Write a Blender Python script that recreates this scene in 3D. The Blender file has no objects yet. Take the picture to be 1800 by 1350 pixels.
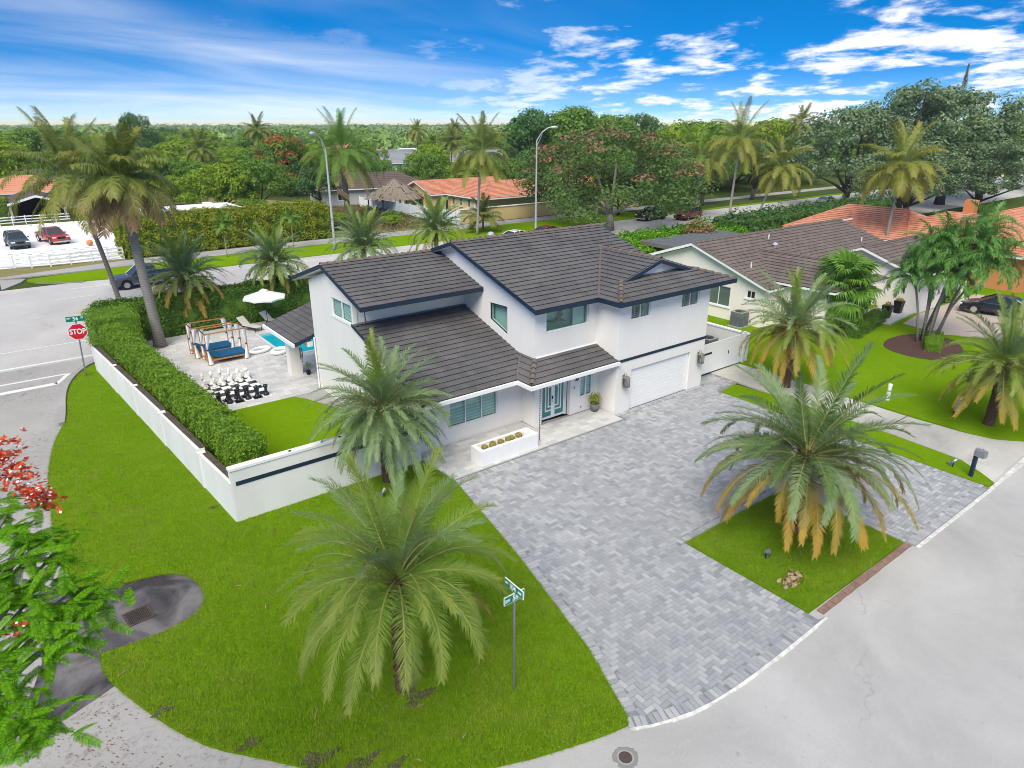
import bpy, bmesh, math, random
from math import sin, cos, pi, radians, sqrt, atan2
from mathutils import Vector, Matrix

# ------------------------------------------------------------------ camera, sky, sun, exposure
sc = bpy.context.scene
COL = sc.collection
cam_d = bpy.data.cameras.new('camera')
cam = bpy.data.objects.new('camera', cam_d)
COL.objects.link(cam)
cam_d.sensor_width = 36.0
cam_d.lens = 36.0 * 1180 / 1800
cam_d.clip_end = 6000
cam_d.clip_start = 0.2
cam.location = (0, 0, 13.8)
PITCH = math.atan(460 / 1180)
cam.rotation_euler = (pi / 2 - PITCH, 0, radians(52.5 - 90))
sc.camera = cam

SUN_EL, SUN_AZ = 48.0, 217.0            # elevation; direction the light comes from, degrees counter-clockwise from +X
world = bpy.data.worlds.new('World')
sc.world = world
world.use_nodes = True
wn, wl = world.node_tree.nodes, world.node_tree.links
wn.clear()
def W(t, **k):
    n = wn.new(t)
    for a, b in k.items(): setattr(n, a, b)
    return n
def wmath(op, a, b=None, clamp=False):
    n = W('ShaderNodeMath', operation=op, use_clamp=clamp)
    for i, v in enumerate((a, b)):
        if v is None: continue
        if isinstance(v, (int, float)): n.inputs[i].default_value = v
        else: wl.new(v, n.inputs[i])
    return n.outputs[0]
tc = W('ShaderNodeTexCoord')
sep = W('ShaderNodeSeparateXYZ'); wl.new(tc.outputs['Generated'], sep.inputs[0])
zc = wmath('MAXIMUM', sep.outputs[2], 0.0)
zr = wmath('POWER', zc, 0.5)
comb = W('ShaderNodeCombineXYZ')
wl.new(sep.outputs[0], comb.inputs[0]); wl.new(sep.outputs[1], comb.inputs[1]); wl.new(zr, comb.inputs[2])
nrm = W('ShaderNodeVectorMath', operation='NORMALIZE'); wl.new(comb.outputs[0], nrm.inputs[0])
sky = W('ShaderNodeTexSky', sky_type='NISHITA')
sky.sun_disc = False
sky.sun_elevation = radians(SUN_EL)
sky.sun_rotation = radians(90 - SUN_AZ)
sky.altitude = 0; sky.air_density = 1.0; sky.dust_density = 0.35; sky.ozone_density = 2.2
wl.new(nrm.outputs[0], sky.inputs[0])
hs = W('ShaderNodeHueSaturation'); hs.inputs['Saturation'].default_value = 2.0; hs.inputs['Value'].default_value = 1.1
hs.inputs['Hue'].default_value = 0.506
wl.new(sky.outputs[0], hs.inputs['Color'])
# clouds: a sheet of noise at a fixed height, seen in perspective
den = wmath('ADD', zc, 0.16)
px_ = wmath('DIVIDE', sep.outputs[0], den); py_ = wmath('DIVIDE', sep.outputs[1], den)
cp = W('ShaderNodeCombineXYZ'); wl.new(px_, cp.inputs[0]); wl.new(py_, cp.inputs[1])
mp = W('ShaderNodeMapping'); mp.inputs['Rotation'].default_value = (0, 0, radians(-35)); mp.inputs['Scale'].default_value = (0.9, 0.8, 1); mp.inputs['Location'].default_value = (3.1, 1.7, 0)
wl.new(cp.outputs[0], mp.inputs[0])
def wnoise(scale, detail, rough, dist=0.0, src=None):
    n = W('ShaderNodeTexNoise'); n.inputs['Scale'].default_value = scale; n.inputs['Detail'].default_value = detail
    n.inputs['Roughness'].default_value = rough; n.inputs['Distortion'].default_value = dist
    wl.new(src or mp.outputs[0], n.inputs['Vector']); return n.outputs[0]
big = wnoise(0.8, 2, 0.5)
fine = wnoise(3.4, 9, 0.6, 0.2)
wisp_m = W('ShaderNodeMapping'); wisp_m.inputs['Rotation'].default_value = (0, 0, radians(62)); wisp_m.inputs['Scale'].default_value = (0.4, 1.3, 1)
wl.new(cp.outputs[0], wisp_m.inputs[0])
wisp = wnoise(1.1, 6, 0.5, 0.6, wisp_m.outputs[0])
def wramp(v, a, b):
    n = W('ShaderNodeMapRange'); n.interpolation_type = 'SMOOTHSTEP'
    n.inputs[1].default_value = a; n.inputs[2].default_value = b
    wl.new(v, n.inputs[0]); return n.outputs[0]
over = wmath('MULTIPLY', wmath('MAXIMUM', wmath('SUBTRACT', zc, 0.25), 0.0), 0.45)      # the cover closes towards the zenith: soft, nearly shadowless light
thin = wmath('SUBTRACT', wmath('MULTIPLY', wmath('MINIMUM', zc, 0.2), 0.5), over)
puff = wramp(wmath('SUBTRACT', wmath('ADD', wmath('MULTIPLY', fine, 0.75), wmath('MULTIPLY', big, 0.6)), thin), 0.63, 0.78)
wisp_f = wmath('MULTIPLY', wramp(wmath('SUBTRACT', wisp, wmath('MULTIPLY', wmath('MINIMUM', zc, 0.2), 1.3)), 0.18, 0.95), 0.72)
low = wmath('MULTIPLY', wramp(zc, 0.08, 0.0), 0.3)
rgt = wmath('ADD', wmath('MULTIPLY', sep.outputs[0], 0.7934), wmath('MULTIPLY', sep.outputs[1], -0.6088))     # cloud field: puffs to the south-east, veil to the north-west
puff = wmath('MULTIPLY', puff, wmath('ADD', 0.12, wmath('MULTIPLY', wramp(rgt, -0.25, 0.35), 0.88)))
wisp_f = wmath('MULTIPLY', wisp_f, wramp(rgt, 0.25, -0.35))
cl = wmath('MAXIMUM', puff, wisp_f)
cl = wmath('ADD', cl, wmath('MULTIPLY', low, wmath('ADD', 0.35, fine)), clamp=True)
cl = wmath('MULTIPLY', cl, 0.94)
mixc = W('ShaderNodeMix', data_type='RGBA')
wl.new(cl, mixc.inputs[0]); wl.new(hs.outputs[0], mixc.inputs[6])
mixc.inputs[7].default_value = (8.6, 8.6, 8.6, 1)
bg = W('ShaderNodeBackground'); bg.inputs['Strength'].default_value = 0.1
wl.new(mixc.outputs[2], bg.inputs['Color'])
wo = W('ShaderNodeOutputWorld'); wl.new(bg.outputs[0], wo.inputs['Surface'])

sun_d = bpy.data.lights.new('sun', 'SUN'); sun_d.energy = 3.0; sun_d.angle = radians(36); sun_d.color = (1.0, 0.935, 0.78)
sun = bpy.data.objects.new('sun', sun_d); COL.objects.link(sun)
_e, _a = radians(SUN_EL), radians(SUN_AZ)
sun.rotation_euler = Vector((cos(_e) * cos(_a), cos(_e) * sin(_a), sin(_e))).to_track_quat('Z', 'Y').to_euler()
sun.location = (-20, -30, 60)

vs = sc.view_settings
vs.view_transform = 'Standard'; vs.look = 'None'; vs.exposure = 0.54; vs.gamma = 1.0; vs.use_curve_mapping = False
cy = sc.cycles
cy.max_bounces = 6; cy.diffuse_bounces = 3; cy.glossy_bounces = 3; cy.transmission_bounces = 4; cy.transparent_max_bounces = 8
cy.caustics_reflective = False; cy.caustics_refractive = False; cy.use_denoising = True; cy.denoising_prefilter = 'ACCURATE'; cy.pixel_filter_type = 'BLACKMAN_HARRIS'; cy.filter_width = 0.95; cy.sample_clamp_indirect = 6

# ------------------------------------------------------------------ materials
def S(r, g, b):
    f = lambda c: (c / 255 / 12.92) if c <= 10 else ((c / 255 + 0.055) / 1.055) ** 2.4
    return (f(r), f(g), f(b))
MATS = {}
class NT:
    def __init__(s, name):
        s.m = bpy.data.materials.new(name); s.m.use_nodes = True
        s.t = s.m.node_tree; s.n = s.t.nodes; s.l = s.t.links
        s.p = s.n['Principled BSDF']
        s.p.inputs['Specular IOR Level'].default_value = 0.3
        s.co = None
    def new(s, t, **k):
        n = s.n.new(t)
        for a, b in k.items(): setattr(n, a, b)
        return n
    def coord(s, kind='Object'):
        if kind == 'World': return s.new('ShaderNodeNewGeometry').outputs['Position']
        return s.new('ShaderNodeTexCoord').outputs[kind]
    def noise(s, scale, detail=4, rough=0.55, src=None, dist=0.0, stretch=None):
        n = s.new('ShaderNodeTexNoise'); n.inputs['Scale'].default_value = scale; n.inputs['Detail'].default_value = detail
        n.inputs['Roughness'].default_value = rough; n.inputs['Distortion'].default_value = dist
        v = src if src is not None else s.coord('World')
        if stretch:
            mpn = s.new('ShaderNodeMapping'); mpn.inputs['Scale'].default_value = stretch; s.l.new(v, mpn.inputs[0]); v = mpn.outputs[0]
        s.l.new(v, n.inputs['Vector']); return n.outputs[0]
    def ramp(s, v, a, b):
        n = s.new('ShaderNodeMapRange'); n.inputs[1].default_value = a; n.inputs[2].default_value = b; s.l.new(v, n.inputs[0]); return n.outputs[0]
    def mix(s, f, a, b, mode='MIX'):
        n = s.new('ShaderNodeMix', data_type='RGBA', blend_type=mode)
        for i, v in ((0, f), (6, a), (7, b)):
            if isinstance(v, (int, float)): n.inputs[i].default_value = v
            elif isinstance(v, tuple): n.inputs[i].default_value = (*v[:3], 1)
            else: s.l.new(v, n.inputs[i])
        return n.outputs[2]
    def math(s, op, a, b=None, clamp=False):
        n = s.new('ShaderNodeMath', operation=op, use_clamp=clamp)
        for i, v in enumerate((a, b)):
            if v is None: continue
            if isinstance(v, (int, float)): n.inputs[i].default_value = v
            else: s.l.new(v, n.inputs[i])
        return n.outputs[0]
    def rnd(s):
        a = s.new('ShaderNodeNewGeometry').outputs['Random Per Island']; b = s.new('ShaderNodeObjectInfo').outputs['Random']
        return s.math('FRACT', s.math('ADD', a, s.math('MULTIPLY', b, 7.31)))
    def color(s, c):
        if isinstance(c, tuple): s.p.inputs['Base Color'].default_value = (*c[:3], 1)
        else: s.l.new(c, s.p.inputs['Base Color'])
    def bump(s, h, strength=0.3, dist=0.02):
        b = s.new('ShaderNodeBump'); b.inputs['Strength'].default_value = strength; b.inputs['Distance'].default_value = dist
        s.l.new(h, b.inputs['Height']); s.l.new(b.outputs[0], s.p.inputs['Normal'])
    def rough(s, r): s.p.inputs['Roughness'].default_value = r
def done(name, t): MATS[name] = t.m; return t.m
def M(n): return MATS[n]

def plain(name, col, rough=0.6, var=0.12, scale=3.0, bump=0.0, bscale=40, metal=0.0, spec=0.3):
    t = NT(name); t.rough(rough); t.p.inputs['Metallic'].default_value = metal; t.p.inputs['Specular IOR Level'].default_value = spec
    if var:
        n = t.ramp(t.noise(scale, 5, 0.6), 0.3, 0.7)
        t.color(t.mix(n, tuple(c * (1 - var) for c in col), tuple(min(1, c * (1 + var)) for c in col)))
    else: t.color(col)
    if bump: t.bump(t.noise(bscale, 4, 0.6), bump, 0.01)
    return done(name, t)

def leafy(name, c1, c2, c3=None, trans=0.35, rough=0.55, uvmix=None, patch=0.0):
    """Leaf material: colour by random island/object, diffuse plus translucent. uvmix=(colour, from, to): turns to that colour along the leaf (UV x)."""
    t = NT(name)
    r = t.rnd()
    col = t.mix(r, c1, c2)
    if c3:
        oi = t.new('ShaderNodeObjectInfo').outputs['Random']
        col = t.mix(t.math('MULTIPLY', oi, 0.8), col, c3)
    if patch:
        col = t.mix(t.ramp(t.noise(patch, 3, 0.5), 0.35, 0.65), col, t.mix(0.5, col, c2))
    if uvmix:
        uv = t.new('ShaderNodeUVMap').outputs[0]; sp = t.new('ShaderNodeSeparateXYZ'); t.l.new(uv, sp.inputs[0])
        nz = t.noise(2.5, 2)
        f = t.ramp(t.math('ADD', sp.outputs[0], t.math('MULTIPLY', t.math('SUBTRACT', nz, 0.5), 0.5)), uvmix[1], uvmix[2])
        col = t.mix(f, col, uvmix[0])
    t.color(col); t.rough(rough); t.p.inputs['Specular IOR Level'].default_value = 0.25
    tr = t.new('ShaderNodeBsdfTranslucent'); t.l.new(col, tr.inputs[0])
    ms = t.new('ShaderNodeMixShader'); ms.inputs[0].default_value = trans
    out = t.n['Material Output']; t.l.new(t.p.outputs[0], ms.inputs[1]); t.l.new(tr.outputs[0], ms.inputs[2]); t.l.new(ms.outputs[0], out.inputs['Surface'])
    return done(name, t)

def glass(name, tint, f0=0.12, opac=0.0):
    t = NT(name); t.n.remove(t.p)
    tr = t.new('ShaderNodeBsdfTransparent'); tr.inputs[0].default_value = (*tint, 1)
    gl = t.new('ShaderNodeBsdfGlossy'); gl.inputs['Roughness'].default_value = 0.02
    lw_ = t.new('ShaderNodeLayerWeight'); lw_.inputs[0].default_value = 0.5; fr = t.math('ADD', t.math('MULTIPLY', t.math('POWER', lw_.outputs['Facing'], 4.0), 0.6), 0.05)
    ms = t.new('ShaderNodeMixShader'); t.l.new(fr, ms.inputs[0]); t.l.new(tr.outputs[0], ms.inputs[1]); t.l.new(gl.outputs[0], ms.inputs[2])
    t.l.new(ms.outputs[0], t.n['Material Output'].inputs['Surface'])
    return done(name, t)

# stucco and paint
def stucco(name, col, stain=0.06):
    t = NT(name); t.rough(0.85)
    n = t.ramp(t.noise(0.7, 5, 0.6, stretch=(1, 1, 0.35)), 0.3, 0.75)
    st = t.ramp(t.noise(1.6, 6, 0.7, stretch=(1.6, 1.6, 0.16)), 0.52, 0.85)
    c = t.mix(n, tuple(x * (1 - stain) for x in col), col)
    c = t.mix(t.math('MULTIPLY', st, 0.18), c, tuple(x * y for x, y in zip(col, (0.72, 0.70, 0.64))))
    t.color(c); t.bump(t.noise(90, 4, 0.7), 0.35, 0.012); return done(name, t)
stucco('stucco_white', (0.82, 0.79, 0.74), 0.07)
stucco('wall_paint_weathered', (0.82, 0.80, 0.755), 0.14)
stucco('stucco_cream', (0.87, 0.80, 0.72), 0.08)
stucco('stucco_yellow', (0.72, 0.56, 0.26)); stucco('stucco_orange', (0.62, 0.24, 0.09)); stucco('stucco_grey', (0.45, 0.45, 0.44)); stucco('stucco_tan', (0.6, 0.45, 0.3))
stucco('stucco_palegreen', (0.6, 0.68, 0.66))
plain('paint_white', (0.83, 0.82, 0.80), 0.5, 0.03)
plain('paint_navy', (0.016, 0.030, 0.055), 0.45, 0.15)
plain('metal_grey', (0.33, 0.34, 0.35), 0.4, 0.1, metal=0.6)
plain('galvanised', (0.23, 0.24, 0.25), 0.45, 0.15, metal=0.5)
plain('lamp_aluminium', (0.5, 0.52, 0.54), 0.4, 0.08, metal=0.3)
plain('black_plastic', (0.012, 0.012, 0.013), 0.35, 0.1)
plain('white_plastic', (0.78, 0.78, 0.76), 0.4, 0.03)
plain('dark_iron', (0.03, 0.028, 0.026), 0.6, 0.3, 12)
plain('rusty_iron', (0.075, 0.055, 0.045), 0.8, 0.4, 14, 0.4)
plain('ac_grey', (0.13, 0.145, 0.16), 0.5, 0.1); plain('ac_top', (0.3, 0.32, 0.33), 0.5, 0.1)
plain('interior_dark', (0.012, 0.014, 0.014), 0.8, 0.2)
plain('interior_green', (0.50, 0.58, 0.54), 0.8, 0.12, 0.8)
plain('blind_white', (0.72, 0.76, 0.75), 0.6, 0.04); plain('blind_sheer', (0.52, 0.62, 0.59), 0.7, 0.05)
plain('shutter_white', (0.7, 0.68, 0.63), 0.5, 0.05)
plain('teal_glass_paint', (0.045, 0.235, 0.20), 0.12, 0.12, 2.0, spec=0.5)
plain('soil', (0.085, 0.068, 0.05), 0.95, 0.4, 3, 0.25, 60)
plain('mulch', (0.085, 0.045, 0.035), 0.95, 0.5, 14, 0.9, 25)
plain('bark_dark', (0.06, 0.048, 0.038), 0.9, 0.4, 9, 0.6, 18); plain('bark_grey', (0.2, 0.185, 0.165), 0.9, 0.3, 7, 0.5, 16)
plain('bark_brown', (0.095, 0.055, 0.035), 0.95, 0.45, 14, 0.8, 25)
plain('boot_brown', (0.12, 0.07, 0.042), 0.95, 0.45, 20, 0.6, 40)
plain('teak', (0.42, 0.19, 0.07), 0.6, 0.2, 9); plain('curtain_white', (0.82, 0.82, 0.82), 0.8, 0.03); plain('cushion_blue', (0.005, 0.085, 0.19), 0.75, 0.15)
plain('sling_beige', (0.62, 0.59, 0.53), 0.7, 0.05); plain('canvas_white', (0.76, 0.75, 0.73), 0.8, 0.04)
plain('inflatable', (0.8, 0.8, 0.79), 0.3, 0.03, spec=0.5)
plain('chess_black', (0.012, 0.013, 0.016), 0.3, 0.1, spec=0.5); plain('chess_white', (0.78, 0.76, 0.72), 0.5, 0.05)
plain('sign_green', (0.0, 0.20, 0.12), 0.4, 0.06); plain('sign_red', (0.62, 0.012, 0.03), 0.4, 0.06); plain('sign_white', (0.8, 0.8, 0.8), 0.4, 0.03)
plain('pot_grey', (0.16, 0.16, 0.155), 0.8, 0.2, 9); plain('gravel_white', (0.6, 0.56, 0.53), 0.9, 0.35, 40, 0.8, 60)
plain('cactus', (0.22, 0.19, 0.04), 0.7, 0.3, 8)
plain('rubber', (0.015, 0.015, 0.016), 0.8, 0.2); plain('chrome', (0.6, 0.6, 0.6), 0.2, 0.03, metal=0.9)
plain('lantern_metal', (0.32, 0.30, 0.27), 0.4, 0.15, metal=0.7)
plain('headlight', (0.75, 0.76, 0.77), 0.15, 0.02, spec=0.6); plain('taillight', (0.35, 0.01, 0.01), 0.25, 0.05); plain('car_glass', (0.02, 0.03, 0.035), 0.05, 0.1, spec=0.8)
for nm, c in (('paint_black', (0.008, 0.009, 0.013)), ('paint_slate', (0.06, 0.075, 0.085)), ('paint_red', (0.38, 0.03, 0.02)), ('paint_darkred', (0.22, 0.012, 0.015)), ('paint_carwhite', (0.75, 0.75, 0.75)), ('paint_charcoal', (0.07, 0.075, 0.085)), ('paint_silver', (0.5, 0.5, 0.5))):
    m_ = plain(nm, c, 0.25, 0.04, spec=0.6); m_.node_tree.nodes['Principled BSDF'].inputs['Coat Weight'].default_value = 0.6
glass('glass_teal', (0.85, 0.96, 0.935)); glass('glass_dark', (0.72, 0.78, 0.77)); glass('glass_clear', (0.85, 0.88, 0.87))
plain('thatch', (0.26, 0.21, 0.16), 0.95, 0.35, 6, 0.8, 30); plain('roof_membrane_white', (0.75, 0.75, 0.74), 0.7, 0.05)
plain('roof_felt', (0.012, 0.012, 0.013), 0.9, 0.2); plain('roof_grey_flat', (0.11, 0.12, 0.13), 0.9, 0.15, 2)
plain('flashing', (0.14, 0.14, 0.145), 0.6, 0.2, 3)
plain('brick_edge', (0.24, 0.15, 0.12), 0.9, 0.3, 8, 0.5)
plain('litter_brown', (0.16, 0.085, 0.04), 0.9, 0.4, 20); plain('litter_tan', (0.36, 0.26, 0.15), 0.9, 0.3, 20)
plain('flower_red', (0.62, 0.035, 0.012), 0.6, 0.3, 30); plain('flower_pink', (0.42, 0.10, 0.075), 0.7, 0.3, 10)
plain('date_fruit', (0.62, 0.16, 0.015), 0.5, 0.3, 30); plain('coconut', (0.35, 0.27, 0.05), 0.5, 0.3, 10)
plain('yellow_paint', (0.6, 0.42, 0.1), 0.7, 0.25, 5)

def tile_mat(name, c1, c2, weather, wscale=0.5, streak=(1, 1, 1)):
    t = NT(name); t.rough(0.85)
    c = t.mix(t.rnd(), c1, c2)
    w = t.ramp(t.noise(wscale, 5, 0.6, dist=0.6), 0.42, 0.75)
    c = t.mix(t.math('MULTIPLY', w, 0.6), c, weather)
    c = t.mix(t.math('MULTIPLY', t.ramp(t.noise(25, 4, 0.7), 0.35, 0.7), 0.3), c, tuple(x * 0.62 for x in c1))
    t.color(c); t.bump(t.noise(60, 3, 0.6), 0.3, 0.008); return done(name, t)
tile_mat('tile_brown', (0.092, 0.088, 0.089), (0.118, 0.112, 0.112), (0.19, 0.178, 0.17))
tile_mat('tile_cap', (0.12, 0.098, 0.083), (0.17, 0.135, 0.11), (0.2, 0.17, 0.145))
tile_mat('tile_taupe', (0.125, 0.095, 0.082), (0.18, 0.145, 0.125), (0.2, 0.17, 0.15))
tile_mat('tile_orange', (0.52, 0.18, 0.095), (0.66, 0.28, 0.165), (0.58, 0.34, 0.23))
tile_mat('tile_redbrown', (0.20, 0.075, 0.05), (0.26, 0.11, 0.075), (0.2, 0.12, 0.09))
tile_mat('shingle_grey', (0.2, 0.21, 0.22), (0.27, 0.28, 0.29), (0.3, 0.3, 0.3))
tile_mat('shingle_brown', (0.10, 0.07, 0.058), (0.14, 0.10, 0.085), (0.14, 0.11, 0.095))

def paver_mat(name, cs, big, bigcol, speck=0.25, rough=0.8):
    t = NT(name); t.rough(rough)
    r = t.rnd()
    rp = t.new('ShaderNodeValToRGB'); t.l.new(r, rp.inputs[0]); e = rp.color_ramp.elements
    while len(e) < len(cs): e.new(0.5)
    for i, c in enumerate(cs): e[i].position = i / (len(cs) - 1); e[i].color = (*c, 1)
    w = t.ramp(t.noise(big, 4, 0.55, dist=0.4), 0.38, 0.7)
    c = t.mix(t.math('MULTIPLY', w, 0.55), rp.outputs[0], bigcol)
    c = t.mix(t.math('MULTIPLY', t.ramp(t.noise(18, 5, 0.7), 0.3, 0.75), speck), c, tuple(x * 0.55 for x in bigcol))
    t.color(c); t.bump(t.noise(70, 3, 0.6), 0.25, 0.006); return done(name, t)
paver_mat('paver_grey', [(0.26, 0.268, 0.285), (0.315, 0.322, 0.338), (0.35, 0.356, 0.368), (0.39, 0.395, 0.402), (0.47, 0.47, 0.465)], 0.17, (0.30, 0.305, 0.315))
paver_mat('paver_white', [(0.48, 0.475, 0.46), (0.56, 0.55, 0.535), (0.63, 0.62, 0.60), (0.70, 0.685, 0.655)], 0.5, (0.52, 0.51, 0.495), 0.3)
paver_mat('paver_brick', [(0.42, 0.33, 0.27), (0.48, 0.39, 0.33), (0.54, 0.45, 0.39)], 0.4, (0.46, 0.38, 0.32), 0.2)
plain('paver_joint', (0.21, 0.215, 0.22), 0.95, 0.2, 10); plain('paver_joint_white', (0.33, 0.325, 0.31), 0.95, 0.2, 10)

def road_mat(name, base, dark, blotch=0.35, crack=0.5, leaves=0.0):
    t = NT(name); t.rough(0.9)
    n = t.ramp(t.noise(0.22, 5, 0.6, dist=0.5), 0.35, 0.7)
    c = t.mix(n, base, tuple(x * (1 - blotch * 0.5) for x in base))
    st = t.ramp(t.noise(0.6, 6, 0.7, dist=1.0, stretch=(0.5, 1.5, 1)), 0.55, 0.8)
    c = t.mix(t.math('MULTIPLY', st, blotch), c, dark)
    mo = t.ramp(t.noise(2.2, 7, 0.75, dist=0.5), 0.35, 0.75); c = t.mix(t.math('MULTIPLY', mo, 0.16), c, tuple(x * 0.6 for x in base)); sk = t.ramp(t.noise(0.9, 5, 0.7, stretch=(0.12, 2.2, 1)), 0.5, 0.8); c = t.mix(t.math('MULTIPLY', sk, 0.14), c, tuple(x * 0.65 for x in base))
    ag = t.ramp(t.noise(13, 3, 0.6), 0.55, 0.72); c = t.mix(t.math('MULTIPLY', ag, 0.22), c, tuple(x * 0.55 for x in base)); sp_ = t.ramp(t.noise(4.5, 2, 0.5), 0.70, 0.76); c = t.mix(t.math('MULTIPLY', sp_, 0.35), c, tuple(x * 0.4 for x in base)); lt = t.ramp(t.noise(17, 2, 0.5), 0.6, 0.75); c = t.mix(t.math('MULTIPLY', lt, 0.3), c, tuple(min(1, x * 1.35) for x in base))
    fine = t.noise(55, 3, 0.8)
    c = t.mix(t.math('MULTIPLY', t.ramp(fine, 0.35, 0.75), 0.3), c, tuple(x * 0.5 for x in base))
    vo = t.new('ShaderNodeTexVoronoi', feature='DISTANCE_TO_EDGE'); vo.inputs['Scale'].default_value = 0.12
    nz = t.new('ShaderNodeTexNoise'); nz.inputs['Scale'].default_value = 1.1; nz.inputs['Detail'].default_value = 6
    pos = t.coord('World'); t.l.new(pos, nz.inputs['Vector'])
    va = t.new('ShaderNodeVectorMath', operation='ADD'); sc_ = t.new('ShaderNodeVectorMath', operation='SCALE'); sc_.inputs['Scale'].default_value = 1.6
    t.l.new(nz.outputs['Color'], sc_.inputs[0]); t.l.new(pos, va.inputs[0]); t.l.new(sc_.outputs[0], va.inputs[1]); t.l.new(va.outputs[0], vo.inputs['Vector'])
    cr = t.math('SUBTRACT', 1.0, t.ramp(vo.outputs['Distance'], 0.0008, 0.0035), clamp=True)
    brk = t.ramp(t.noise(0.35, 2), 0.5, 0.62)
    c = t.mix(t.math('MULTIPLY', t.math('MULTIPLY', cr, brk), crack), c, tuple(x * 0.25 for x in base))
    if leaves:
        lf = t.ramp(t.noise(2.6, 7, 0.8, dist=1.8), 0.52, 0.66)
        zone = t.ramp(t.noise(0.22, 3), 0.36, 0.58)
        sp = t.new('ShaderNodeSeparateXYZ'); t.l.new(t.coord('World'), sp.inputs[0])
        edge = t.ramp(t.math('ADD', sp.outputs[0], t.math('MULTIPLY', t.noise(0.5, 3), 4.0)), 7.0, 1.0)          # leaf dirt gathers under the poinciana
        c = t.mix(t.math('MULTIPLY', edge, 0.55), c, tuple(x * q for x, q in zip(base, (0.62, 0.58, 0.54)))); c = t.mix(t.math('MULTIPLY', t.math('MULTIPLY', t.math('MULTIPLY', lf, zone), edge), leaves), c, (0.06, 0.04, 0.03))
    t.color(c); t.bump(fine, 0.25, 0.01); return done(name, t)
road_mat('asphalt_pale', (0.49, 0.478, 0.46), (0.36, 0.345, 0.325), 0.6, 0.3, 0.8)
road_mat('asphalt_side', (0.37, 0.36, 0.35), (0.22, 0.19, 0.17), 0.5, 0.6, 0.75)
road_mat('avenue_concrete', (0.56, 0.535, 0.51), (0.44, 0.40, 0.37), 0.4, 0.35)
road_mat('asphalt_patch', (0.30, 0.29, 0.28), (0.16, 0.14, 0.125), 0.7, 0.5)
t = NT('asphalt_wet'); wn_ = t.ramp(t.noise(0.55, 4, 0.6, dist=0.8), 0.42, 0.62); fn_ = t.noise(30, 5, 0.8)
c = t.mix(wn_, (0.17, 0.16, 0.155), (0.05, 0.042, 0.034)); c = t.mix(t.math('MULTIPLY', t.ramp(t.noise(3.5, 6, 0.8), 0.5, 0.75), 0.7), c, (0.10, 0.07, 0.045)); c = t.mix(t.math('MULTIPLY', t.ramp(fn_, 0.4, 0.7), 0.35), c, (0.03, 0.025, 0.02))
t.color(c); t.l.new(t.math('SUBTRACT', 0.9, t.math('MULTIPLY', wn_, 0.72)), t.p.inputs['Roughness']); t.p.inputs['Specular IOR Level'].default_value = 0.5; t.bump(fn_, 0.3, 0.01); done('asphalt_wet', t)
road_mat('concrete_drive', (0.58, 0.56, 0.51), (0.24, 0.19, 0.13), 0.85, 0.2)
road_mat('kerb_concrete', (0.42, 0.40, 0.38), (0.22, 0.19, 0.17), 0.6, 0.2)
plain('line_white', (0.70, 0.70, 0.68), 0.8, 0.1, 6); plain('line_yellow', (0.62, 0.45, 0.2), 0.8, 0.2, 6); plain('edge_concrete', (0.56, 0.54, 0.50), 0.9, 0.3, 5)

def grass_mat(name, a, b, dry, scale=0.35):
    t = NT(name); t.rough(0.95); t.p.inputs['Specular IOR Level'].default_value = 0.0
    n1 = t.ramp(t.noise(scale, 5, 0.6), 0.3, 0.7); n2 = t.ramp(t.noise(9, 5, 0.7), 0.3, 0.7); n3 = t.ramp(t.noise(45, 4, 0.8), 0.25, 0.75)
    c = t.mix(n1, a, b); c = t.mix(t.math('MULTIPLY', t.ramp(t.noise(2.4, 6, 0.75, dist=0.6), 0.40, 0.68), 0.4), c, tuple(x * 0.6 for x in a)); c = t.mix(t.math('MULTIPLY', n2, 0.45), c, tuple(x * 0.62 for x in a)); c = t.mix(t.math('MULTIPLY', n3, 0.4), c, tuple(min(1, x * 1.5) for x in b))
    dr = t.ramp(t.noise(0.5, 5, 0.7, dist=0.8), 0.60, 0.78)
    c = t.mix(t.math('MULTIPLY', dr, 0.5), c, dry)
    t.color(c); t.bump(t.noise(60, 4, 0.8), 0.8, 0.04); return done(name, t)
grass_mat('lawn', (0.118, 0.232, 0.004), (0.178, 0.30, 0.008), (0.32, 0.29, 0.08))
grass_mat('turf_bright', (0.135, 0.255, 0.004), (0.18, 0.30, 0.006), (0.2, 0.29, 0.01))
grass_mat('meadow', (0.2, 0.19, 0.07), (0.26, 0.23, 0.1), (0.3, 0.23, 0.14))
grass_mat('far_ground', (0.05, 0.085, 0.018), (0.08, 0.11, 0.03), (0.15, 0.14, 0.07), 0.03)
leafy('grass_blade', (0.138, 0.27, 0.005), (0.255, 0.395, 0.014), None, 0.35, 0.7)
_gm = MATS['grass_blade']; _t = NT.__new__(NT); _t.m = _gm; _t.t = _gm.node_tree; _t.n = _t.t.nodes; _t.l = _t.t.links; _t.p = _t.n['Principled BSDF']
_src = _t.p.inputs['Base Color'].links[0].from_socket
_dry = _t.math('MULTIPLY', _t.ramp(_t.noise(0.45, 6, 0.7, dist=1.0), 0.46, 0.72), 0.75); _dk = _t.math('MULTIPLY', _t.ramp(_t.noise(2.4, 6, 0.75, dist=0.6), 0.42, 0.72), 0.5)
_c = _t.mix(_dk, _t.mix(_dry, _src, (0.34, 0.33, 0.07)), (0.085, 0.185, 0.005))
_t.l.new(_c, _t.p.inputs['Base Color']); [ _t.l.new(_c, n.inputs[0]) for n in _t.n if n.type == 'BSDF_TRANSLUCENT']
leafy('leaf_hedge', (0.070, 0.171, 0.011), (0.248, 0.402, 0.024), None, 0.3, 0.42, patch=0.8)
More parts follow.
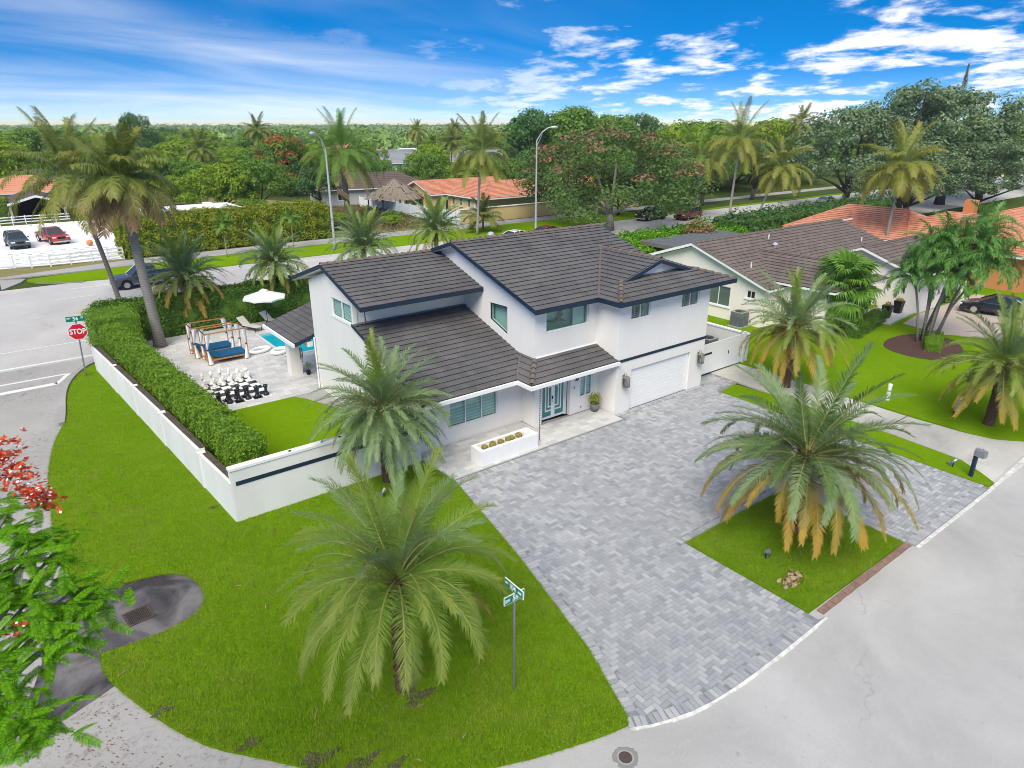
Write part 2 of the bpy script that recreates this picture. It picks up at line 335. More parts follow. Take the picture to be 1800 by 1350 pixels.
leafy('leaf_hedge_dark', (0.03, 0.09, 0.012), (0.16, 0.30, 0.03), None, 0.25, 0.42, patch=0.8)
leafy('leaf_hedge_bright', (0.091, 0.286, 0.007), (0.221, 0.468, 0.016), None, 0.3, 0.45)
leafy('leaf_hedge_yellow', (0.105, 0.180, 0.009), (0.360, 0.375, 0.022), None, 0.3, 0.45, patch=0.5)
leafy('leaf_dark', (0.058, 0.125, 0.038), (0.168, 0.276, 0.077), (0.084, 0.204, 0.048), 0.3)
leafy('leaf_mid', (0.074, 0.178, 0.025), (0.209, 0.365, 0.042), (0.167, 0.272, 0.033), 0.32)
leafy('leaf_lime', (0.128, 0.240, 0.013), (0.352, 0.464, 0.029), (0.240, 0.384, 0.026), 0.35)
leafy('leaf_oak', (0.093, 0.167, 0.067), (0.271, 0.354, 0.169), None, 0.28)
leafy('leaf_flowering', (0.052, 0.120, 0.024), (0.150, 0.230, 0.050), None, 0.3)
leafy('leaf_shrubred', (0.240, 0.108, 0.060), (0.384, 0.192, 0.108), None, 0.3)
leafy('leaf_poinciana', (0.055, 0.20, 0.006), (0.22, 0.48, 0.008), None, 0.45, 0.9)
leafy('leaf_far', (0.102, 0.234, 0.054), (0.34, 0.46, 0.11), None, 0.25, patch=0.06)
leafy('leaf_weeds', (0.10, 0.11, 0.03), (0.24, 0.17, 0.08), None, 0.3, patch=0.3)
leafy('blossom_pink', (0.26, 0.115, 0.07), (0.42, 0.20, 0.13), None, 0.3); leafy('blossom_red', (0.48, 0.025, 0.012), (0.62, 0.13, 0.03), None, 0.3); leafy('blossom_orange', (0.4, 0.09, 0.03), (0.45, 0.16, 0.04), None, 0.3)
leafy('blossom_yellow', (0.45, 0.28, 0.02), (0.5, 0.36, 0.05), None, 0.3)
leafy('frond_green', (0.074, 0.149, 0.038), (0.169, 0.257, 0.068), None, 0.3, 0.45)
leafy('frond_bluegreen', (0.137, 0.227, 0.095), (0.273, 0.373, 0.155), None, 0.28, 0.45)
leafy('frond_fresh', (0.151, 0.278, 0.038), (0.265, 0.395, 0.067), None, 0.32, 0.45, uvmix=((0.27, 0.31, 0.06), 0.35, 1.15))
leafy('frond_yellowing', (0.11, 0.15, 0.05), (0.19, 0.22, 0.07), None, 0.3, 0.5, uvmix=((0.47, 0.30, 0.04), 0.45, 1.0))
leafy('frond_gold', (0.16, 0.15, 0.035), (0.26, 0.21, 0.04), None, 0.3, 0.5, uvmix=((0.47, 0.295, 0.045), 0.2, 0.7))
leafy('frond_brown', (0.228, 0.144, 0.072), (0.408, 0.264, 0.144), None, 0.25, 0.7)
leafy('frond_olive', (0.150, 0.203, 0.046), (0.299, 0.343, 0.091), None, 0.3, 0.5, uvmix=((0.34, 0.25, 0.09), 0.45, 1.2))
leafy('frond_coco', (0.101, 0.168, 0.034), (0.244, 0.302, 0.060), None, 0.32, 0.4, uvmix=((0.3, 0.27, 0.04), 0.45, 1.3))
leafy('frond_cocoyellow', (0.17, 0.225, 0.03), (0.31, 0.35, 0.05), None, 0.32, 0.4, uvmix=((0.36, 0.31, 0.06), 0.4, 1.3))
leafy('frond_royal', (0.078, 0.195, 0.023), (0.195, 0.351, 0.043), None, 0.32, 0.45)
leafy('frond_adonidia', (0.066, 0.208, 0.034), (0.208, 0.397, 0.085), None, 0.3, 0.4)
plain('rachis', (0.33, 0.30, 0.09), 0.6, 0.2, 4); plain('rachis_green', (0.2, 0.24, 0.07), 0.6, 0.2, 4); plain('rachis_tan', (0.36, 0.26, 0.14), 0.7, 0.2, 4)
def ring_trunk(name, a, b, sc_):
    t = NT(name); t.rough(0.9); w = t.new('ShaderNodeTexWave', wave_type='BANDS', bands_direction='Z'); w.inputs['Scale'].default_value = sc_; w.inputs['Distortion'].default_value = 2.5; w.inputs['Detail'].default_value = 3
    t.l.new(t.coord('Object'), w.inputs['Vector']); c = t.mix(w.outputs['Fac'], a, b); c = t.mix(t.math('MULTIPLY', t.noise(4, 4), 0.6), c, tuple(x * 0.6 for x in a))
    t.color(c); t.bump(w.outputs['Fac'], 0.4, 0.02); return done(name, t)
ring_trunk('trunk_ringed', (0.22, 0.20, 0.18), (0.33, 0.30, 0.27), 3.0); ring_trunk('trunk_pale', (0.30, 0.28, 0.24), (0.42, 0.39, 0.34), 3.0); ring_trunk('trunk_royal', (0.13, 0.12, 0.11), (0.2, 0.185, 0.17), 1.5)
plain('crownshaft', (0.15, 0.24, 0.05), 0.4, 0.15)
tw = NT('pool_water'); tw.color(tw.mix(tw.ramp(tw.noise(1.2, 3), 0.3, 0.7), (0.004, 0.32, 0.44), (0.01, 0.40, 0.52))); tw.rough(0.06); tw.bump(tw.noise(3.0, 3), 0.15, 0.05); done('pool_water', tw)
tw = NT('canal_water'); tw.color((0.03, 0.035, 0.02)); tw.rough(0.05); done('canal_water', tw)

# ------------------------------------------------------------------ mesh helpers
class MB:
    def __init__(s): s.v = []; s.f = []; s.mi = []; s.uv = None
    def face(s, pts, m=0):
        b = len(s.v); s.v.extend([tuple(p) for p in pts]); s.f.append(tuple(range(b, b + len(pts)))); s.mi.append(m); return s
    def box(s, x0, x1, y0, y1, z0, z1, m=0, mt=None):
        b = len(s.v)
        s.v += [(x0, y0, z0), (x1, y0, z0), (x1, y1, z0), (x0, y1, z0), (x0, y0, z1), (x1, y0, z1), (x1, y1, z1), (x0, y1, z1)]
        s.f += [(b, b + 3, b + 2, b + 1), (b + 4, b + 5, b + 6, b + 7), (b, b + 1, b + 5, b + 4), (b + 1, b + 2, b + 6, b + 5), (b + 2, b + 3, b + 7, b + 6), (b + 3, b, b + 4, b + 7)]
        s.mi += [m, m if mt is None else mt, m, m, m, m]; return s
    def hexa(s, p, m=0):
        b = len(s.v); s.v += [tuple(q) for q in p]
        s.f += [(b, b + 3, b + 2, b + 1), (b + 4, b + 5, b + 6, b + 7), (b, b + 1, b + 5, b + 4), (b + 1, b + 2, b + 6, b + 5), (b + 2, b + 3, b + 7, b + 6), (b + 3, b, b + 4, b + 7)]; s.mi += [m] * 6; return s
    def prism(s, poly, d, m=0, mtop=None):
        """poly: list of 3D points in one plane; d: extrusion vector"""
        b = len(s.v); n = len(poly); d = Vector(d)
        s.v += [tuple(p) for p in poly] + [tuple(Vector(p) + d) for p in poly]
        s.f.append(tuple(range(b + n - 1, b - 1, -1))); s.mi.append(m)
        s.f.append(tuple(range(b + n, b + 2 * n))); s.mi.append(m if mtop is None else mtop)
        for i in range(n):
            j = (i + 1) % n; s.f.append((b + i, b + j, b + n + j, b + n + i)); s.mi.append(m)
        return s
    def tube(s, pts, r, n=8, m=0, cap=True):
        pts = [Vector(p) for p in pts]; rr = r if isinstance(r, (list, tuple)) else [r] * len(pts)
        b = len(s.v); up = None
        for i, p in enumerate(pts):
            t = (pts[min(i + 1, len(pts) - 1)] - pts[max(i - 1, 0)]).normalized()
            if up is None: up = Vector((1, 0, 0)) if abs(t.x) < 0.9 else Vector((0, 1, 0))
            a = (up - t * up.dot(t)).normalized(); c = t.cross(a); up = a
            for k in range(n):
                an = 2 * pi * k / n; s.v.append(tuple(p + (a * cos(an) + c * sin(an)) * rr[i]))
        for i in range(len(pts) - 1):
            for k in range(n):
                k2 = (k + 1) % n; s.f.append((b + i * n + k, b + i * n + k2, b + (i + 1) * n + k2, b + (i + 1) * n + k)); s.mi.append(m)
        if cap:
            s.f.append(tuple(b + k for k in range(n - 1, -1, -1))); s.mi.append(m)
            e = b + (len(pts) - 1) * n; s.f.append(tuple(e + k for k in range(n))); s.mi.append(m)
        return s
    def lathe(s, prof, c=(0, 0, 0), n=12, m=0):
        b = len(s.v)
        for r, z in prof:
            for k in range(n): s.v.append((c[0] + r * cos(2 * pi * k / n), c[1] + r * sin(2 * pi * k / n), c[2] + z))
        for i in range(len(prof) - 1):
            for k in range(n):
                k2 = (k + 1) % n; s.f.append((b + i * n + k, b + i * n + k2, b + (i + 1) * n + k2, b + (i + 1) * n + k)); s.mi.append(m)
        s.f.append(tuple(b + k for k in range(n - 1, -1, -1))); s.mi.append(m)
        e = b + (len(prof) - 1) * n; s.f.append(tuple(e + k for k in range(n))); s.mi.append(m); return s
    def mesh(s, name, mats, smooth=False):
        me = bpy.data.meshes.new(name); me.from_pydata(s.v, [], s.f)
        for m in (mats if isinstance(mats, (list, tuple)) else [mats]): me.materials.append(M(m) if isinstance(m, str) else m)
        if any(s.mi): me.polygons.foreach_set('material_index', s.mi)
        if s.uv is not None:
            ul = me.uv_layers.new(name='UVMap'); flat = []
            for f in s.f:
                for i in f: flat += s.uv[i]
            ul.data.foreach_set('uv', flat)
        if smooth: me.polygons.foreach_set('use_smooth', [True] * len(me.polygons))
        me.update(); return me
    def build(s, name, mats, parent=None, smooth=False, loc=None, rz=0):
        return link(name, s.mesh(name, mats, smooth), parent, loc, rz)
def link(name, me, parent=None, loc=None, rz=0, scale=None):
    o = bpy.data.objects.new(name, me); COL.objects.link(o)
    if parent is not None: o.parent = parent
    if loc is not None: o.location = loc
    if rz: o.rotation_euler.z = rz
    if scale is not None: o.scale = scale if isinstance(scale, (tuple, list)) else (scale,) * 3
    return o
def tag(o, label=None, cat=None, group=None, kind=None):
    if label: o['label'] = label
    if cat: o['category'] = cat
    if group: o['group'] = group
    if kind: o['kind'] = kind
    return o
def thing(name, label, cat, loc=(0, 0, 0), rz=0, group=None):
    o = bpy.data.objects.new(name, None); COL.objects.link(o); o.location = loc; o.rotation_euler.z = rz; o.empty_display_size = 0.3
    return tag(o, label, cat, group)
def struct(name, mb, mats): return tag(mb.build(name, mats), kind='structure')
def part(name, mats, parent, *boxes, smooth=False):
    m = MB()
    for b in boxes: m.box(*b)
    return m.build(name, mats, parent, smooth)
def text(name, body, size, mat, parent, loc, rot, extrude=0.004, align='CENTER', bold=0.0, sx=1.0):
    c = bpy.data.curves.new(name, 'FONT'); c.body = body; c.size = size; c.align_x = align; c.align_y = 'CENTER'; c.extrude = extrude; c.offset = bold
    tmp = bpy.data.objects.new(name, c); COL.objects.link(tmp); me = bpy.data.meshes.new_from_object(tmp.evaluated_get(bpy.context.evaluated_depsgraph_get())); bpy.data.objects.remove(tmp); me.materials.clear(); me.materials.append(M(mat)); o = link(name, me, parent, loc); o.rotation_euler = rot; o.scale = (sx, 1, 1); return o
def clip_convex(poly, cl):
    """Sutherland-Hodgman: poly (2D list) clipped by convex CCW polygon cl."""
    out = poly
    for i in range(len(cl)):
        a, b = cl[i], cl[(i + 1) % len(cl)]; inp = out; out = []
        if not inp: break
        side = lambda p: (b[0] - a[0]) * (p[1] - a[1]) - (b[1] - a[1]) * (p[0] - a[0])
        for k in range(len(inp)):
            p, q = inp[k - 1], inp[k]; sp, sq = side(p), side(q)
            if sq >= 0:
                if sp < 0: t = sp / (sp - sq); out.append((p[0] + t * (q[0] - p[0]), p[1] + t * (q[1] - p[1])))
                out.append(q)
            elif sp >= 0: t = sp / (sp - sq); out.append((p[0] + t * (q[0] - p[0]), p[1] + t * (q[1] - p[1])))
    return out
def area2(p): return 0.5 * sum(p[i - 1][0] * p[i][1] - p[i][0] * p[i - 1][1] for i in range(len(p)))
def inside(p, poly):
    r = False; j = len(poly) - 1
    for i in range(len(poly)):
        if (poly[i][1] > p[1]) != (poly[j][1] > p[1]) and p[0] < (poly[j][0] - poly[i][0]) * (p[1] - poly[i][1]) / (poly[j][1] - poly[i][1]) + poly[i][0]: r = not r
        j = i
    return r
def smooth_poly(pts, it=2, closed=True):
    for _ in range(it):
        o = []
        n = len(pts)
        for i in range(n if closed else n - 1):
            a, b = pts[i], pts[(i + 1) % n]
            o += [(0.75 * a[0] + 0.25 * b[0], 0.75 * a[1] + 0.25 * b[1]), (0.25 * a[0] + 0.75 * b[0], 0.25 * a[1] + 0.75 * b[1])]
        pts = o if closed else [pts[0]] + o + [pts[-1]]
    return pts
def sheet(name, poly, z, mat, z0=None, kind='structure'):
    m = MB()
    if z0 is None: m.face([(x, y, z) for x, y in poly])
    else: m.prism([(x, y, z0) for x, y in poly], (0, 0, z - z0))
    o = m.build(name, mat)
    if kind: tag(o, kind=kind)
    return o

# ------------------------------------------------------------------ ground, roads, lawns
R = random.Random(7)
R2 = [(-2500, -400), (2500, -400), (2500, 3500), (-2500, 3500)]
sheet('ground', R2, -0.06, 'far_ground')
sheet('street_road', [(-80, -60), (160, -60), (160, 8.4), (-80, 8.4)], 0.0, 'asphalt_pale')
sheet('side_road', smooth_poly([(-9.5, 8.4), (10.5, 8.4), (10.5, 47.9), (-9.5, 47.9)], 0), 0.0, 'asphalt_pale')
sheet('avenue_road', [(-260, 47.9), (420, 47.9), (420, 73.2), (-260, 73.2)], 0.0, 'avenue_concrete')
sheet('side_road_far', [(-9.5, 73.2), (-0.6, 73.2), (-1.5, 240), (-10.5, 240)], -0.004, 'asphalt_side')
LAWN_EDGE = smooth_poly([(9.75, 8.02), (8.9, 8.2), (6.8, 8.9), (5.1, 9.8), (3.6, 11.0), (2.2, 12.7), (1.5, 13.5), (0.9, 14.6), (0.3, 16.1), (-0.2, 17.6), (-0.15, 18.5)], 1, False)
APRON = smooth_poly([(-0.15, 18.55), (1.4, 18.4), (2.45, 18.65), (2.85, 19.4), (2.8, 20.5), (2.3, 21.35), (1.0, 21.65), (-0.1, 21.9)], 2, False)
SIDE_EDGE = smooth_poly([(-0.5, 23.4), (-0.7, 25.0), (-0.5, 28), (-0.35, 31.4), (0.2, 35), (0.75, 36.8), (1.1, 38.5), (1.3, 41.1), (1.8, 43.6), (2.9, 46.1), (3.9, 47.2)], 1, False)
LAWN = LAWN_EDGE + APRON + SIDE_EDGE + [(8, 47.6), (6.5, 44), (6.5, 25), (12.75, 24.5), (12.72, 22.9), (12.9, 20.7), (12.2, 16.9), (11.8, 14.9), (10.75, 10.5), (9.9, 8.2)]
lawn_o = sheet('lawn', LAWN, 0.06, 'lawn', -0.05)
sheet('drain_apron', smooth_poly([(-2.6, 16.2), (-0.1, 17.0), (1.5, 18.0), (2.6, 18.4), (3.1, 19.4), (3.0, 20.7), (2.4, 21.6), (1.0, 22.0), (-0.6, 22.6), (-1.7, 22.4), (-1.2, 19.6)], 2), 0.006, 'asphalt_wet')
for (x, y, r_) in ((3.3, 11.7, .32), (4.1, 11.0, .28), (2.2, 13.1, .2), (4.7, 10.5, .2), (.8, 15.4, .18), (6.1, 11.9, .3), (4.5, 24.6, .14)):
    k_ = R.uniform(0, 6); sheet('bare_soil', [(x + r_ * (1 + .35 * sin(3 * a + k_) + .2 * sin(7 * a + k_)) * cos(a) * 1.3, y + r_ * (1 + .35 * sin(3 * a + k_) + .2 * sin(5 * a)) * sin(a) * .7) for a in [q * 2 * pi / 26 for q in range(26)]], .068, 'soil')
# kerb on the corner, with a gutter lip
ko = [(0.42, 37.0), (0.55, 38.5), (0.62, 40.1), (1.0, 42.8), (1.8, 44.8), (2.9, 46.9), (4.2, 47.75), (8, 47.85)]
ki = [(0.85, 37.1), (1.05, 38.5), (1.25, 40.8), (1.62, 43.0), (2.3, 44.9), (3.2, 46.3), (4.4, 47.1), (8, 47.25)]
km = MB()
ko2, ki2 = smooth_poly(ko, 2, False), smooth_poly(ki, 2, False)
for i in range(len(ko2) - 1):
    a, b, c, d = ko2[i], ko2[i + 1], ki2[i + 1], ki2[i]
    e, f = ((a[0] * .6 + d[0] * .4), (a[1] * .6 + d[1] * .4)), ((b[0] * .6 + c[0] * .4), (b[1] * .6 + c[1] * .4))
    km.hexa([(*a, -.02), (*b, -.02), (*f, -.02), (*e, -.02), (*a, .02), (*b, .02), (*f, .045), (*e, .045)])
    km.hexa([(*e, -.02), (*f, -.02), (*c, -.02), (*d, -.02), (*e, .15), (*f, .15), (*c, .15), (*d, .15)])
struct('kerb', km, 'kerb_concrete')
# inner back-yard lawn, strip lawn, neighbour lawns
sheet('backyard_lawn', [(4.9, 23.25), (12.7, 23.4), (12.7, 29.5), (11.4, 32.9), (11.0, 33.55), (4.2, 33.75)], 0.085, 'turf_bright', -0.05)
sheet('strip_lawn', smooth_poly([(29.82, 20.1), (31.4, 20.35), (31.75, 18), (31.75, 12), (31.5, 8.8), (30.9, 7.8), (30.35, 7.12), (29.82, 7.15)], 0), 0.05, 'lawn', -0.05)
sheet('neighbour_lawn', [(34.6, 22.3), (34.7, 12.4), (34.8, 9.6), (35.1, 8.6), (36.2, 7.5), (95, 7.4), (95, 47.4), (29.9, 47.4), (29.9, 22.6)], 0.05, 'lawn', -0.05)
sheet('side_yard_paving', [(29.85, 22.5), (35.3, 22.5), (35.3, 40), (29.85, 40)], 0.075, 'concrete_drive')
ISL = [(17.0, 7.52), (23.05, 7.45), (23.1, 12.1), (16.95, 12.1)]
sheet('island_lawn', ISL, 0.07, 'lawn', -0.05)
sheet('neighbour_driveway', [(31.87, 20.4), (31.87, 22.32), (34.95, 22.32), (34.55, 15), (34.55, 12), (34.7, 9.8), (35.0, 8.7), (36.1, 7.35), (30.4, 7.2), (31.0, 7.9), (31.55, 8.9), (31.8, 12), (31.8, 18)], 0.035, 'concrete_drive', -0.05)
m = MB(); m.box(31.82, 34.53, 12.36, 12.41, 0.036, 0.04); tag(m.build('expansion_joint', 'soil'), kind='structure')
# brown brick strip at the island front, pale concrete lip along the drive
m = MB()
for i in range(16):
    x = 17.35 + i * 0.36; m.box(x, x + 0.345, 7.22 + R.uniform(-.01, .01), 7.44, -0.03, 0.05 + R.uniform(-.012, .012))
struct('island_kerb', m, 'brick_edge')
DRV_LIP = smooth_poly([(9.7, 7.95), (10.4, 7.6), (11.6, 7.25), (13.1, 7.12), (15, 7.1), (17.3, 7.12)], 1, False)
m = MB()
for i in range(len(DRV_LIP) - 1):
    a, b = DRV_LIP[i], DRV_LIP[i + 1]; w = 0.085 + R.uniform(-.04, .03)
    m.hexa([(a[0], a[1] - w, -.02), (b[0], b[1] - w, -.02), (b[0], b[1], -.02), (a[0], a[1], -.02), (a[0], a[1] - w, .014), (b[0], b[1] - w, .014), (b[0], b[1], .035), (a[0], a[1], .035)])
m.hexa([(23.2, 6.98, -.02), (29.9, 6.95, -.02), (29.9, 7.08, -.02), (23.2, 7.1, -.02), (23.2, 6.98, .012), (29.9, 6.95, .012), (29.9, 7.08, .03), (23.2, 7.1, .03)])
m.hexa([(29.9, 6.97, -.02), (36.3, 6.97, -.02), (36.3, 7.3, -.02), (29.9, 7.1, -.02), (29.9, 6.97, .012), (36.3, 6.97, .012), (36.3, 7.3, .03), (29.9, 7.1, .03)])
struct('driveway_lip', m, 'edge_concrete')

# ---- driveway pavers
DRV = DRV_LIP + [(17.0, 7.2), (17.0, 7.5), (16.95, 12.1), (23.1, 12.1), (23.05, 7.2), (29.8, 7.1), (29.8, 20.15), (31.85, 20.4), (31.85, 22.3), (29.75, 22.3), (29.75, 21.5), (22.9, 21.5), (22.9, 20.72), (12.95, 20.72), (12.2, 16.9), (11.8, 14.9), (10.75, 10.5), (9.95, 8.3)]
drv = sheet('driveway', DRV, 0.022, 'paver_joint', -0.03)
def paver_mesh(name, w, h, t, mat, ch=0.008):
    g = MB(); a, b = w / 2, h / 2; c, d = a - ch, b - ch
    g.v = [(-a, -b, 0), (a, -b, 0), (a, b, 0), (-a, b, 0), (-a, -b, t - ch), (a, -b, t - ch), (a, b, t - ch), (-a, b, t - ch), (-c, -d, t), (c, -d, t), (c, d, t), (-c, d, t)]
    for i in range(4):
        j = (i + 1) % 4; g.f += [(i, j, 4 + j, 4 + i), (4 + i, 4 + j, 8 + j, 8 + i)]
    g.f.append((8, 9, 10, 11)); g.mi = [0] * len(g.f); return g.mesh(name, mat), g
def edge_d(p, poly):
    best = 9e9
    for i in range(len(poly)):
        a, b = poly[i - 1], poly[i]; dx, dy = b[0] - a[0], b[1] - a[1]; L = dx * dx + dy * dy or 1e-9
        t = max(0, min(1, ((p[0] - a[0]) * dx + (p[1] - a[1]) * dy) / L)); best = min(best, (p[0] - a[0] - t * dx) ** 2 + (p[1] - a[1] - t * dy) ** 2)
    return sqrt(best)
PB = 0.15
cand = []
for k in range(40, 152):
    for q in range(-60, 90):
        for (cx, cyy, hor) in ((k + 4 * q + 1.0, k + 0.5, True), (k + 3 + 4 * q + 0.5, k + 1.0, False)):
            x, y = cx * PB, cyy * PB
            if 9 < x < 32 and 7 < y < 22.5 and inside((x, y), DRV):
                cand.append((x, y, 0.0 if hor else pi / 2))
keep = []
for (x, y, rz) in cand:
    e = edge_d((x, y), DRV)
    if e > 0.20: keep.append((x, y, rz))
# soldier course along the visible edges
def soldier(pts, inward, step=0.155):
    out = []
    for i in range(len(pts) - 1):
        a, b = Vector(pts[i]), Vector(pts[i + 1]); L = (b - a).length; t = (b - a) / L; n = Vector((-t.y, t.x)) * inward
        for q in range(int(L / step)):
            c = a + t * (q + 0.5) * step + n * 0.155; out.append((c.x, c.y, atan2(n.y, n.x)))
    return out
border = soldier(DRV_LIP[:-1], 1) + soldier([(12.95, 20.72), (12.2, 16.9), (11.8, 14.9), (10.75, 10.5), (9.95, 8.3)], 1) + soldier([(16.95, 12.1), (16.99, 7.6)], -1) + soldier([(16.95, 12.1), (23.1, 12.1)], 1) + soldier([(23.1, 12.1), (23.05, 7.3)], 1) + soldier([(23.2, 7.12), (29.7, 7.1)], 1) + soldier([(29.8, 7.3), (29.8, 20.1)], 1) + soldier([(12.95, 20.72), (22.9, 20.72)], -1) + soldier([(22.9, 21.5), (29.75, 21.5)], -1)
border = [b for b in border if inside((b[0], b[1]), DRV)]
bset = {}
for b in border: bset.setdefault((int(b[0] / .3), int(b[1] / .3)), []).append(b)
def near_border(x, y):
    for i in (-1, 0, 1):
        for j in (-1, 0, 1):
            for b in bset.get((int(x / .3) + i, int(y / .3) + j), ()):
                if (b[0] - x) ** 2 + (b[1] - y) ** 2 < 0.155 ** 2: return True
    return False
keep = [k for k in keep if not near_border(k[0], k[1])] + border
keep.sort(key=lambda k: k[0] ** 2 + k[1] ** 2)
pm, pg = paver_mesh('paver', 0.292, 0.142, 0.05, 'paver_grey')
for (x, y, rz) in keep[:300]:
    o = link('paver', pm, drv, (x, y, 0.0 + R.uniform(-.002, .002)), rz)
fm = MB()
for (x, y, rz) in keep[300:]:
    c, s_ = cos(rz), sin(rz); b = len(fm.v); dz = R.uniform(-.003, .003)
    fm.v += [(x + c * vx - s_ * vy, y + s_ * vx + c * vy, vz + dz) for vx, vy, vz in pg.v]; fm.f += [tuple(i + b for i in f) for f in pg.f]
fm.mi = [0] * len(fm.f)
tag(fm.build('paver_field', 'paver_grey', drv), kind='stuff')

# ---- porch slab and its pale pavers
POR = [(12.95, 20.74), (22.88, 20.74), (22.88, 22.68), (18.98, 23.0), (18.7, 23.62), (12.75, 23.62), (12.75, 22.9)]
por = sheet('porch_paving', POR, 0.075, 'paver_joint_white', -0.03)
cells = []
yy = 20.78; row = 0
while yy < 23.6:
    hh = 0.30
    xx = 12.8 - (0.3 if row % 2 else 0) + (row % 3) * 0.07
    while xx < 22.9:
        ww = R.choice((0.3, 0.6, 0.6, 0.45)); cells.append((xx, xx + ww, yy, yy + hh)); xx += ww
    yy += hh; row += 1
PORC = [[(12.95, 20.76), (22.86, 20.76), (22.86, 22.64), (12.8, 22.64)], [(12.8, 22.66), (18.68, 22.66), (18.68, 23.6), (12.8, 23.6)]]
def tile_prism(g, poly, z0, z1, ch=0.006):
    g.prism([(x, y, z0) for x, y in poly], (0, 0, z1 - z0))
def shrink(p, d):
    cx = sum(q[0] for q in p) / len(p); cyy = sum(q[1] for q in p) / len(p)
    return [(q[0] + (d if q[0] < cx else -d), q[1] + (d if q[1] < cyy else -d)) for q in p]
cnt = 0
for cl_ in PORC:
    for (a, b, c, d) in cells:
        p = clip_convex([(a, c), (b, c), (b, d), (a, d)], cl_)
        if len(p) < 3 or abs(area2(p)) < 0.01: continue
        g = MB(); tile_prism(g, shrink(p, 0.004), 0.05, 0.1 + R.uniform(-.002, .002)); g.build('paver', 'paver_white', por); cnt += 1
# ---- patio (around the pool), pale stone
pat = MB(); pat.box(6.0, 13.0, 33.6, 49.3, -0.03, 0.06).box(13.0, 26.0, 46.2, 49.3, -0.03, 0.06).box(13.0, 26.0, 34.1, 40.4, -0.03, 0.06)
pat.prism([(11.05, 33.58, -.03), (11.4, 32.95, -.03), (12.7, 29.5, -.03), (12.7, 33.58, -.03)], (0, 0, .09))
pato = struct('patio', pat, 'paver_joint_white')
cells = []
yy = 33.6; row = 0
while yy < 49.3:
    hh = R.choice((0.4, 0.4, 0.6)); xx = 6.0 - R.uniform(0, .4)
    while xx < 24:
        ww = R.choice((0.4, 0.6, 0.8)); cells.append((xx, xx + ww, yy, yy + hh)); xx += ww
    yy += hh; row += 1
PATC = [[(6.0, 33.6), (12.98, 33.6), (12.98, 49.2), (6.0, 49.2)], [(13.0, 34.2), (24, 34.2), (24, 40.38), (13.0, 40.38)], [(13.0, 46.22), (24, 46.22), (24, 49.2), (13.0, 49.2)]]
pats = []
for cl_ in PATC:
    for (a, b, c, d) in cells:
        p = clip_convex([(a, c), (b, c), (b, d), (a, d)], cl_)
        if len(p) >= 3 and abs(area2(p)) > 0.02: pats.append(p)
pats.sort(key=lambda p: p[0][1])
fm = MB()
for i, p in enumerate(pats):
    if i < 300 and 33 < p[0][1] and p[0][0] > 6.6 and p[0][0] < 13:
        g = MB(); tile_prism(g, shrink(p, 0.005), 0.03, 0.085 + R.uniform(-.002, .002)); g.build('paver', 'paver_white', pato)
    else: tile_prism(fm, shrink(p, 0.005), 0.03, 0.085 + R.uniform(-.002, .002))
tag(fm.build('paver_field', 'paver_white', pato), kind='stuff')
# pool
pool = thing('swimming_pool', 'rectangular turquoise swimming pool beside the covered terrace', 'pool', (13.1, 40.5, 0))
part('pool_water', 'pool_water', pool, (0.1, 9.0, 0.1, 5.6, -0.6, -0.02))
part('coping', 'paver_white', pool, (-.1, 9.2, -.12, .1, -.05, .1), (-.1, 9.2, 5.6, 5.82, -.05, .1), (-.1, .1, .1, 5.6, -.05, .1))

# ---- road paint on the avenue and side street
m = MB()
def line(m, a, b, w, z=0.006):
    a, b = Vector(a), Vector(b); t = (b - a).normalized(); n = Vector((-t.y, t.x)) * w / 2
    m.face([(*(a - n), z), (*(b - n), z), (*(b + n), z), (*(a + n), z)])
line(m, (-9, 48.35), (3.7, 48.35), 0.28); line(m, (-200, 52.1), (-10, 52.1), 0.12); line(m, (-9, 52.1), (4.3, 52.2), 0.13)
line(m, (4.6, 49.0), (120, 49.0), 0.13)
line(m, (-9, 45.35), (1.7, 45.35), 0.22); line(m, (-9, 43.75), (1.15, 43.85), 0.45); line(m, (1.1, 43.75), (1.85, 45.35), 0.24)
for i in range(34):
    x = -60 + i * 9.0
    line(m, (x, 66.6), (x + 3, 66.6), 0.13)
    if x > 5 or x < -20: line(m, (x + 2, 53.4), (x + 5, 53.4), 0.13)
line(m, (-200, 70.4), (-14, 70.4), 0.12); line(m, (4.5, 70.4), (260, 70.4), 0.12); line(m, (12, 63.4), (260, 63.4), 0.12)
tag(m.build('road_lines', 'line_white'), kind='structure')
med = smooth_poly([(4.6, 60.6), (5.6, 59.6), (9, 59.2), (200, 58.6), (200, 62.2), (9, 62.0), (5.4, 61.9)], 2)
sheet('median_strip', med, 0.13, 'kerb_concrete', -0.02)
m = MB(); mo = smooth_poly([(3.9, 60.6), (5.2, 59.1), (9, 58.7), (30, 58.3)], 2, False); mo2 = smooth_poly([(3.9, 60.7), (5.1, 62.3), (9, 62.5), (30, 62.7)], 2, False)
for pl_ in (mo, mo2):
    for i in range(len(pl_) - 1): line(m, pl_[i], pl_[i + 1], 0.16)
tag(m.build('median_lines', 'line_yellow'), kind='structure')
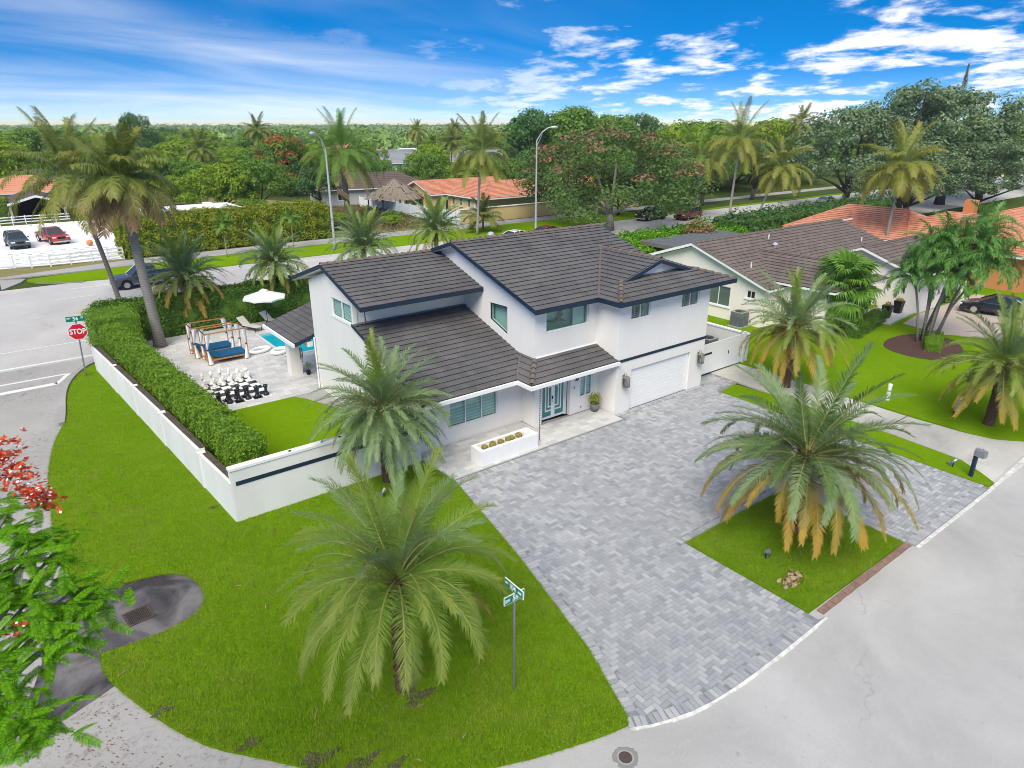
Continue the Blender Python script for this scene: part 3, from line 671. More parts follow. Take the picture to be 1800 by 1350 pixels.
# far side of the avenue: verge, sidewalk, gutter
sheet('far_verge_lawn', smooth_poly([(1.6, 75.9), (3.9, 73.6), (9, 72.5), (18, 72.2), (120, 72.0), (260, 72), (260, 79.0), (100, 79.0), (24, 78.6), (11, 78.2), (2, 77.2)], 1), 0.10, 'turf_bright', -0.05)
sheet('far_sidewalk', [(-0.3, 78.4), (11, 78.6), (24, 78.9), (260, 79.2), (260, 82.2), (24, 82.4), (11, 82.0), (-0.3, 79.6)], 0.07, 'kerb_concrete', -0.05)
sheet('far_corner_sidewalk', [(-0.3, 73.3), (1.2, 75.9), (1.7, 77.4), (-0.3, 78.3)], 0.07, 'kerb_concrete', -0.05)
sheet('storm_inlet', smooth_poly([(2.0, 74.9), (5.5, 72.6), (6.3, 73.0), (3.0, 75.4)], 1), 0.05, 'asphalt_patch', -0.02)
sheet('lot_paving', [(-0.3, 84.6), (11.0, 83.4), (13.0, 104), (13, 121), (-0.6, 121)], 0.03, 'roof_membrane_white', -0.05)
sheet('side_verge', [(-0.4, 79.8), (11, 82.2), (11, 83.3), (-0.3, 84.5)], 0.03, 'meadow', -0.05)
sheet('canal_bank', [(36, 83), (52, 82.6), (52, 112), (36, 150), (24, 150), (30, 100)], 0.06, 'meadow', -0.05)
sheet('canal', [(33.5, 86.5), (40.0, 88), (36.5, 104), (31, 125), (27, 125), (30, 100)], 0.09, 'canal_water', -0.05)
sheet('median_soil', [(84, 73), (260, 73), (260, 79), (84, 79)], 0.12, 'far_ground', -0.05)

# ------------------------------------------------------------------ roofs
TILE_BUDGET = {}
def roof_plane(parent, name, o, u, s, polys, tile_mat='tile_brown', ex=0.36, tw=0.30, single=False, deck=True, soffit='paint_white', nose=0.068, th=0.022, deck_t=0.15):
    """One roof slope. o: 3D origin, u: unit vector along the eave, s: unit vector up the slope; polys: convex polygons in (u,s) metres."""
    o, u, s = Vector(o), Vector(u).normalized(), Vector(s).normalized(); n = u.cross(s).normalized()
    if n.z < 0: n = -n
    P = lambda a, b, h=0.0: o + u * a + s * b + n * h
    fix = []
    for p in polys: fix.append(p if area2(p) > 0 else p[::-1])
    dk = MB()
    for p in fix:
        b = len(dk.v); k = len(p)
        dk.v += [tuple(P(a, c, 0.0)) for a, c in p] + [tuple(P(a, c, 0.0) - Vector((0, 0, deck_t))) for a, c in p]
        dk.f.append(tuple(range(b, b + k))); dk.mi.append(0); dk.f.append(tuple(range(b + 2 * k - 1, b + k - 1, -1))); dk.mi.append(1)
        for i in range(k): j = (i + 1) % k; dk.f.append((b + i, b + k + i, b + k + j, b + j)); dk.mi.append(1)
    ro = dk.build(name, ['roof_felt', soffit], parent)
    fm = MB(); rr = random.Random(hash(name) % 1000 if False else len(name) * 31 + int(o.x * 7))
    for p in fix:
        a0, a1 = min(q[0] for q in p), max(q[0] for q in p); b0, b1 = min(q[1] for q in p), max(q[1] for q in p)
        r0 = int(math.floor(b0 / ex)); r1 = int(math.ceil(b1 / ex))
        for r in range(r0, r1):
            off = (0.5 * tw if r % 2 else 0.0)
            c0 = int(math.floor((a0 - off) / tw)) ; c1 = int(math.ceil((a1 - off) / tw))
            for c in range(c0, c1):
                cell = [(c * tw + off + .001, r * ex), ((c + 1) * tw + off - .001, r * ex), ((c + 1) * tw + off - .001, (r + 1) * ex + 0.05), (c * tw + off + .001, (r + 1) * ex + 0.05)]
                q = clip_convex(cell, p)
                if len(q) < 3 or abs(area2(q)) < 0.006: continue
                j = rr.uniform(-.004, .004)
                hgt = lambda b: nose + j + 0.006 - (nose - th) * min(1.15, (b - r * ex) / ex)
                g = MB() if single else fm
                bb = len(g.v); k = len(q)
                g.v += [tuple(P(a, b, hgt(b))) for a, b in q] + [tuple(P(a, b, hgt(b) - th)) for a, b in q]
                g.f.append(tuple(range(bb, bb + k))); g.f.append(tuple(range(bb + 2 * k - 1, bb + k - 1, -1)))
                for i in range(k): jn = (i + 1) % k; g.f.append((bb + i, bb + k + i, bb + k + jn, bb + jn))
                if single:
                    g.mi = [0] * len(g.f); g.build('roof_tile', tile_mat, ro)
    if not single and fm.v:
        fm.mi = [0] * len(fm.f); tag(fm.build('tile_field', tile_mat, ro), kind='stuff')
    return ro
def caps(parent, a, b, mat='tile_cap', r=0.13, step=0.36, lift=0.03):
    """Barrel ridge or hip caps laid from a (low) to b; each is its own piece."""
    a, b = Vector(a), Vector(b); L = (b - a).length; t = (b - a) / L; n = max(1, int(L / step))
    side = t.cross(Vector((0, 0, 1))).normalized(); up = side.cross(t).normalized()
    g = MB(); K = 6
    for e, rad, z in ((0.0, r, 0.0), (step * 1.12, r * 0.86, -0.0)):
        for k in range(K + 1):
            an = pi * k / K; q = t * e + side * cos(an) * rad + up * (sin(an) * rad * 0.8 - 0.02 + (0.03 if e == 0 else 0)); g.v.append(tuple(q))
    for k in range(K): g.f.append((k, k + 1, K + 2 + k, K + 1 + k))
    # thickness at the nose
    for k in range(K + 1):
        an = pi * k / K; g.v.append(tuple(side * cos(an) * (r - .025) + up * (sin(an) * (r - .025) * 0.8 + 0.01)))
    o2 = 2 * (K + 1)
    for k in range(K): g.f.append((o2 + k, o2 + k + 1, k + 1, k))
    g.mi = [0] * len(g.f); me = g.mesh('ridge_cap', mat, True)
    for i in range(n): link('ridge_cap', me, parent, a + t * (i * L / n) + Vector((0, 0, lift)))

def wall_xz(name, mat, parent, x0, x1, y0, y1, z0, z1, holes=()):
    """wall slab facing -Y with rectangular openings (x0,x1,z0,z1)"""
    m = MB(); xs = sorted({x0, x1, *[h[0] for h in holes], *[h[1] for h in holes]}); zs = sorted({z0, z1, *[h[2] for h in holes], *[h[3] for h in holes]})
    for i in range(len(xs) - 1):
        run = None
        for k in range(len(zs) - 1):
            cx, cz = (xs[i] + xs[i + 1]) / 2, (zs[k] + zs[k + 1]) / 2
            if any(h[0] < cx < h[1] and h[2] < cz < h[3] for h in holes):
                if run is not None: m.box(xs[i], xs[i + 1], y0, y1, run, zs[k]); run = None
            elif run is None: run = zs[k]
        if run is not None: m.box(xs[i], xs[i + 1], y0, y1, run, zs[-1])
    return m.build(name, mat, parent)
def wall_yz(name, mat, parent, x0, x1, polys):
    m = MB()
    for p in polys: m.prism([(x0, y, z) for y, z in p], (x1 - x0, 0, 0))
    return m.build(name, mat, parent)

house = thing('white_house', 'white two-storey stucco house with dark flat-tile roofs and navy trim', 'house')
SL = 0.31; CS = 1 / sqrt(1 + SL * SL); UX = (1, 0, 0); FS = (0, CS, SL * CS); BS = (0, -CS, SL * CS)
# --- walls
GX0, GX1, GY = 22.95, 29.8, 21.45
GD = (24.0, 28.62, 0.0, 2.24); W1 = (23.75, 25.12, 4.83, 5.68); W2 = (27.5, 28.92, 4.83, 5.66)
ST = 'stucco_white'
wall_xz('wall', ST, house, GX0, GX1, GY, GY + 0.22, 0, 5.82, [GD, W1, W2])
part('wall', ST, house, (GX0, GX0 + .2, GY + .22, 23.2, 0, 5.82)); part('wall', ST, house, (GX1 - .2, GX1, GY + .22, 31, 0, 5.82))
BW = (19.68, 22.38, 4.58, 5.60)
wall_xz('wall', ST, house, 18.98, GX0, 23.0, 23.22, 3.2, 5.72, [BW])
DOORH = (19.45, 20.95, 0.1, 2.1); SW = (21.7, 22.56, 0.88, 2.02)
wall_xz('wall', ST, house, 19.16, 21.05, 22.96, 23.2, 0.1, 3.25, [DOORH])
wall_xz('wall', ST, house, 21.05, GX0, 22.70, 22.92, 0.1, 3.25, [SW])
part('pier', ST, house, (18.72, 19.16, 22.64, 23.7, 0.1, 3.0))
LW = (14.6, 17.28, 0.84, 2.06)
wall_xz('wall', ST, house, 12.9, 18.75, 23.65, 23.87, 0.0, 2.95, [LW])
# left gable wall with its window opening
LG = [[(31.32, 0), (34.1, 0), (34.1, 6.12), (31.32, 7.02)], [(29.05, 0), (31.32, 0), (31.32, 4.8), (29.05, 4.8)], [(29.05, 5.75), (31.32, 5.75), (31.32, 7.02), (31.24, 7.05), (29.05, 6.42)],
      [(28.85, 0), (29.05, 0), (29.05, 6.42), (28.85, 6.36)], [(23.65, 0), (28.85, 0), (28.85, 4.72), (23.65, 3.08)]]
wall_yz('wall', ST, house, 12.7, 12.9, LG)
wall_xz('wall', ST, house, 12.9, 18.98, 28.9, 29.1, 4.4, 6.42)
wall_yz('wall', ST, house, 18.98, 19.18, [[(23.22, 3.0), (25.11, 3.0), (25.11, 6.65), (23.22, 6.08)], [(25.11, 3.4), (26.51, 3.4), (26.51, 4.62), (25.11, 4.13)], [(25.11, 5.52), (26.51, 5.47), (26.51, 7.08), (25.11, 6.65)], [(26.51, 3.6), (36, 3.6), (36, 5.85), (29.25, 7.93), (26.51, 7.08)]])
for q_ in ((12.9, 29.0, 34.0, 34.2, 0, 5.8), (28.5, 28.7, 31, 36, 0, 5.8), (19.2, 28.5, 35.8, 36, 3, 5.8)): part('wall', ST, house, q_)
wall_yz('wall', ST, house, 28.45, 28.65, [[(23.3, 5.6), (36, 5.6), (29.25, 7.93)]])
# dark rooms behind the glass
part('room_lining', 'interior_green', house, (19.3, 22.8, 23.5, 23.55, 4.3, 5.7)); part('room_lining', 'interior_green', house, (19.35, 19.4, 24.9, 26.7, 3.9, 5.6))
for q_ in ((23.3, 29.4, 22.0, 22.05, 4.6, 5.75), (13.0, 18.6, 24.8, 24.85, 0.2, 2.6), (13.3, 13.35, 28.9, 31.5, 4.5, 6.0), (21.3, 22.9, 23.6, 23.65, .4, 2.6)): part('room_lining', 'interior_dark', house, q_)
# navy belt course above the garage
part('belt_course', 'paint_navy', house, (GX0 - .01, GX1 + .01, GY - .025, GY + .02, 2.78, 2.92))
part('flashing_strip', 'paint_white', house, (18.9, 22.95, 22.95, 23.0, 3.40, 3.47))
# --- garage door: slats
gd = part('garage_door', 'paint_white', house, (24.0, 28.62, GY + 0.14, GY + 0.18, 0.02, 2.24))
gs = MB().box(0, 4.58, 0, .035, 0, .178).mesh('door_slat', 'paint_white')
for i in range(12): link('door_slat', gs, gd, (24.02, GY + 0.108, 0.03 + i * 0.184))
# --- windows
def window_xz(x0, x1, z0, z1, y, bars=(), gl='glass_teal', sill=True, frame=0.05, name='window'):
    w = MB(); w.box(x0, x0 + frame, y, y + .07, z0, z1).box(x1 - frame, x1, y, y + .07, z0, z1).box(x0 + frame, x1 - frame, y, y + .07, z0, z0 + frame).box(x0 + frame, x1 - frame, y, y + .07, z1 - frame, z1)
    for b in bars: w.box(b - frame / 2, b + frame / 2, y - .003, y + .067, z0 + frame, z1 - frame)
    wo_ = w.build(name, 'paint_white', house)
    e = [x0 + frame, *bars, x1 - frame]
    for i in range(len(e) - 1): part('pane', gl, wo_, (e[i] + frame * .4 * (i > 0), e[i + 1] - frame * .4 * (i < len(e) - 2), y + .03, y + .036, z0 + frame, z1 - frame))
    return wo_
def blinds_xz(parent, x0, x1, z0, z1, y, step, h, mat, mat2=None):
    n = int((z1 - z0) / step)
    me = MB().box(0, x1 - x0, 0, .012, 0, h).mesh('blind_slat', mat)
    for i in range(n): link('blind_slat', me, parent, (x0, y, z0 + i * step + .01))
    if mat2: part('blind_backing', mat2, parent, (x0, x1, y + .02, y + .03, z0, z1))
w = window_xz(*LW, 23.70, (15.49, 16.40)); blinds_xz(w, 14.66, 17.22, .9, 2.0, 23.80, 0.155, 0.085, 'blind_white', 'blind_sheer')
w = window_xz(*SW, 22.74, (22.13,), frame=.06); blinds_xz(w, 21.78, 22.5, .95, 1.96, 22.84, 0.155, 0.085, 'blind_white', 'blind_sheer')
w = window_xz(*BW, 23.06); 
# big window: bird sculpture hanging behind the glass and a sheer curtain
part('curtain', 'blind_sheer', w, (21.55, 22.3, 23.25, 23.27, 4.6, 5.6))
bird = MB(); bird.tube([(20.0, 23.36, 5.02), (20.35, 23.36, 4.93), (20.75, 23.36, 4.98), (21.2, 23.36, 4.86)], [.03, .05, .09, .02], 8); bird.tube([(20.7, 23.36, 5.0), (20.85, 23.34, 5.25), (20.8, 23.34, 5.5)], [.07, .11, .05], 8)
bo = bird.build('bird_sculpture', 'bark_grey', None, True); tag(bo, 'grey winged bird sculpture seen through the big upper window', 'sculpture')
for (a, wd) in ((W1, 0), (W2, 1)):
    mid = (a[0] + a[1]) / 2; w = window_xz(*a, GY + 0.06, (mid,), gl='glass_clear', frame=.05)
    for k in range(4):
        xa = a[0] + .07 + k * (a[1] - a[0] - .14) / 4; xb = xa + (a[1] - a[0] - .14) / 4 - .05
        part('shutter_stile', 'shutter_white', w, (xb, xb + .05, GY + .15, GY + .19, a[2] + .05, a[3] - .05))
        if k == 3: part('shutter_leaf', 'blind_sheer', w, (xa, xb, GY + .16, GY + .17, a[2] + .05, a[3] - .05)); continue
        me = MB().hexa([(xa, GY + .15, 0), (xb, GY + .15, 0), (xb, GY + .2, .045), (xa, GY + .2, .045), (xa, GY + .15, .012), (xb, GY + .15, .012), (xb, GY + .2, .057), (xa, GY + .2, .057)]).mesh('shutter_slat', 'shutter_white')
        for i in range(8): link('shutter_slat', me, w, (0, 0, a[2] + .08 + i * .092))
# left gable window (faces -X)
w = MB(); fr = .05; X = 12.75
w.box(X, X + .07, 29.05, 31.32, 4.8, 4.8 + fr).box(X, X + .07, 29.05, 31.32, 5.75 - fr, 5.75).box(X, X + .07, 29.05, 29.05 + fr, 4.85, 5.7).box(X, X + .07, 31.32 - fr, 31.32, 4.85, 5.7).box(X - .003, X + .067, 30.15, 30.22, 4.85, 5.7)
w = w.build('window', 'paint_white', house)
part('pane', 'glass_teal', w, (X + .03, X + .036, 29.1, 30.15, 4.85, 5.7)); part('pane', 'glass_teal', w, (X + .03, X + .036, 30.22, 31.27, 4.85, 5.7))
me = MB().hexa([(X + .09, 29.1, 0), (X + .13, 29.1, .03), (X + .13, 31.27, .03), (X + .09, 31.27, 0), (X + .09, 29.1, .012), (X + .13, 29.1, .042), (X + .13, 31.27, .042), (X + .09, 31.27, .012)]).mesh('blind_slat', 'blind_white')
for i in range(12): link('blind_slat', me, w, (0, 0, 4.87 + i * .07))
part('sill', 'paint_white', w, (12.66, 12.72, 29.0, 31.37, 4.73, 4.8))
# raked window in the upper gable wall (faces -X)
q = [(25.11, 4.13), (26.51, 4.62), (26.51, 5.47), (25.11, 5.52)]
w = MB()
for i in range(4):
    a, b = q[i], q[(i + 1) % 4]; c = (25.8, 4.95); ia = (a[0] + (c[0] - a[0]) * .06, a[1] + (c[1] - a[1]) * .06); ib = (b[0] + (c[0] - b[0]) * .06, b[1] + (c[1] - b[1]) * .06)
    w.prism([(19.0, *a), (19.0, *b), (19.0, *ib), (19.0, *ia)], (.06, 0, 0))
w = w.build('window', 'paint_navy', house)
g = MB(); g.prism([(19.03, y, z) for y, z in q], (.006, 0, 0)); g.build('pane', 'glass_teal', w)
# --- front door: two leaves with nested white frames on teal glass
dr = part('front_door', 'paint_white', house, (19.47, 20.93, 23.02, 23.07, .12, 2.08), (19.45, 19.47, 22.97, 23.05, .1, 2.1), (20.93, 20.95, 22.97, 23.05, .1, 2.1))
for sgn, xa, xb in ((1, 19.53, 20.07), (-1, 20.87, 20.33)):
    lo, hi = min(xa, xb), max(xa, xb); part('door_glass', 'teal_glass_paint', dr, (lo, hi, 23.008, 23.02, .26, 1.98))
    for off, top, bot in ((0.15, 1.985, .52), (0.32, 1.84, .72)):
        x = xa + sgn * off; g = MB(); l, r_ = sorted((x, x + sgn * .065)); g.box(l, r_, 22.99, 23.006, bot, top); e0, e1 = sorted((x + sgn * .065, xb)); g.box(e0, e1, 22.99, 23.006, bot, bot + .065)
        if off > .2: g.box(e0, e1, 22.99, 23.006, top - .065, top)
        g.build('door_trim', 'paint_white', dr)
    part('door_glass_inner', 'teal_glass_paint', dr, (min(xa + sgn * .43, xb), max(xa + sgn * .43, xb), 22.996, 23.005, .82, 1.74))
part('door_lock', 'black_plastic', dr, (20.13, 20.18, 22.97, 23.02, 1.12, 1.27)); part('door_handle', 'chrome', dr, (20.13, 20.22, 22.96, 23.02, .98, 1.0))
text('house_number', '91', 0.26, 'black_plastic', house, (21.48, 22.685, 1.92), (pi / 2, 0, 0), 0.012, bold=.006).rotation_euler = (pi / 2, radians(18), 0)
part('doorbell', 'metal_grey', house, (21.3, 21.35, 22.68, 22.70, 1.45, 1.6)); part('hose_tap', 'metal_grey', house, (21.75, 21.83, 22.66, 22.70, .35, .4))
# --- roofs: upper main
L_ = lambda h: h / CS
roof_plane(house, 'main_roof', (18.5, 22.38, 5.94), UX, FS, [[(0, 0), (10.5, 0), (10.5, L_(6.85)), (0, L_(6.85))]])
roof_plane(house, 'main_roof', (18.5, 36.08, 5.94), UX, BS, [[(0, 0), (10.5, 0), (10.5, L_(6.85)), (0, L_(6.85))]], ex=.36, tw=.6)
caps(house, (18.5, 29.23, 8.08), (29.0, 29.23, 8.08))
# wing: left and right slopes, hipped front, gablet
XS = (CS, 0, SL * CS); XB = (-CS, 0, SL * CS); UY = (0, 1, 0)
lo_ = (22.38, 20.9, 5.95)
roof_plane(house, 'wing_roof', lo_, UY, XS, [[(0, 0), (1.72, L_(1.72)), (3.5, L_(1.72)), (1.75, 0)], [(1.55, L_(1.72)), (1.55, L_(4.42)), (6.4, L_(4.42)), (3.5, L_(1.72))]])
roof_plane(house, 'wing_roof', (31.22, 20.9, 5.95), UY, XB, [[(0, 0), (1.72, L_(1.72)), (9.0, L_(1.72)), (9.0, 0)], [(1.55, L_(1.72)), (1.55, L_(4.42)), (6.4, L_(4.42)), (9.0, L_(1.72))]])
roof_plane(house, 'wing_roof', (22.38, 20.9, 5.95), UX, FS, [[(0, 0), (8.84, 0), (7.12, L_(1.85)), (1.72, L_(1.85))]])
caps(house, (26.8, 22.45, 7.32), (26.8, 27.0, 7.32)); caps(house, (22.42, 20.94, 5.97), (24.1, 22.6, 6.5), r=.14); caps(house, (31.18, 20.94, 5.97), (29.5, 22.6, 6.5), r=.14)
gb = MB(); gb.prism([(24.3, 22.78, 6.42), (29.3, 22.78, 6.42), (26.8, 22.78, 7.2)], (0, .1, 0)); gb.build('gablet', 'paint_white', house)
rk = MB()
for sg in (-1, 1):
    a, b = Vector((26.8 + sg * 2.75, 22.46, 6.46)), Vector((26.8, 22.46, 7.31)); d = Vector((0, 0, -.2))
    rk.prism([a, b, b + d, a + d], (0, -.03, 0))
rk.build('bargeboard', 'paint_navy', house)
part('flashing_strip', 'flashing', house, (24.6, 29.0, 22.66, 22.77, 6.44, 6.51))
# valley metal (left valley of the wing)
def strip3(name, mat, a, b, w, h=.012):
    a, b = Vector(a), Vector(b); t = (b - a).normalized(); sd = t.cross(Vector((0, 0, 1))).normalized() * w / 2; g = MB()
    g.hexa([a - sd, b - sd, b + sd, a + sd, a - sd + Vector((0, 0, h)), b - sd + Vector((0, 0, h)), b + sd + Vector((0, 0, h)), a + sd + Vector((0, 0, h))]); return g.build(name, mat, house)
strip3('valley_flashing', 'tile_cap', (22.38, 22.38, 6.02), (26.8, 26.8, 7.4), .11)
strip3('valley_flashing', 'flashing', (17.5, 22.45, 2.97), (18.98, 24.05, 3.47), .06)
# fascias, navy
def fascia(a, b, h=.2, t=.03, off=(0, -1, 0), mat='paint_navy'):
    a, b = Vector(a), Vector(b); d = Vector(off) * t; z = Vector((0, 0, -h)); g = MB()
    g.hexa([a + z + d, b + z + d, b + z, a + z, a + d, b + d, b, a]); return g.build('fascia', mat, house)
fascia((18.5, 22.375, 5.975), (22.38, 22.375, 5.975)); fascia((22.38, 20.895, 5.985), (31.22, 20.895, 5.985)); fascia((22.378, 20.87, 5.985), (22.378, 22.4, 5.985), off=(-1, 0, 0)); fascia((31.225, 20.87, 5.985), (31.225, 30, 5.985), off=(1, 0, 0))
fascia((18.495, 22.34, 5.99), (18.495, 29.23, 8.13), off=(-1, 0, 0)); fascia((18.495, 29.23, 8.13), (18.495, 36.1, 6.0), off=(-1, 0, 0))
# mid-level roof (left)
roof_plane(house, 'middle_roof', (12.3, 27.1, 6.07), UX, FS, [[(0, 0), (6.66, 0), (6.66, L_(4.14)), (0, L_(4.14))]])
roof_plane(house, 'middle_roof', (12.3, 35.5, 6.03), UX, BS, [[(0, 0), (6.9, 0), (6.9, L_(4.25)), (0, L_(4.25))]], tw=.6)
caps(house, (12.3, 31.25, 7.37), (18.6, 31.25, 7.37)); fascia((12.3, 27.095, 6.11), (18.965, 27.095, 6.11)); fascia((12.295, 27.07, 6.12), (12.295, 31.25, 7.42), off=(-1, 0, 0)); fascia((12.295, 31.25, 7.42), (12.295, 35.5, 6.1), off=(-1, 0, 0))
# lower roof over the front rooms: the tiles closest to view are pieces of their own
roof_plane(house, 'lower_roof', (12.62, 22.45, 2.86), UX, FS, [[(0, 0), (6.36, 0), (6.36, L_(6.42)), (0, L_(6.42))]], single=True, tw=.4, ex=.36)
fascia((12.615, 22.42, 2.92), (12.615, 28.9, 4.93), h=.16, off=(-1, 0, 0))
strip3('flashing_strip', 'flashing', (12.75, 28.78, 4.90), (18.98, 28.78, 4.90), .3)
# porch roof with its hipped corner
roof_plane(house, 'porch_roof', (17.5, 21.38, 2.9), UX, (0, 0.9542, 0.2991), [[(0, 0), (5.46, 0), (5.46, 1.69), (1.48, 1.69)]], single=True, tw=.4)
roof_plane(house, 'porch_roof', (17.5, 21.38, 2.9), UY, (0.9439, 0, 0.3303), [[(0, 0), (1.62, 1.565), (2.75, 1.565), (1.1, 0)]], single=True, tw=.4)
caps(house, (17.54, 21.43, 2.93), (18.95, 22.95, 3.42), r=.14)
# gutters, white
gut = MB()
def gutter(a, b, off):
    a, b, o_ = Vector(a), Vector(b), Vector(off)
    gut.hexa([a + Vector((0, 0, -.16)), b + Vector((0, 0, -.16)), b + Vector((0, 0, -.16)) + o_, a + Vector((0, 0, -.16)) + o_, a, b, b + o_, a + o_])
gutter((12.6, 22.33, 2.87), (17.42, 22.33, 2.87), (0, .12, 0)); gutter((17.38, 21.25, 2.91), (22.98, 21.25, 2.91), (0, .12, 0)); gutter((17.38, 21.37, 2.905), (17.38, 22.33, 2.905), (.12, 0, 0))
gut.build('gutter', 'paint_white', house)
# roof vents
for (x, y, z) in ((24.58, 28.25, 7.8), (27.67, 27.0, 7.42)):
    MB().lathe([(.045, -.1), (.045, .28), (.055, .3), (.055, .34)], (x, y, z), 10).build('vent_pipe', 'galvanised', house)
MB().lathe([(.12, -.1), (.12, .12), (.2, .14), (.17, .25), (.06, .31)], (21.5, 29.9, 7.98), 12).build('roof_ventilator', 'lamp_aluminium', house)
# terrace roof behind and its pillar
roof_plane(house, 'terrace_roof', (11.62, 34.25, 2.72), UY, XS, [[(0, 0), (0, 4.2), (4.75, 4.2), (4.75, 0)]], tw=.5)
fascia((11.6, 34.22, 2.76), (15.6, 34.22, 3.99), h=.2); gut2 = MB(); gut2.box(11.48, 11.6, 34.2, 39.05, 2.56, 2.74); gut2.build('gutter', 'paint_white', house)
part('pillar', ST, house, (12.1, 12.75, 36.7, 37.35, 0.08, 2.75)); part('beam', ST, house, (12.3, 12.6, 34.2, 39.0, 2.45, 2.72)); MB().tube([(12.63, 34.0, 3.0), (12.63, 34.0, .1)], .045, 8).build('downpipe', 'paint_white', house)
# ---- lanterns on the garage piers
for (x, side) in ((23.45, 'between the porch and the garage door'), (29.3, 'at the outer corner of the garage')):
    t = thing('wall_lantern', 'tall metal and glass wall lantern ' + side, 'lantern', (x, GY - .02, 1.5), group='garage wall lanterns')
    part('backplate', 'lantern_metal', t, (-.06, .06, -.02, .018, .1, .6)); fr_ = MB()
    for sx in (-.12, .12):
        for sy in (-.32, -.08): fr_.box(sx - .012, sx + .012, sy - .012, sy + .012, .02, .5)
    fr_.box(-.14, .14, -.34, -.06, 0, .025); fr_.hexa([(-.15, -.35, .5), (.15, -.35, .5), (.15, -.05, .5), (-.15, -.05, .5), (-.05, -.25, .6), (.05, -.25, .6), (.05, -.15, .6), (-.05, -.15, .6)]); fr_.build('frame', 'lantern_metal', t)
    MB().tube([(0, 0, .55), (0, -.08, .72), (0, -.2, .74), (0, -.2, .6)], .012, 6).build('bracket', 'lantern_metal', t)
    g = MB(); g.box(-.11, .11, -.31, -.305, .03, .49).box(-.11, .11, -.095, -.09, .03, .49).box(-.11, -.105, -.3, -.1, .03, .49).box(.105, .11, -.3, -.1, .03, .49); g.build('glass', 'glass_clear', t); MB().lathe([(.02, 0), (.025, .2), (.005, .25)], (0, -.2, .05), 8).build('candle', 'white_plastic', t)
# ---- rain chain
t = thing('rain_chain', 'slim metal rain chain hanging from the porch gutter', 'chain', (17.95, 21.32, 0.1)); lk = MB().lathe([(.008, 0), (.03, .02), (.022, .06), (.008, .1)], n=6).mesh('chain_cup', 'rusty_iron')
for i in range(22): link('chain_cup', lk, t, (0, 0, .1 + i * .118))
MB().tube([(0, 0, .02), (0, 0, 2.68)], .005, 5).build('chain_rod', 'galvanised', t)
# ---- terrace wind chime
t = thing('wind_chime', 'black wind chime under the corner of the terrace roof', 'wind chime', (12.0, 34.5, 1.5))
for i in range(5): MB().tube([(.07 * cos(i * 1.256), .07 * sin(i * 1.256), .9), (.07 * cos(i * 1.256), .07 * sin(i * 1.256), .35 - .05 * i)], .012, 6).build('chime_tube', 'black_plastic', t)
MB().tube([(0, 0, 1.2), (0, 0, .1)], .004, 4).build('string', 'black_plastic', t); MB().lathe([(.02, 0), (.05, .03), (.02, .06)], (0, 0, .05), 8).build('sail', 'dark_iron', t)

# ------------------------------------------------------------------ perimeter walls, gate, yard fittings
t = thing('perimeter_wall', 'white garden wall with a navy stripe joined to a stepped wall beside the side street', 'wall')
part('wall_panel', 'wall_paint_weathered', t, (4.9, 12.7, 23.0, 23.24, -0.03, 2.14)); part('wall_cap', 'paint_white', t, (4.87, 12.7, 22.97, 23.27, 2.14, 2.24)); part('stripe', 'paint_navy', t, (5.05, 12.7, 22.985, 23.0, 1.52, 1.68))
for x in (7.1, 9.1): part('cap_light', 'black_plastic', t, (x, x + .09, 23.05, 23.12, 2.24, 2.275))
Xw = lambda y: 4.88 - 0.0755 * (y - 23.0)
secs = [(23.02, 26.5, 1.66), (26.5, 31.6, 1.72), (31.6, 36.1, 1.70), (36.1, 40.2, 1.66), (40.2, 44.9, 1.62)]
for i, (ya, yb, h) in enumerate(secs):
    xa, xb = Xw(ya) - .0, Xw(yb) + .16          # each panel runs in a saw-tooth, jutting at its far end
    xa -= .02; m = MB()
    m.hexa([(xa, ya, -.03), (xa + .3, ya, -.03), (xb + .14, yb, -.03), (xb - .16, yb, -.03), (xa, ya, h), (xa + .3, ya, h), (xb + .14, yb, h - .12), (xb - .16, yb, h - .12)])
    o = m.build('wall_panel', 'wall_paint_weathered', t)
    m = MB(); m.hexa([(xa + .12, ya + .03, h + .002), (xa + .34, ya + .03, h + .002), (xb + .2, yb, h - .118), (xb - .04, yb, h - .118), (xa + .12, ya + .03, h + .04), (xa + .34, ya + .03, h + .04), (xb + .2, yb, h - .08), (xb - .04, yb, h - .08)]); m.build('mortar_edge', 'soil', t)
    if i < 4: part('wall_pier', 'wall_paint_weathered', t, (xb - .2, xb + .1, yb - .18, yb + .2, -.03, h - .06))
# gate between garage and neighbour
t = thing('side_gate', 'white panel gate and wall beside the garage', 'gate')
part('gate_panel', 'paint_white', t, (30.9, 32.05, 22.3, 22.36, .12, 1.92)); part('gate_panel', 'paint_white', t, (32.07, 33.4, 22.3, 22.36, .12, 1.92)); part('gate_panel', 'paint_white', t, (33.42, 34.85, 22.3, 22.36, .12, 1.92)); part('gate_post', ST, t, (29.81, 30.9, 22.28, 22.42, -.02, 2.0)); part('gate_post', ST, t, (34.85, 35.05, 22.28, 22.42, -.02, 2.0)); part('stripe', 'paint_navy', t, (30.9, 31.75, 22.286, 22.3, 1.26, 1.38)); part('latch', 'dark_iron', t, (33.36, 33.4, 22.27, 22.3, .95, 1.15))
t = thing('side_wall', 'low white boundary wall running back beside the neighbour lawn', 'wall'); part('wall_panel', 'wall_paint_weathered', t, (35.3, 35.5, 22.35, 36, -.03, 1.72)); part('wall_cap', 'paint_white', t, (35.26, 35.54, 22.33, 36, 1.72, 1.8))
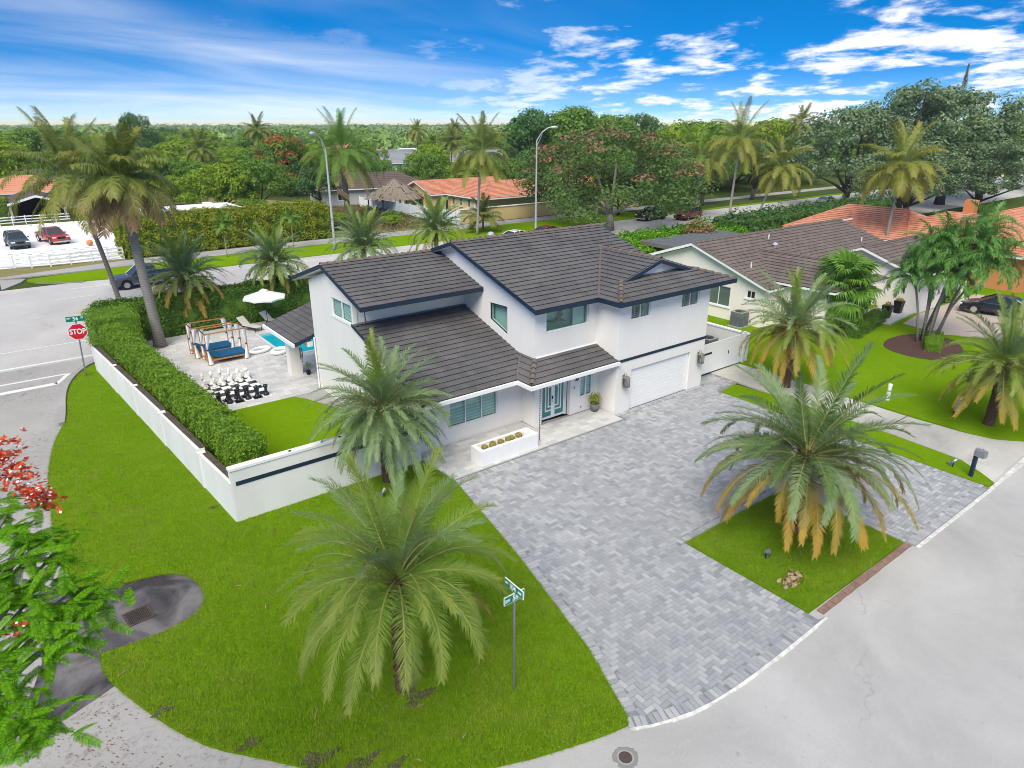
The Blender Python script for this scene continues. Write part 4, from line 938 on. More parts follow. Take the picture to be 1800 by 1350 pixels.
def ac_unit(loc, label, s=.42, h=.85):
    t = thing('air_conditioner', label, 'air conditioner', loc, group='outdoor air conditioners')
    part('casing', 'ac_grey', t, (-s, s, -s, s, .06, h)); part('pad', 'kerb_concrete', t, (-s - .1, s + .1, -s - .1, s + .1, -.02, .06)); part('top', 'ac_top', t, (-s - .01, s + .01, -s - .01, s + .01, h, h + .05)); MB().lathe([(s * .8, 0), (s * .8, .02), (s * .3, .05)], (0, 0, h + .05), 16).build('fan_grille', 'black_plastic', t)
    sl = MB().box(-s - .015, s + .015, -s - .015, s + .015, 0, .02).mesh('louvre', 'ac_grey')
    for i in range(9): link('louvre', sl, t, (0, 0, .12 + i * .08))
ac_unit((36.0 - 1.4, 24.7, .08), 'dark grey air conditioner inside the white side yard', .45, 1.0); ac_unit((41.55, 27.2, .05), 'dark grey air conditioner against the cream gable wall', .45, 1.05)
# cactus planter on the porch
t = thing('cactus_planter', 'long white planter box with gravel on the porch', 'planter', (14.45, 20.95, .1))
part('planter_side', 'paint_white', t, (0, 3.1, 0, .16, 0, .68)); part('planter_side', 'paint_white', t, (0, 3.1, .66, .82, 0, .68)); part('planter_side', 'paint_white', t, (0, .2, .16, .66, 0, .68)); part('planter_side', 'paint_white', t, (2.9, 3.1, .16, .66, 0, .68)); part('gravel_bed', 'gravel_white', t, (.2, 2.9, .16, .66, .02, .54))
st = MB()
for i in range(160):
    x, y, r_ = R.uniform(.24, 2.86), R.uniform(.2, .62), R.uniform(.012, .03); st.box(x - r_, x + r_, y - r_, y + r_, .53, .545 + r_)
tag(st.build('gravel', 'gravel_white', t), kind='stuff')
CL = ['golden ball cactus at the left end of the white planter', 'larger golden ball cactus, second from the left in the planter', 'golden ball cactus tucked behind the second one in the planter', 'single golden ball cactus in the middle of the planter', 'golden ball cactus left of centre pair beside its twin', 'golden ball cactus paired at right of the middle one', 'golden ball cactus at the right end of the white planter']
for i, (x, y, r_) in enumerate(((.45, .40, .16), (.85, .36, .17), (.95, .50, .15), (1.33, .42, .16), (1.75, .44, .15), (1.95, .44, .15), (2.35, .45, .17))):
    g = MB(); n = 20
    prof = [(0.25, -.5), (.8, -.25), (1, .15), (.93, .6), (.7, .95), (.35, 1.12), (.08, 1.1)]
    for a, z in prof:
        for k in range(n): rr = r_ * a * (1.0 if k % 2 else .86); g.v.append((rr * cos(2 * pi * k / n), rr * sin(2 * pi * k / n), r_ * (z + .3) * .85))
    for a in range(len(prof) - 1):
        for k in range(n): k2 = (k + 1) % n; g.f.append((a * n + k, a * n + k2, (a + 1) * n + k2, (a + 1) * n + k)); g.mi.append(0)
    g.f.append(tuple((len(prof) - 1) * n + k for k in range(n))); g.mi.append(0)
    tag(g.build('ball_cactus', 'cactus', None, False, (14.45 + x, 20.95 + y, .1 + .55)), CL[i], 'cactus', 'cacti in the porch planter')
def leaf_blob(name, parent, mat, c, rad, n, size, seed, flat=1.0):
    rr = random.Random(seed); g = MB()
    for i in range(n):
        d = Vector((rr.gauss(0, 1), rr.gauss(0, 1), rr.gauss(0, 1) * flat)).normalized() * rad * rr.uniform(.35, 1); add_leaf(g, Vector(c) + d, (d.normalized() + Vector((rr.uniform(-.7, .7), rr.uniform(-.7, .7), rr.uniform(-.2, .9)))), size * rr.uniform(.6, 1.3), rr)
    return g.build(name, mat, parent)
def add_leaf(g, p, nrm_, s, rr, asp=.55):
    n = nrm_.normalized(); a = n.cross(Vector((rr.uniform(-1, 1), rr.uniform(-1, 1), rr.uniform(-1, 1)))); 
    if a.length < 1e-4: a = Vector((1, 0, 0))
    a.normalize(); b = n.cross(a) * asp; h = s / 2
    i = len(g.v); g.v += [tuple(p - a * h), tuple(p - b * h + n * h * .15), tuple(p + a * h), tuple(p + b * h + n * h * .15)]; g.f.append((i, i + 1, i + 2, i + 3)); g.mi.append(0)
t = thing('potted_plant', 'round grey pot with leafy plant beside the porch window', 'potted plant', (22.45, 22.35, .1)); MB().lathe([(.17, 0), (.23, .2), (.24, .42), (.2, .42), (.19, .36)], n=20).build('pot', 'pot_grey', t, True); leaf_blob('foliage', t, 'leaf_hedge_yellow', (0, 0, .7), .33, 170, .13, 3); MB().tube([(0, 0, .3), (.02, 0, .8), (-.05, .05, 1.1)], .012, 5).build('stem', 'bark_grey', t)
t = thing('potted_plant', 'small dark pot with a thin plant by the terrace pillar', 'potted plant', (12.95, 36.4, .08)); MB().lathe([(.11, 0), (.15, .25), (.12, .25)], n=14).build('pot', 'black_plastic', t); leaf_blob('foliage', t, 'leaf_hedge_dark', (0, 0, .6), .25, 70, .1, 4); MB().tube([(0, 0, .2), (0, 0, .8)], .012, 5).build('stem', 'bark_grey', t)

# ---- daybeds
def daybed(loc, label):
    t = thing('canopy_daybed', label, 'daybed', loc, group='canopy daybeds on the patio')
    LX, LY, H_ = 2.35, 1.35, 2.0
    for (x, y) in ((0, 0), (LX, 0), (LX, LY), (0, LY)): part('post', 'teak', t, (x - .035, x + .035, y - .035, y + .035, 0, H_))
    part('side_rail', 'teak', t, (.035, LX - .035, -.03, .03, .26, .34)); part('side_rail', 'teak', t, (.035, LX - .035, LY - .03, LY + .03, .26, .34)); part('end_rail', 'teak', t, (-.03, .03, .035, LY - .035, .26, .34)); part('end_rail', 'teak', t, (LX - .03, LX + .03, .035, LY - .035, .26, .34)); 
    part('top_beam', 'teak', t, (.035, LX - .035, -.025, .025, H_ - .07, H_ - .01)); part('top_beam', 'teak', t, (.035, LX - .035, LY - .025, LY + .025, H_ - .07, H_ - .01)); part('top_beam', 'dark_iron', t, (-.02, .02, .035, LY - .035, H_ - .06, H_ - .02)); part('top_beam', 'dark_iron', t, (LX - .02, LX + .02, .035, LY - .035, H_ - .06, H_ - .02))
    sl = MB().box(.04, LX - .04, 0, .07, 0, .02).mesh('slat', 'teak')
    for i in range(9): link('slat', sl, t, (0, .1 + i * .135, .3))
    part('mattress', 'cushion_blue', t, (.75, LX - .05, .05, LY - .05, .34, .47)); m = MB(); m.hexa([(.12, .05, .62), (.75, .05, .34), (.75, LY - .05, .34), (.12, LY - .05, .62), (.16, .05, .76), (.78, .05, .47), (.78, LY - .05, .47), (.16, LY - .05, .76)]); m.build('headrest', 'cushion_blue', t)
    for (x, y, sx, sy) in ((0, 0, 1, 1), (LX, 0, -1, 1), (LX, LY, -1, -1), (0, LY, 1, -1)):
        g = MB(); n = 9; prof = [(H_ - .08, .26), (H_ - .4, .2), (1.05, .07), (.95, .055), (.55, .14), (.06, .24)]
        for z, wd in prof:
            for k in range(n):
                a = 2 * pi * k / n; fold = 1 + .25 * cos(k * 2 * pi / 3 * 2); dz = 0
                g.v.append((x + sx * (wd * .5 + .0) + wd * .75 * cos(a) * fold * .8, y + wd * .55 * sin(a) * fold, z))
        for i in range(len(prof) - 1):
            for k in range(n): k2 = (k + 1) % n; g.f.append((i * n + k, i * n + k2, (i + 1) * n + k2, (i + 1) * n + k)); g.mi.append(0)
        c = g.build('curtain', 'curtain_white', t, True); MB().lathe([(.075, 0), (.078, .05)], (x + sx * .035, y, .97), 10).build('tie_band', 'dark_iron', c)
daybed((8.75, 41.45, .08), 'teak daybed with blue mattress and white curtains, the one closer to the chessboard'); daybed((8.45, 43.25, .08), 'teak daybed with blue mattress and white curtains, the one closer to the rear hedge')
# loungers, parasol, pool rings
def lounger(loc, rz, label):
    t = thing('sun_lounger', label, 'sun lounger', loc, rz, 'loungers by the pool')
    m = MB(); m.box(0, 1.25, -.3, .3, .3, .34).hexa([(-.6, -.3, .82), (0, -.3, .3), (0, .3, .3), (-.6, .3, .82), (-.58, -.3, .86), (.02, -.3, .34), (.02, .3, .34), (-.58, .3, .86)]); m.build('sling', 'sling_beige', t)
    for (x, y) in ((.05, -.29), (.05, .29), (1.15, -.29), (1.15, .29)): part('leg', 'dark_iron', t, (x - .02, x + .02, y - .02, y + .02, 0, .3))
    part('side_rail', 'dark_iron', t, (0, 1.27, -.33, -.3, .28, .33)); part('side_rail', 'dark_iron', t, (0, 1.27, .3, .33, .28, .33))
lounger((13.0, 47.9, .08), radians(-66), 'beige sling lounger closer to the daybeds'); lounger((14.75, 48.35, .08), radians(-66), 'beige sling lounger half hidden by the terrace roof')
t = thing('parasol', 'white octagonal parasol over the loungers by the hedge', 'parasol', (14.35, 47.4, .08)); MB().tube([(0, 0, 0), (0, 0, 2.75)], .022, 8).build('pole', 'dark_iron', t); MB().lathe([(.28, 0), (.28, .06), (.05, .1)], n=16).build('base', 'dark_iron', t); g = MB(); n = 8
for k in range(8):
    a0, a1 = 2 * pi * k / 8, 2 * pi * (k + 1) / 8; q = lambda a, r_, z: (r_ * cos(a), r_ * sin(a), z); am = (a0 + a1) / 2
    g = MB(); g.face([q(a0, .3, 2.66), q(a0, 1.5, 2.26), q(am, 1.37, 2.28), q(a1, 1.5, 2.26), q(a1, .3, 2.66)]); g.face([q(a0, 1.5, 2.26), q(a0, 1.5, 2.15), q(am, 1.37, 2.18), q(am, 1.37, 2.28)]); g.face([q(am, 1.37, 2.28), q(am, 1.37, 2.18), q(a1, 1.5, 2.15), q(a1, 1.5, 2.26)]); g.build('canopy_panel', 'canvas_white', t)
MB().lathe([(.34, 2.68), (.18, 2.78), (.02, 2.84)], n=8).build('vent_cap', 'canvas_white', t)
def torus(name, R_, r_, sx, label, loc, rz):
    g = MB(); A, B = 22, 8
    for i in range(A):
        for k in range(B): rr = R_ + r_ * cos(2 * pi * k / B); g.v.append((sx * rr * cos(2 * pi * i / A), rr * sin(2 * pi * i / A), r_ + r_ * sin(2 * pi * k / B)))
    for i in range(A):
        for k in range(B): g.f.append((i * B + k, ((i + 1) % A) * B + k, ((i + 1) % A) * B + (k + 1) % B, i * B + (k + 1) % B)); g.mi.append(0)
    tag(g.build(name, 'inflatable', None, True, loc, rz), label, 'pool float', 'inflatable pool floats')
torus('pool_float', .42, .14, 1.25, 'white inflatable ring touching the corner of the pool', (13.05, 41.3, .085), .4); torus('pool_float', .36, .12, 1.7, 'flatter white oval pool float beside the ring', (12.1, 42.3, .085), .3)
# chessboard and pieces
CB0, CBY, SQ = 6.35, 34.45, 0.475
brd = thing('chessboard', 'garden chessboard of black and white squares on the patio', 'chessboard', (CB0, CBY, .085))
sqm = [MB().box(0, SQ - .004, 0, SQ - .004, 0, .018).mesh('square', c) for c in ('chess_black', 'chess_white')]
for i in range(8):
    for j in range(8): link('square', sqm[(i + j) % 2], brd, (i * SQ, j * SQ, 0))
PROF = {'pawn': [(.13, 0), (.13, .06), (.1, .1), (.06, .16), (.05, .3), (.09, .33), (.05, .35), (.085, .42), (.085, .47), (.04, .53)],
        'rook': [(.16, 0), (.16, .07), (.12, .12), (.08, .2), (.075, .42), (.12, .46), (.12, .58), (.07, .58)],
        'knight': [(.16, 0), (.16, .07), (.12, .12), (.09, .2), (.1, .32), (.13, .45), (.1, .56), (.05, .66)],
        'bishop': [(.16, 0), (.16, .07), (.12, .12), (.07, .22), (.055, .44), (.11, .47), (.06, .5), (.09, .58), (.07, .68), (.02, .76)],
        'queen': [(.17, 0), (.17, .08), (.13, .13), (.075, .25), (.055, .55), (.12, .59), (.06, .62), (.11, .74), (.06, .77), (.03, .82)],
        'king': [(.17, 0), (.17, .08), (.13, .13), (.075, .25), (.06, .6), (.13, .64), (.07, .67), (.11, .8), (.05, .84), (.02, .86), (.02, .96)]}
CM = {}
for k_, pr in PROF.items():
    for c in ('black', 'white'): CM[k_, c] = MB().lathe(pr, n=12).mesh('chess_' + k_, 'chess_' + c, True)
back = ['rook', 'knight', 'bishop', 'queen', 'king', 'bishop', 'knight', 'rook']; FILES = 'from the hedge side'
ORD = ['first', 'second', 'third', 'fourth', 'fifth', 'sixth', 'seventh', 'eighth']
for c, rb, rp in (('black', 0, 1), ('white', 7, 6)):
    for i in range(8):
        for k_, r_ in ((back[i], rb), ('pawn', rp)):
            if c == 'black' and k_ == 'pawn' and i in (6, 7): continue
            o = link('chess_' + k_, CM[k_, c], None, (CB0 + (i + .5) * SQ, CBY + (r_ + .5) * SQ, .104), R.uniform(0, 6)); tag(o, f'{c} garden chess {k_} on the {ORD[i]} file from the hedge', 'chess piece', f'{c} chess pieces')
# ------------------------------------------------------------------ signs, posts, street furniture
t = thing('stop_sign', 'red octagonal STOP sign with green street plate on a leaning grey post', 'sign', (2.6, 44.1, .06)); FR = (pi / 2, 0, 0)
MB().tube([(0, 0, -.1), (0, 0, 3.3)], .04, 8).build('post', 'galvanised', t)
def ngon_plate(r_, n, y0, y1, rot): return [(r_ * cos(2 * pi * k / n + rot), y0, r_ * sin(2 * pi * k / n + rot)) for k in range(n)]
g = MB(); g.prism([(x, -.055, z + 2.68) for x, y, z in ngon_plate(.5, 8, 0, 0, pi / 8)], (0, .008, 0)); g.build('plate', 'sign_white', t); g = MB(); g.prism([(x, -.060, z + 2.68) for x, y, z in ngon_plate(.465, 8, 0, 0, pi / 8)], (0, .004, 0)); g.build('plate_face', 'sign_red', t)
text('lettering', 'STOP', .42, 'sign_white', t, (0, -.065, 2.68), FR, .002, bold=.012, sx=.78)
part('street_plate', 'sign_green', t, (-.46, .46, -.05, -.043, 3.28, 3.58)); text('lettering', 'SW', .13, 'sign_white', t, (-.32, -.053, 3.47), FR, .002, bold=.004); text('lettering', '56', .28, 'sign_white', t, (.0, -.053, 3.43), FR, .002, bold=.006); text('lettering', 'ST', .13, 'sign_white', t, (.32, -.053, 3.47), FR, .002, bold=.004)
t.rotation_euler = (radians(1), radians(2.5), radians(-3))
t = thing('street_sign', 'green SW 104 AVE and SW 56 street name plates on a grey post', 'sign', (8.2, 10.6, .06)); SGN = t; MB().tube([(0, 0, -.1), (0, 0, 2.8)], .035, 8).build('post', 'galvanised', t)
pf = part('street_plate', 'sign_white', t, (-.40, .40, -.012, .012, 2.8, 3.04)); part('plate_face', 'sign_green', pf, (-.385, .385, -.016, .016, 2.815, 3.025)); text('lettering', 'SW', .13, 'sign_white', pf, (-.27, -.019, 2.91), FR, .002, bold=.004); text('lettering', '56', .22, 'sign_white', pf, (.03, -.019, 2.92), FR, .002, bold=.006); text('lettering', 'ST', .1, 'sign_white', pf, (.29, -.019, 2.93), FR, .002, bold=.003)
pf.location = (0, 0, .0); pf.scale = (.78, 1, 1)
pf = part('street_plate', 'sign_white', t, (-.012, .012, -.45, .45, 3.06, 3.30)); part('plate_face', 'sign_green', pf, (-.016, .016, -.435, .435, 3.075, 3.285)); RY = (pi / 2, 0, -pi / 2); text('lettering', 'SW', .1, 'sign_white', pf, (-.019, .34, 3.19), RY, .002, bold=.003); text('lettering', '104', .22, 'sign_white', pf, (-.019, .06, 3.18), RY, .002, bold=.006); text('lettering', 'AVE', .1, 'sign_white', pf, (-.019, -.29, 3.18), RY, .002, bold=.003)
pf.scale = (1, .8, 1)
t = thing('mailbox', 'grey mailbox on a dark navy post at the edge of the street', 'mailbox', (30.2, 7.9, .05), radians(-12)); part('post', 'paint_navy', t, (-.06, .06, -.02, .12, -.05, 1.25)); g = MB(); n = 8; pr = [(-.13, .98)] + [(.13 * cos(pi - pi * k / n), 1.18 + .13 * sin(pi - pi * k / n)) for k in range(n + 1)] + [(.13, .98)]; g.prism([(a, -.3, z) for a, z in pr], (0, .4, 0)); g.build('box', 'metal_grey', t); part('flag', 'sign_red', t, (.135, .145, -.1, -.07, 1.1, 1.3))
t = thing('utility_marker', 'white capped marker post standing in the neighbour lawn', 'marker post', (35.9, 14.0, .05)); MB().lathe([(.1, -.05), (.1, .75), (.11, .76), (.11, .88), (.09, .9)], n=14).build('tube', 'white_plastic', t); MB().lathe([(.115, .5), (.115, .56)], n=14).build('collar', 'metal_grey', t)
t = thing('utility_pedestal', 'grey cable pedestal on a dark base near the lone palm', 'utility box', (36.7, 11.0, .05), .3); part('base', 'black_plastic', t, (-.14, .14, -.11, .11, -.02, .2)); part('box', 'metal_grey', t, (-.125, .125, -.095, .095, .2, .85)); part('lid', 'white_plastic', t, (-.135, .135, -.105, .105, .85, .92))
def spot(loc, rz, label):
    t = thing('garden_spotlight', label, 'spotlight', loc, rz, 'garden spotlights'); MB().tube([(0, 0, 0), (0, 0, .22)], .02, 6).build('stake', 'black_plastic', t); m = MB(); m.lathe([(.03, -.1), (.075, 0), (.085, .12), (.06, .125)], n=12); o = m.build('lamp_head', 'metal_grey', t); o.location = (0, 0, .27); o.rotation_euler = (radians(55), 0, 0); part('ballast', 'metal_grey', t, (.06, .3, -.06, .06, .02, .12))
spot((18.35, 9.85, .07), .3, 'metal garden spotlight on the driveway island'); spot((30.5, 8.75, .05), 1.0, 'small pale spotlight in the grass strip by the mailbox'); spot((10.0, 21.3, .06), 2.0, 'garden spotlight in the lawn beneath the palm by the porch')
t = thing('storm_grate', 'rusty storm drain grate set in the dark apron', 'drain grate', (1.0, 19.7, .008), .12); part('frame', 'rusty_iron', t, (-.36, .36, -.36, -.31, 0, .03), (-.36, .36, .31, .36, 0, .03), (-.36, -.31, -.31, .31, 0, .03), (.31, .36, -.31, .31, 0, .03)); part('pit', 'interior_dark', t, (-.31, .31, -.31, .31, -.004, .002))
bm_ = MB().box(-.012, .012, -.31, .31, 0, .028).mesh('bar', 'rusty_iron')
for i in range(13): link('bar', bm_, t, (-.29 + i * .048, 0, 0))
t = thing('manhole_cover', 'round iron cover in the street near the driveway corner', 'manhole', (9.05, 7.45, .0)); MB().lathe([(.2, 0), (.2, .012), (.17, .014), (.165, .006)], n=20).build('rim', 'kerb_concrete', t); MB().lathe([(.16, .004), (.155, .016)], n=20).build('lid', 'rusty_iron', t)
tag(sheet('manhole_patch', [(9.05 + (.3 + .03 * sin(k * 2.3) + .03 * sin(k * 1.1)) * cos(k * pi / 16), 7.45 + (.3 + .03 * sin(k * 3.1)) * sin(k * pi / 16)) for k in range(32)], .004, 'asphalt_patch'), kind='structure')
def street_lamp(loc, h, arm, label):
    t = thing('street_lamp', label, 'street lamp', loc, group='tall street lamps on the avenue'); MB().tube([(0, 0, 0), (0, 0, h)], [.16, .09], 10).build('pole', 'lamp_aluminium', t); a = Vector(arm)
    MB().tube([(0, 0, h - .1), a * .35 + Vector((0, 0, h + .9)), a * .8 + Vector((0, 0, h + 1.45)), a + Vector((0, 0, h + 1.5))], [.06, .055, .05, .045], 8).build('arm', 'lamp_aluminium', t); MB().tube([(0, 0, h - .9), a * .38 + Vector((0, 0, h + .75))], .03, 6).build('brace', 'lamp_aluminium', t)
    d = a.normalized(); sd = Vector((-d.y, d.x, 0)); c = a + Vector((0, 0, h + 1.5)); g = MB(); g.tube([c - d * .2, c + d * .1, c + d * .6, c + d * .85], [.06, .17, .2, .06], 8); g.build('lamp_head', 'lamp_aluminium', t, True); MB().tube([c + d * .2 - Vector((0, 0, .16)), c + d * .55 - Vector((0, 0, .17))], .12, 8).build('lens', 'glass_clear', t)
    MB().lathe([(.28, 0), (.28, .08), (.18, .3)], n=12).build('base', 'galvanised', t)
street_lamp((31.3, 74.5, .1), 11.1, (-1.6, -1.2, 0), 'tall grey street lamp behind the left roof, arm reaching left'); street_lamp((59.0, 71.6, .1), 11.6, (1.5, -1.1, 0), 'tall grey street lamp beside the pink-flowering tree, arm reaching right')
# litter on lawn and street
for i in range(46):
    x, y = R.uniform(-1, 9.5), R.uniform(10, 34)
    if not inside((x, y), LAWN) or x > 4.3 and y > 22: continue
    L = R.uniform(.1, .32); a = R.uniform(0, 6.3); m = MB(); m.tube([(0, 0, .0), (L * .5 * cos(a), L * .5 * sin(a), .015), (L * cos(a), L * sin(a), 0)], R.uniform(.008, .018), 5); o = m.build('fallen_twig', R.choice(['litter_brown', 'litter_tan', 'litter_tan']), None, False, (x, y, .09)); tag(o, 'small dry twig lying loose on the front lawn', 'twig', 'dry twigs on the front lawn')
lit = MB()
for i in range(2200):
    x, y = R.gauss(-1.0, 1.3), R.gauss(12.5, 3.6); s_ = R.uniform(.01, .045)
    if y < 7.4 or sin(x * 2.3 + y) + sin(y * 1.7 - x * 1.1) < R.uniform(-1.4, .8): continue; a = R.uniform(0, 6.28)
    if inside((x, y), LAWN) and R.random() > .15: continue
    zl = .065 if inside((x, y), LAWN) else 0.0
    lit.face([(x + s_ * cos(a), y + s_ * sin(a), zl + .004), (x - s_ * .4 * sin(a), y + s_ * .4 * cos(a), zl + .014), (x - s_ * cos(a), y - s_ * sin(a), zl + .006), (x + s_ * .4 * sin(a), y - s_ * .4 * cos(a), zl + .01)])
tag(lit.build('leaf_litter', 'litter_brown'), 'scattered brown leaf litter on the side street', 'leaf litter', kind='stuff')
g = MB(); rr = random.Random(5)
for i in range(70):
    p = Vector((rr.gauss(0, .22), rr.gauss(0, .13), rr.uniform(0, .16))); add_leaf(g, p, Vector((rr.uniform(-1, 1), rr.uniform(-1, 1), rr.uniform(.1, 1))), rr.uniform(.12, .26), rr, .7)
tag(g.build('dry_leaf_heap', 'litter_tan', None, False, (18.05, 8.65, .08)), 'heap of dry brown leaves under the island palm', 'leaf heap', kind='thing')

# ------------------------------------------------------------------ palms
def frond_mesh(name, mats, L, e0, droop, n=46, ll=.42, lw=.03, seed=0, sag=.25, vee=.35, start=.14, tipw=.4, rw=.018, pw=1.4, a0=68, plume=0.0):
    """Feather frond in its own frame: grows along +X from the origin, e0 start elevation (deg), droop (deg) over its length."""
    rr = random.Random(seed); g = MB(); K = 9; uv = []
    pts, tans = [], []; p = Vector((0, 0, 0)); lat = rr.uniform(-.25, .25)
    for i in range(K + 1):
        s_ = i / K; el = radians(e0 - droop * s_ ** pw); az = lat * s_ * s_
        t = Vector((cos(el) * cos(az), cos(el) * sin(az), sin(el))); pts.append(p.copy()); tans.append(t); p = p + t * L / K
    def at(s_):
        f = s_ * K; i = min(K - 1, int(f)); w = f - i; return pts[i].lerp(pts[i + 1], w), tans[i].lerp(tans[i + 1], w).normalized()
    g.tube(pts, [rw * (1.4 - 1.25 * i / K) for i in range(K + 1)], 4, 1, False); uv += [(i / K, 0) for i in range(K + 1) for _ in range(4)]
    for i in range(n):
        s_ = start + (1 - start) * (i + rr.uniform(-.3, .3)) / n; s_ = max(start, min(.995, s_)); c, t = at(s_)
        side = t.cross(Vector((0, 0, 1))); side = side.normalized() if side.length > 1e-3 else Vector((0, 1, 0)); nn = side.cross(t).normalized()
        pr = min(1, (s_ - start) / .18 + .35) * (1 - (1 - tipw) * max(0, (s_ - .45) / .55) ** 1.6)
        for sg in (-1, 1):
            ang = radians(a0 - 38 * s_ + rr.uniform(-9, 9)); v = vee + rr.uniform(-.15, .15) + (rr.uniform(-plume, plume) if plume else 0)
            d = (t * cos(ang) + (side * sg * cos(v) + nn * sin(v)) * sin(ang)).normalized(); l = ll * pr * rr.uniform(.72, 1.14)
            mid = c + d * l * .5; d2 = (d + Vector((0, 0, -1)) * sag * rr.uniform(.45, 1.7)).normalized(); tip = mid + d2 * l * .5
            wv = d.cross(nn).normalized() * lw * .5; b = len(g.v)
            g.v += [tuple(c - wv * .6), tuple(c + wv * .6), tuple(mid + wv), tuple(mid - wv), tuple(tip)]; g.f += [(b, b + 1, b + 2, b + 3), (b + 3, b + 2, b + 4)]; g.mi += [0, 0]; uv += [(s_, 0), (s_, 0), (s_, .5), (s_, .5), (min(1, s_ + .05), 1)]
    g.uv = uv; return g.mesh(name, mats)
def leaf_set(key, mats, L, classes, **k):
    """several fronds for each start elevation class, shared by all palms of a kind"""
    return [[frond_mesh('frond', mats, L, e, dr, seed=hash((i, v)) % 9999, **k) for v in range(3)] for i, (e, dr) in enumerate(classes)]
def crown(root, z, sets, counts, rng, sc_=1.0, off=(0, 0), tilt=0.0, zjit=.12):
    az = rng.uniform(0, 6)
    for cls, cnt in enumerate(counts):
        for i in range(cnt):
            az += 2.39996; me = rng.choice(sets[cls]); o = link('frond', me, root, (off[0], off[1], z - cls * .05 + rng.uniform(-zjit, zjit)), 0, sc_ * rng.uniform(.86, 1.1)); o.rotation_euler = (rng.uniform(-.25, .25), rng.uniform(-.12, .12) + tilt * cos(az), az)
def boots(g, z0, z1, r0, r1, rng, n, m=1):
    for i in range(n):
        f = i / n; z = z0 + (z1 - z0) * f; a = i * 2.39996; r_ = r0 + (r1 - r0) * f; c, s_ = cos(a), sin(a); w, h, t = .055, .13, .045 + rng.uniform(0, .03)
        P = lambda u, d, zz: (c * (r_ - .03 + d) - s_ * u, s_ * (r_ - .03 + d) + c * u, z + zz)
        g.hexa([P(-w, 0, 0), P(w, 0, 0), P(w * .7, t, h), P(-w * .7, t, h), P(-w, 0, h * .9), P(w, 0, h * .9), P(w * .5, t + .02, h * 1.25), P(-w * .5, t + .02, h * 1.25)], m)
PH_CL = [(82, 28), (64, 48), (45, 75), (26, 92), (8, 96), (-14, 70)]
SETS = {}
def PS(key, f):
    if key not in SETS: SETS[key] = f()
    return SETS[key]
def phoenix(loc, label, h, L, counts, mats, seed, tr=.2, ll=.42, dens=52, group='feather date palms', lw=.028, classes=PH_CL, fruit=False, plume=.3):
    """Date palm: trunk with leaf-base scales, a crown of arching fronds; mats gives the leaf material for each elevation class."""
    rng = random.Random(seed); t = thing('date_palm', label, 'palm', loc, group=group)
    g = MB(); g.tube([(0, 0, -.1), (0, 0, .3), (.02, 0, h * .6), (0, 0, h)], [tr * 1.25, tr, tr * .9, tr * 1.05], 12, 0); boots(g, .1, h + .1, tr, tr, rng, int(h * 62)); g.build('trunk', ['bark_brown', 'boot_brown'], t)
    rd = MB()
    for i in range(46):
        a = rng.uniform(0, 6.28); r_ = rng.uniform(.05, .22); rd.tube([(r_ * cos(a) * .6, r_ * sin(a) * .6, h - .25), (r_ * cos(a) * 1.6, r_ * sin(a) * 1.6, h + rng.uniform(.05, .35))], [.035, .012], 4)
    rd.build('crown_heart', 'boot_brown', t)
    sets = [PS(('ph', L, ll, dens, i, mats[i], lw), lambda i=i: [frond_mesh('frond', [mats[i], 'rachis_tan' if 'gold' in mats[i] else 'rachis'], L, classes[i][0] + v * 5 - 5, classes[i][1] * (.85 + .15 * v), n=dens, ll=ll, lw=lw, seed=i * 10 + v, sag=.22, vee=.5 if i < 3 else .25, plume=plume) for v in range(3)]) for i in range(len(classes))]
    crown(t, h, sets, counts, rng)
    if fruit:
        for i in range(7):
            a = i * .9 + .3; d = Vector((cos(a), sin(a), 0)); g = MB(); g.tube([(0, 0, h + .05), d * .35 + Vector((0, 0, h + .2)), d * .62 + Vector((0, 0, h - .15))], .02, 5)
            for k in range(26): e = d * .62 + Vector((0, 0, h - .15)) + Vector((rng.gauss(0, .1), rng.gauss(0, .1), -rng.uniform(.0, .55))); g.tube([d * .6 + Vector((0, 0, h - .15)), e], .012, 3)
            g.build('fruit_cluster', 'date_fruit', t)
    return t
FR = 'frond_fresh'; BG = 'frond_bluegreen'; YL = 'frond_yellowing'; GO = 'frond_gold'
phoenix((6.0, 12.4, .06), 'large feathery date palm in the front lawn by the street name sign', 3.4, 3.25, [7, 12, 17, 20, 12, 2], [FR, BG, FR, FR, FR, YL], 11, .23, .50, 104, lw=.0155, plume=.4, classes=[(82, 30), (64, 64), (48, 92), (30, 108), (10, 106), (-12, 76)])
phoenix((10.75, 22.4, .06), 'blue-green date palm at the corner of the porch and garden wall', 3.3, 3.05, [6, 14, 20, 24, 24, 22], [FR, BG, BG, BG, BG, BG], 12, .2, .42, 80, lw=.026, classes=[(80, 28), (58, 50), (38, 76), (20, 88), (2, 84), (-18, 62)])
phoenix((20.75, 10.25, .07), 'wide date palm with orange lower fronds on the driveway island', 3.0, 4.0, [4, 9, 14, 18, 20, 14], ['frond_green', BG, 'frond_green', BG, YL, GO], 13, .3, .5, 100, lw=.03, classes=[(78, 36), (58, 58), (40, 80), (26, 92), (14, 98), (0, 82)])
phoenix((33.4, 18.4, .05), 'date palm with orange fruit clusters behind the island palm', 3.45, 3.5, [6, 12, 15, 16, 18, 14], [FR, BG, BG, FR, YL, GO], 14, .22, .46, 66, fruit=True, lw=.032)
phoenix((36.65, 9.5, .05), 'date palm with yellow skirt alone on the neighbour lawn at the picture edge', 3.1, 3.4, [6, 11, 16, 19, 19, 11], [FR, BG, FR, FR, YL, YL], 15, .22, .46, 70, lw=.03)
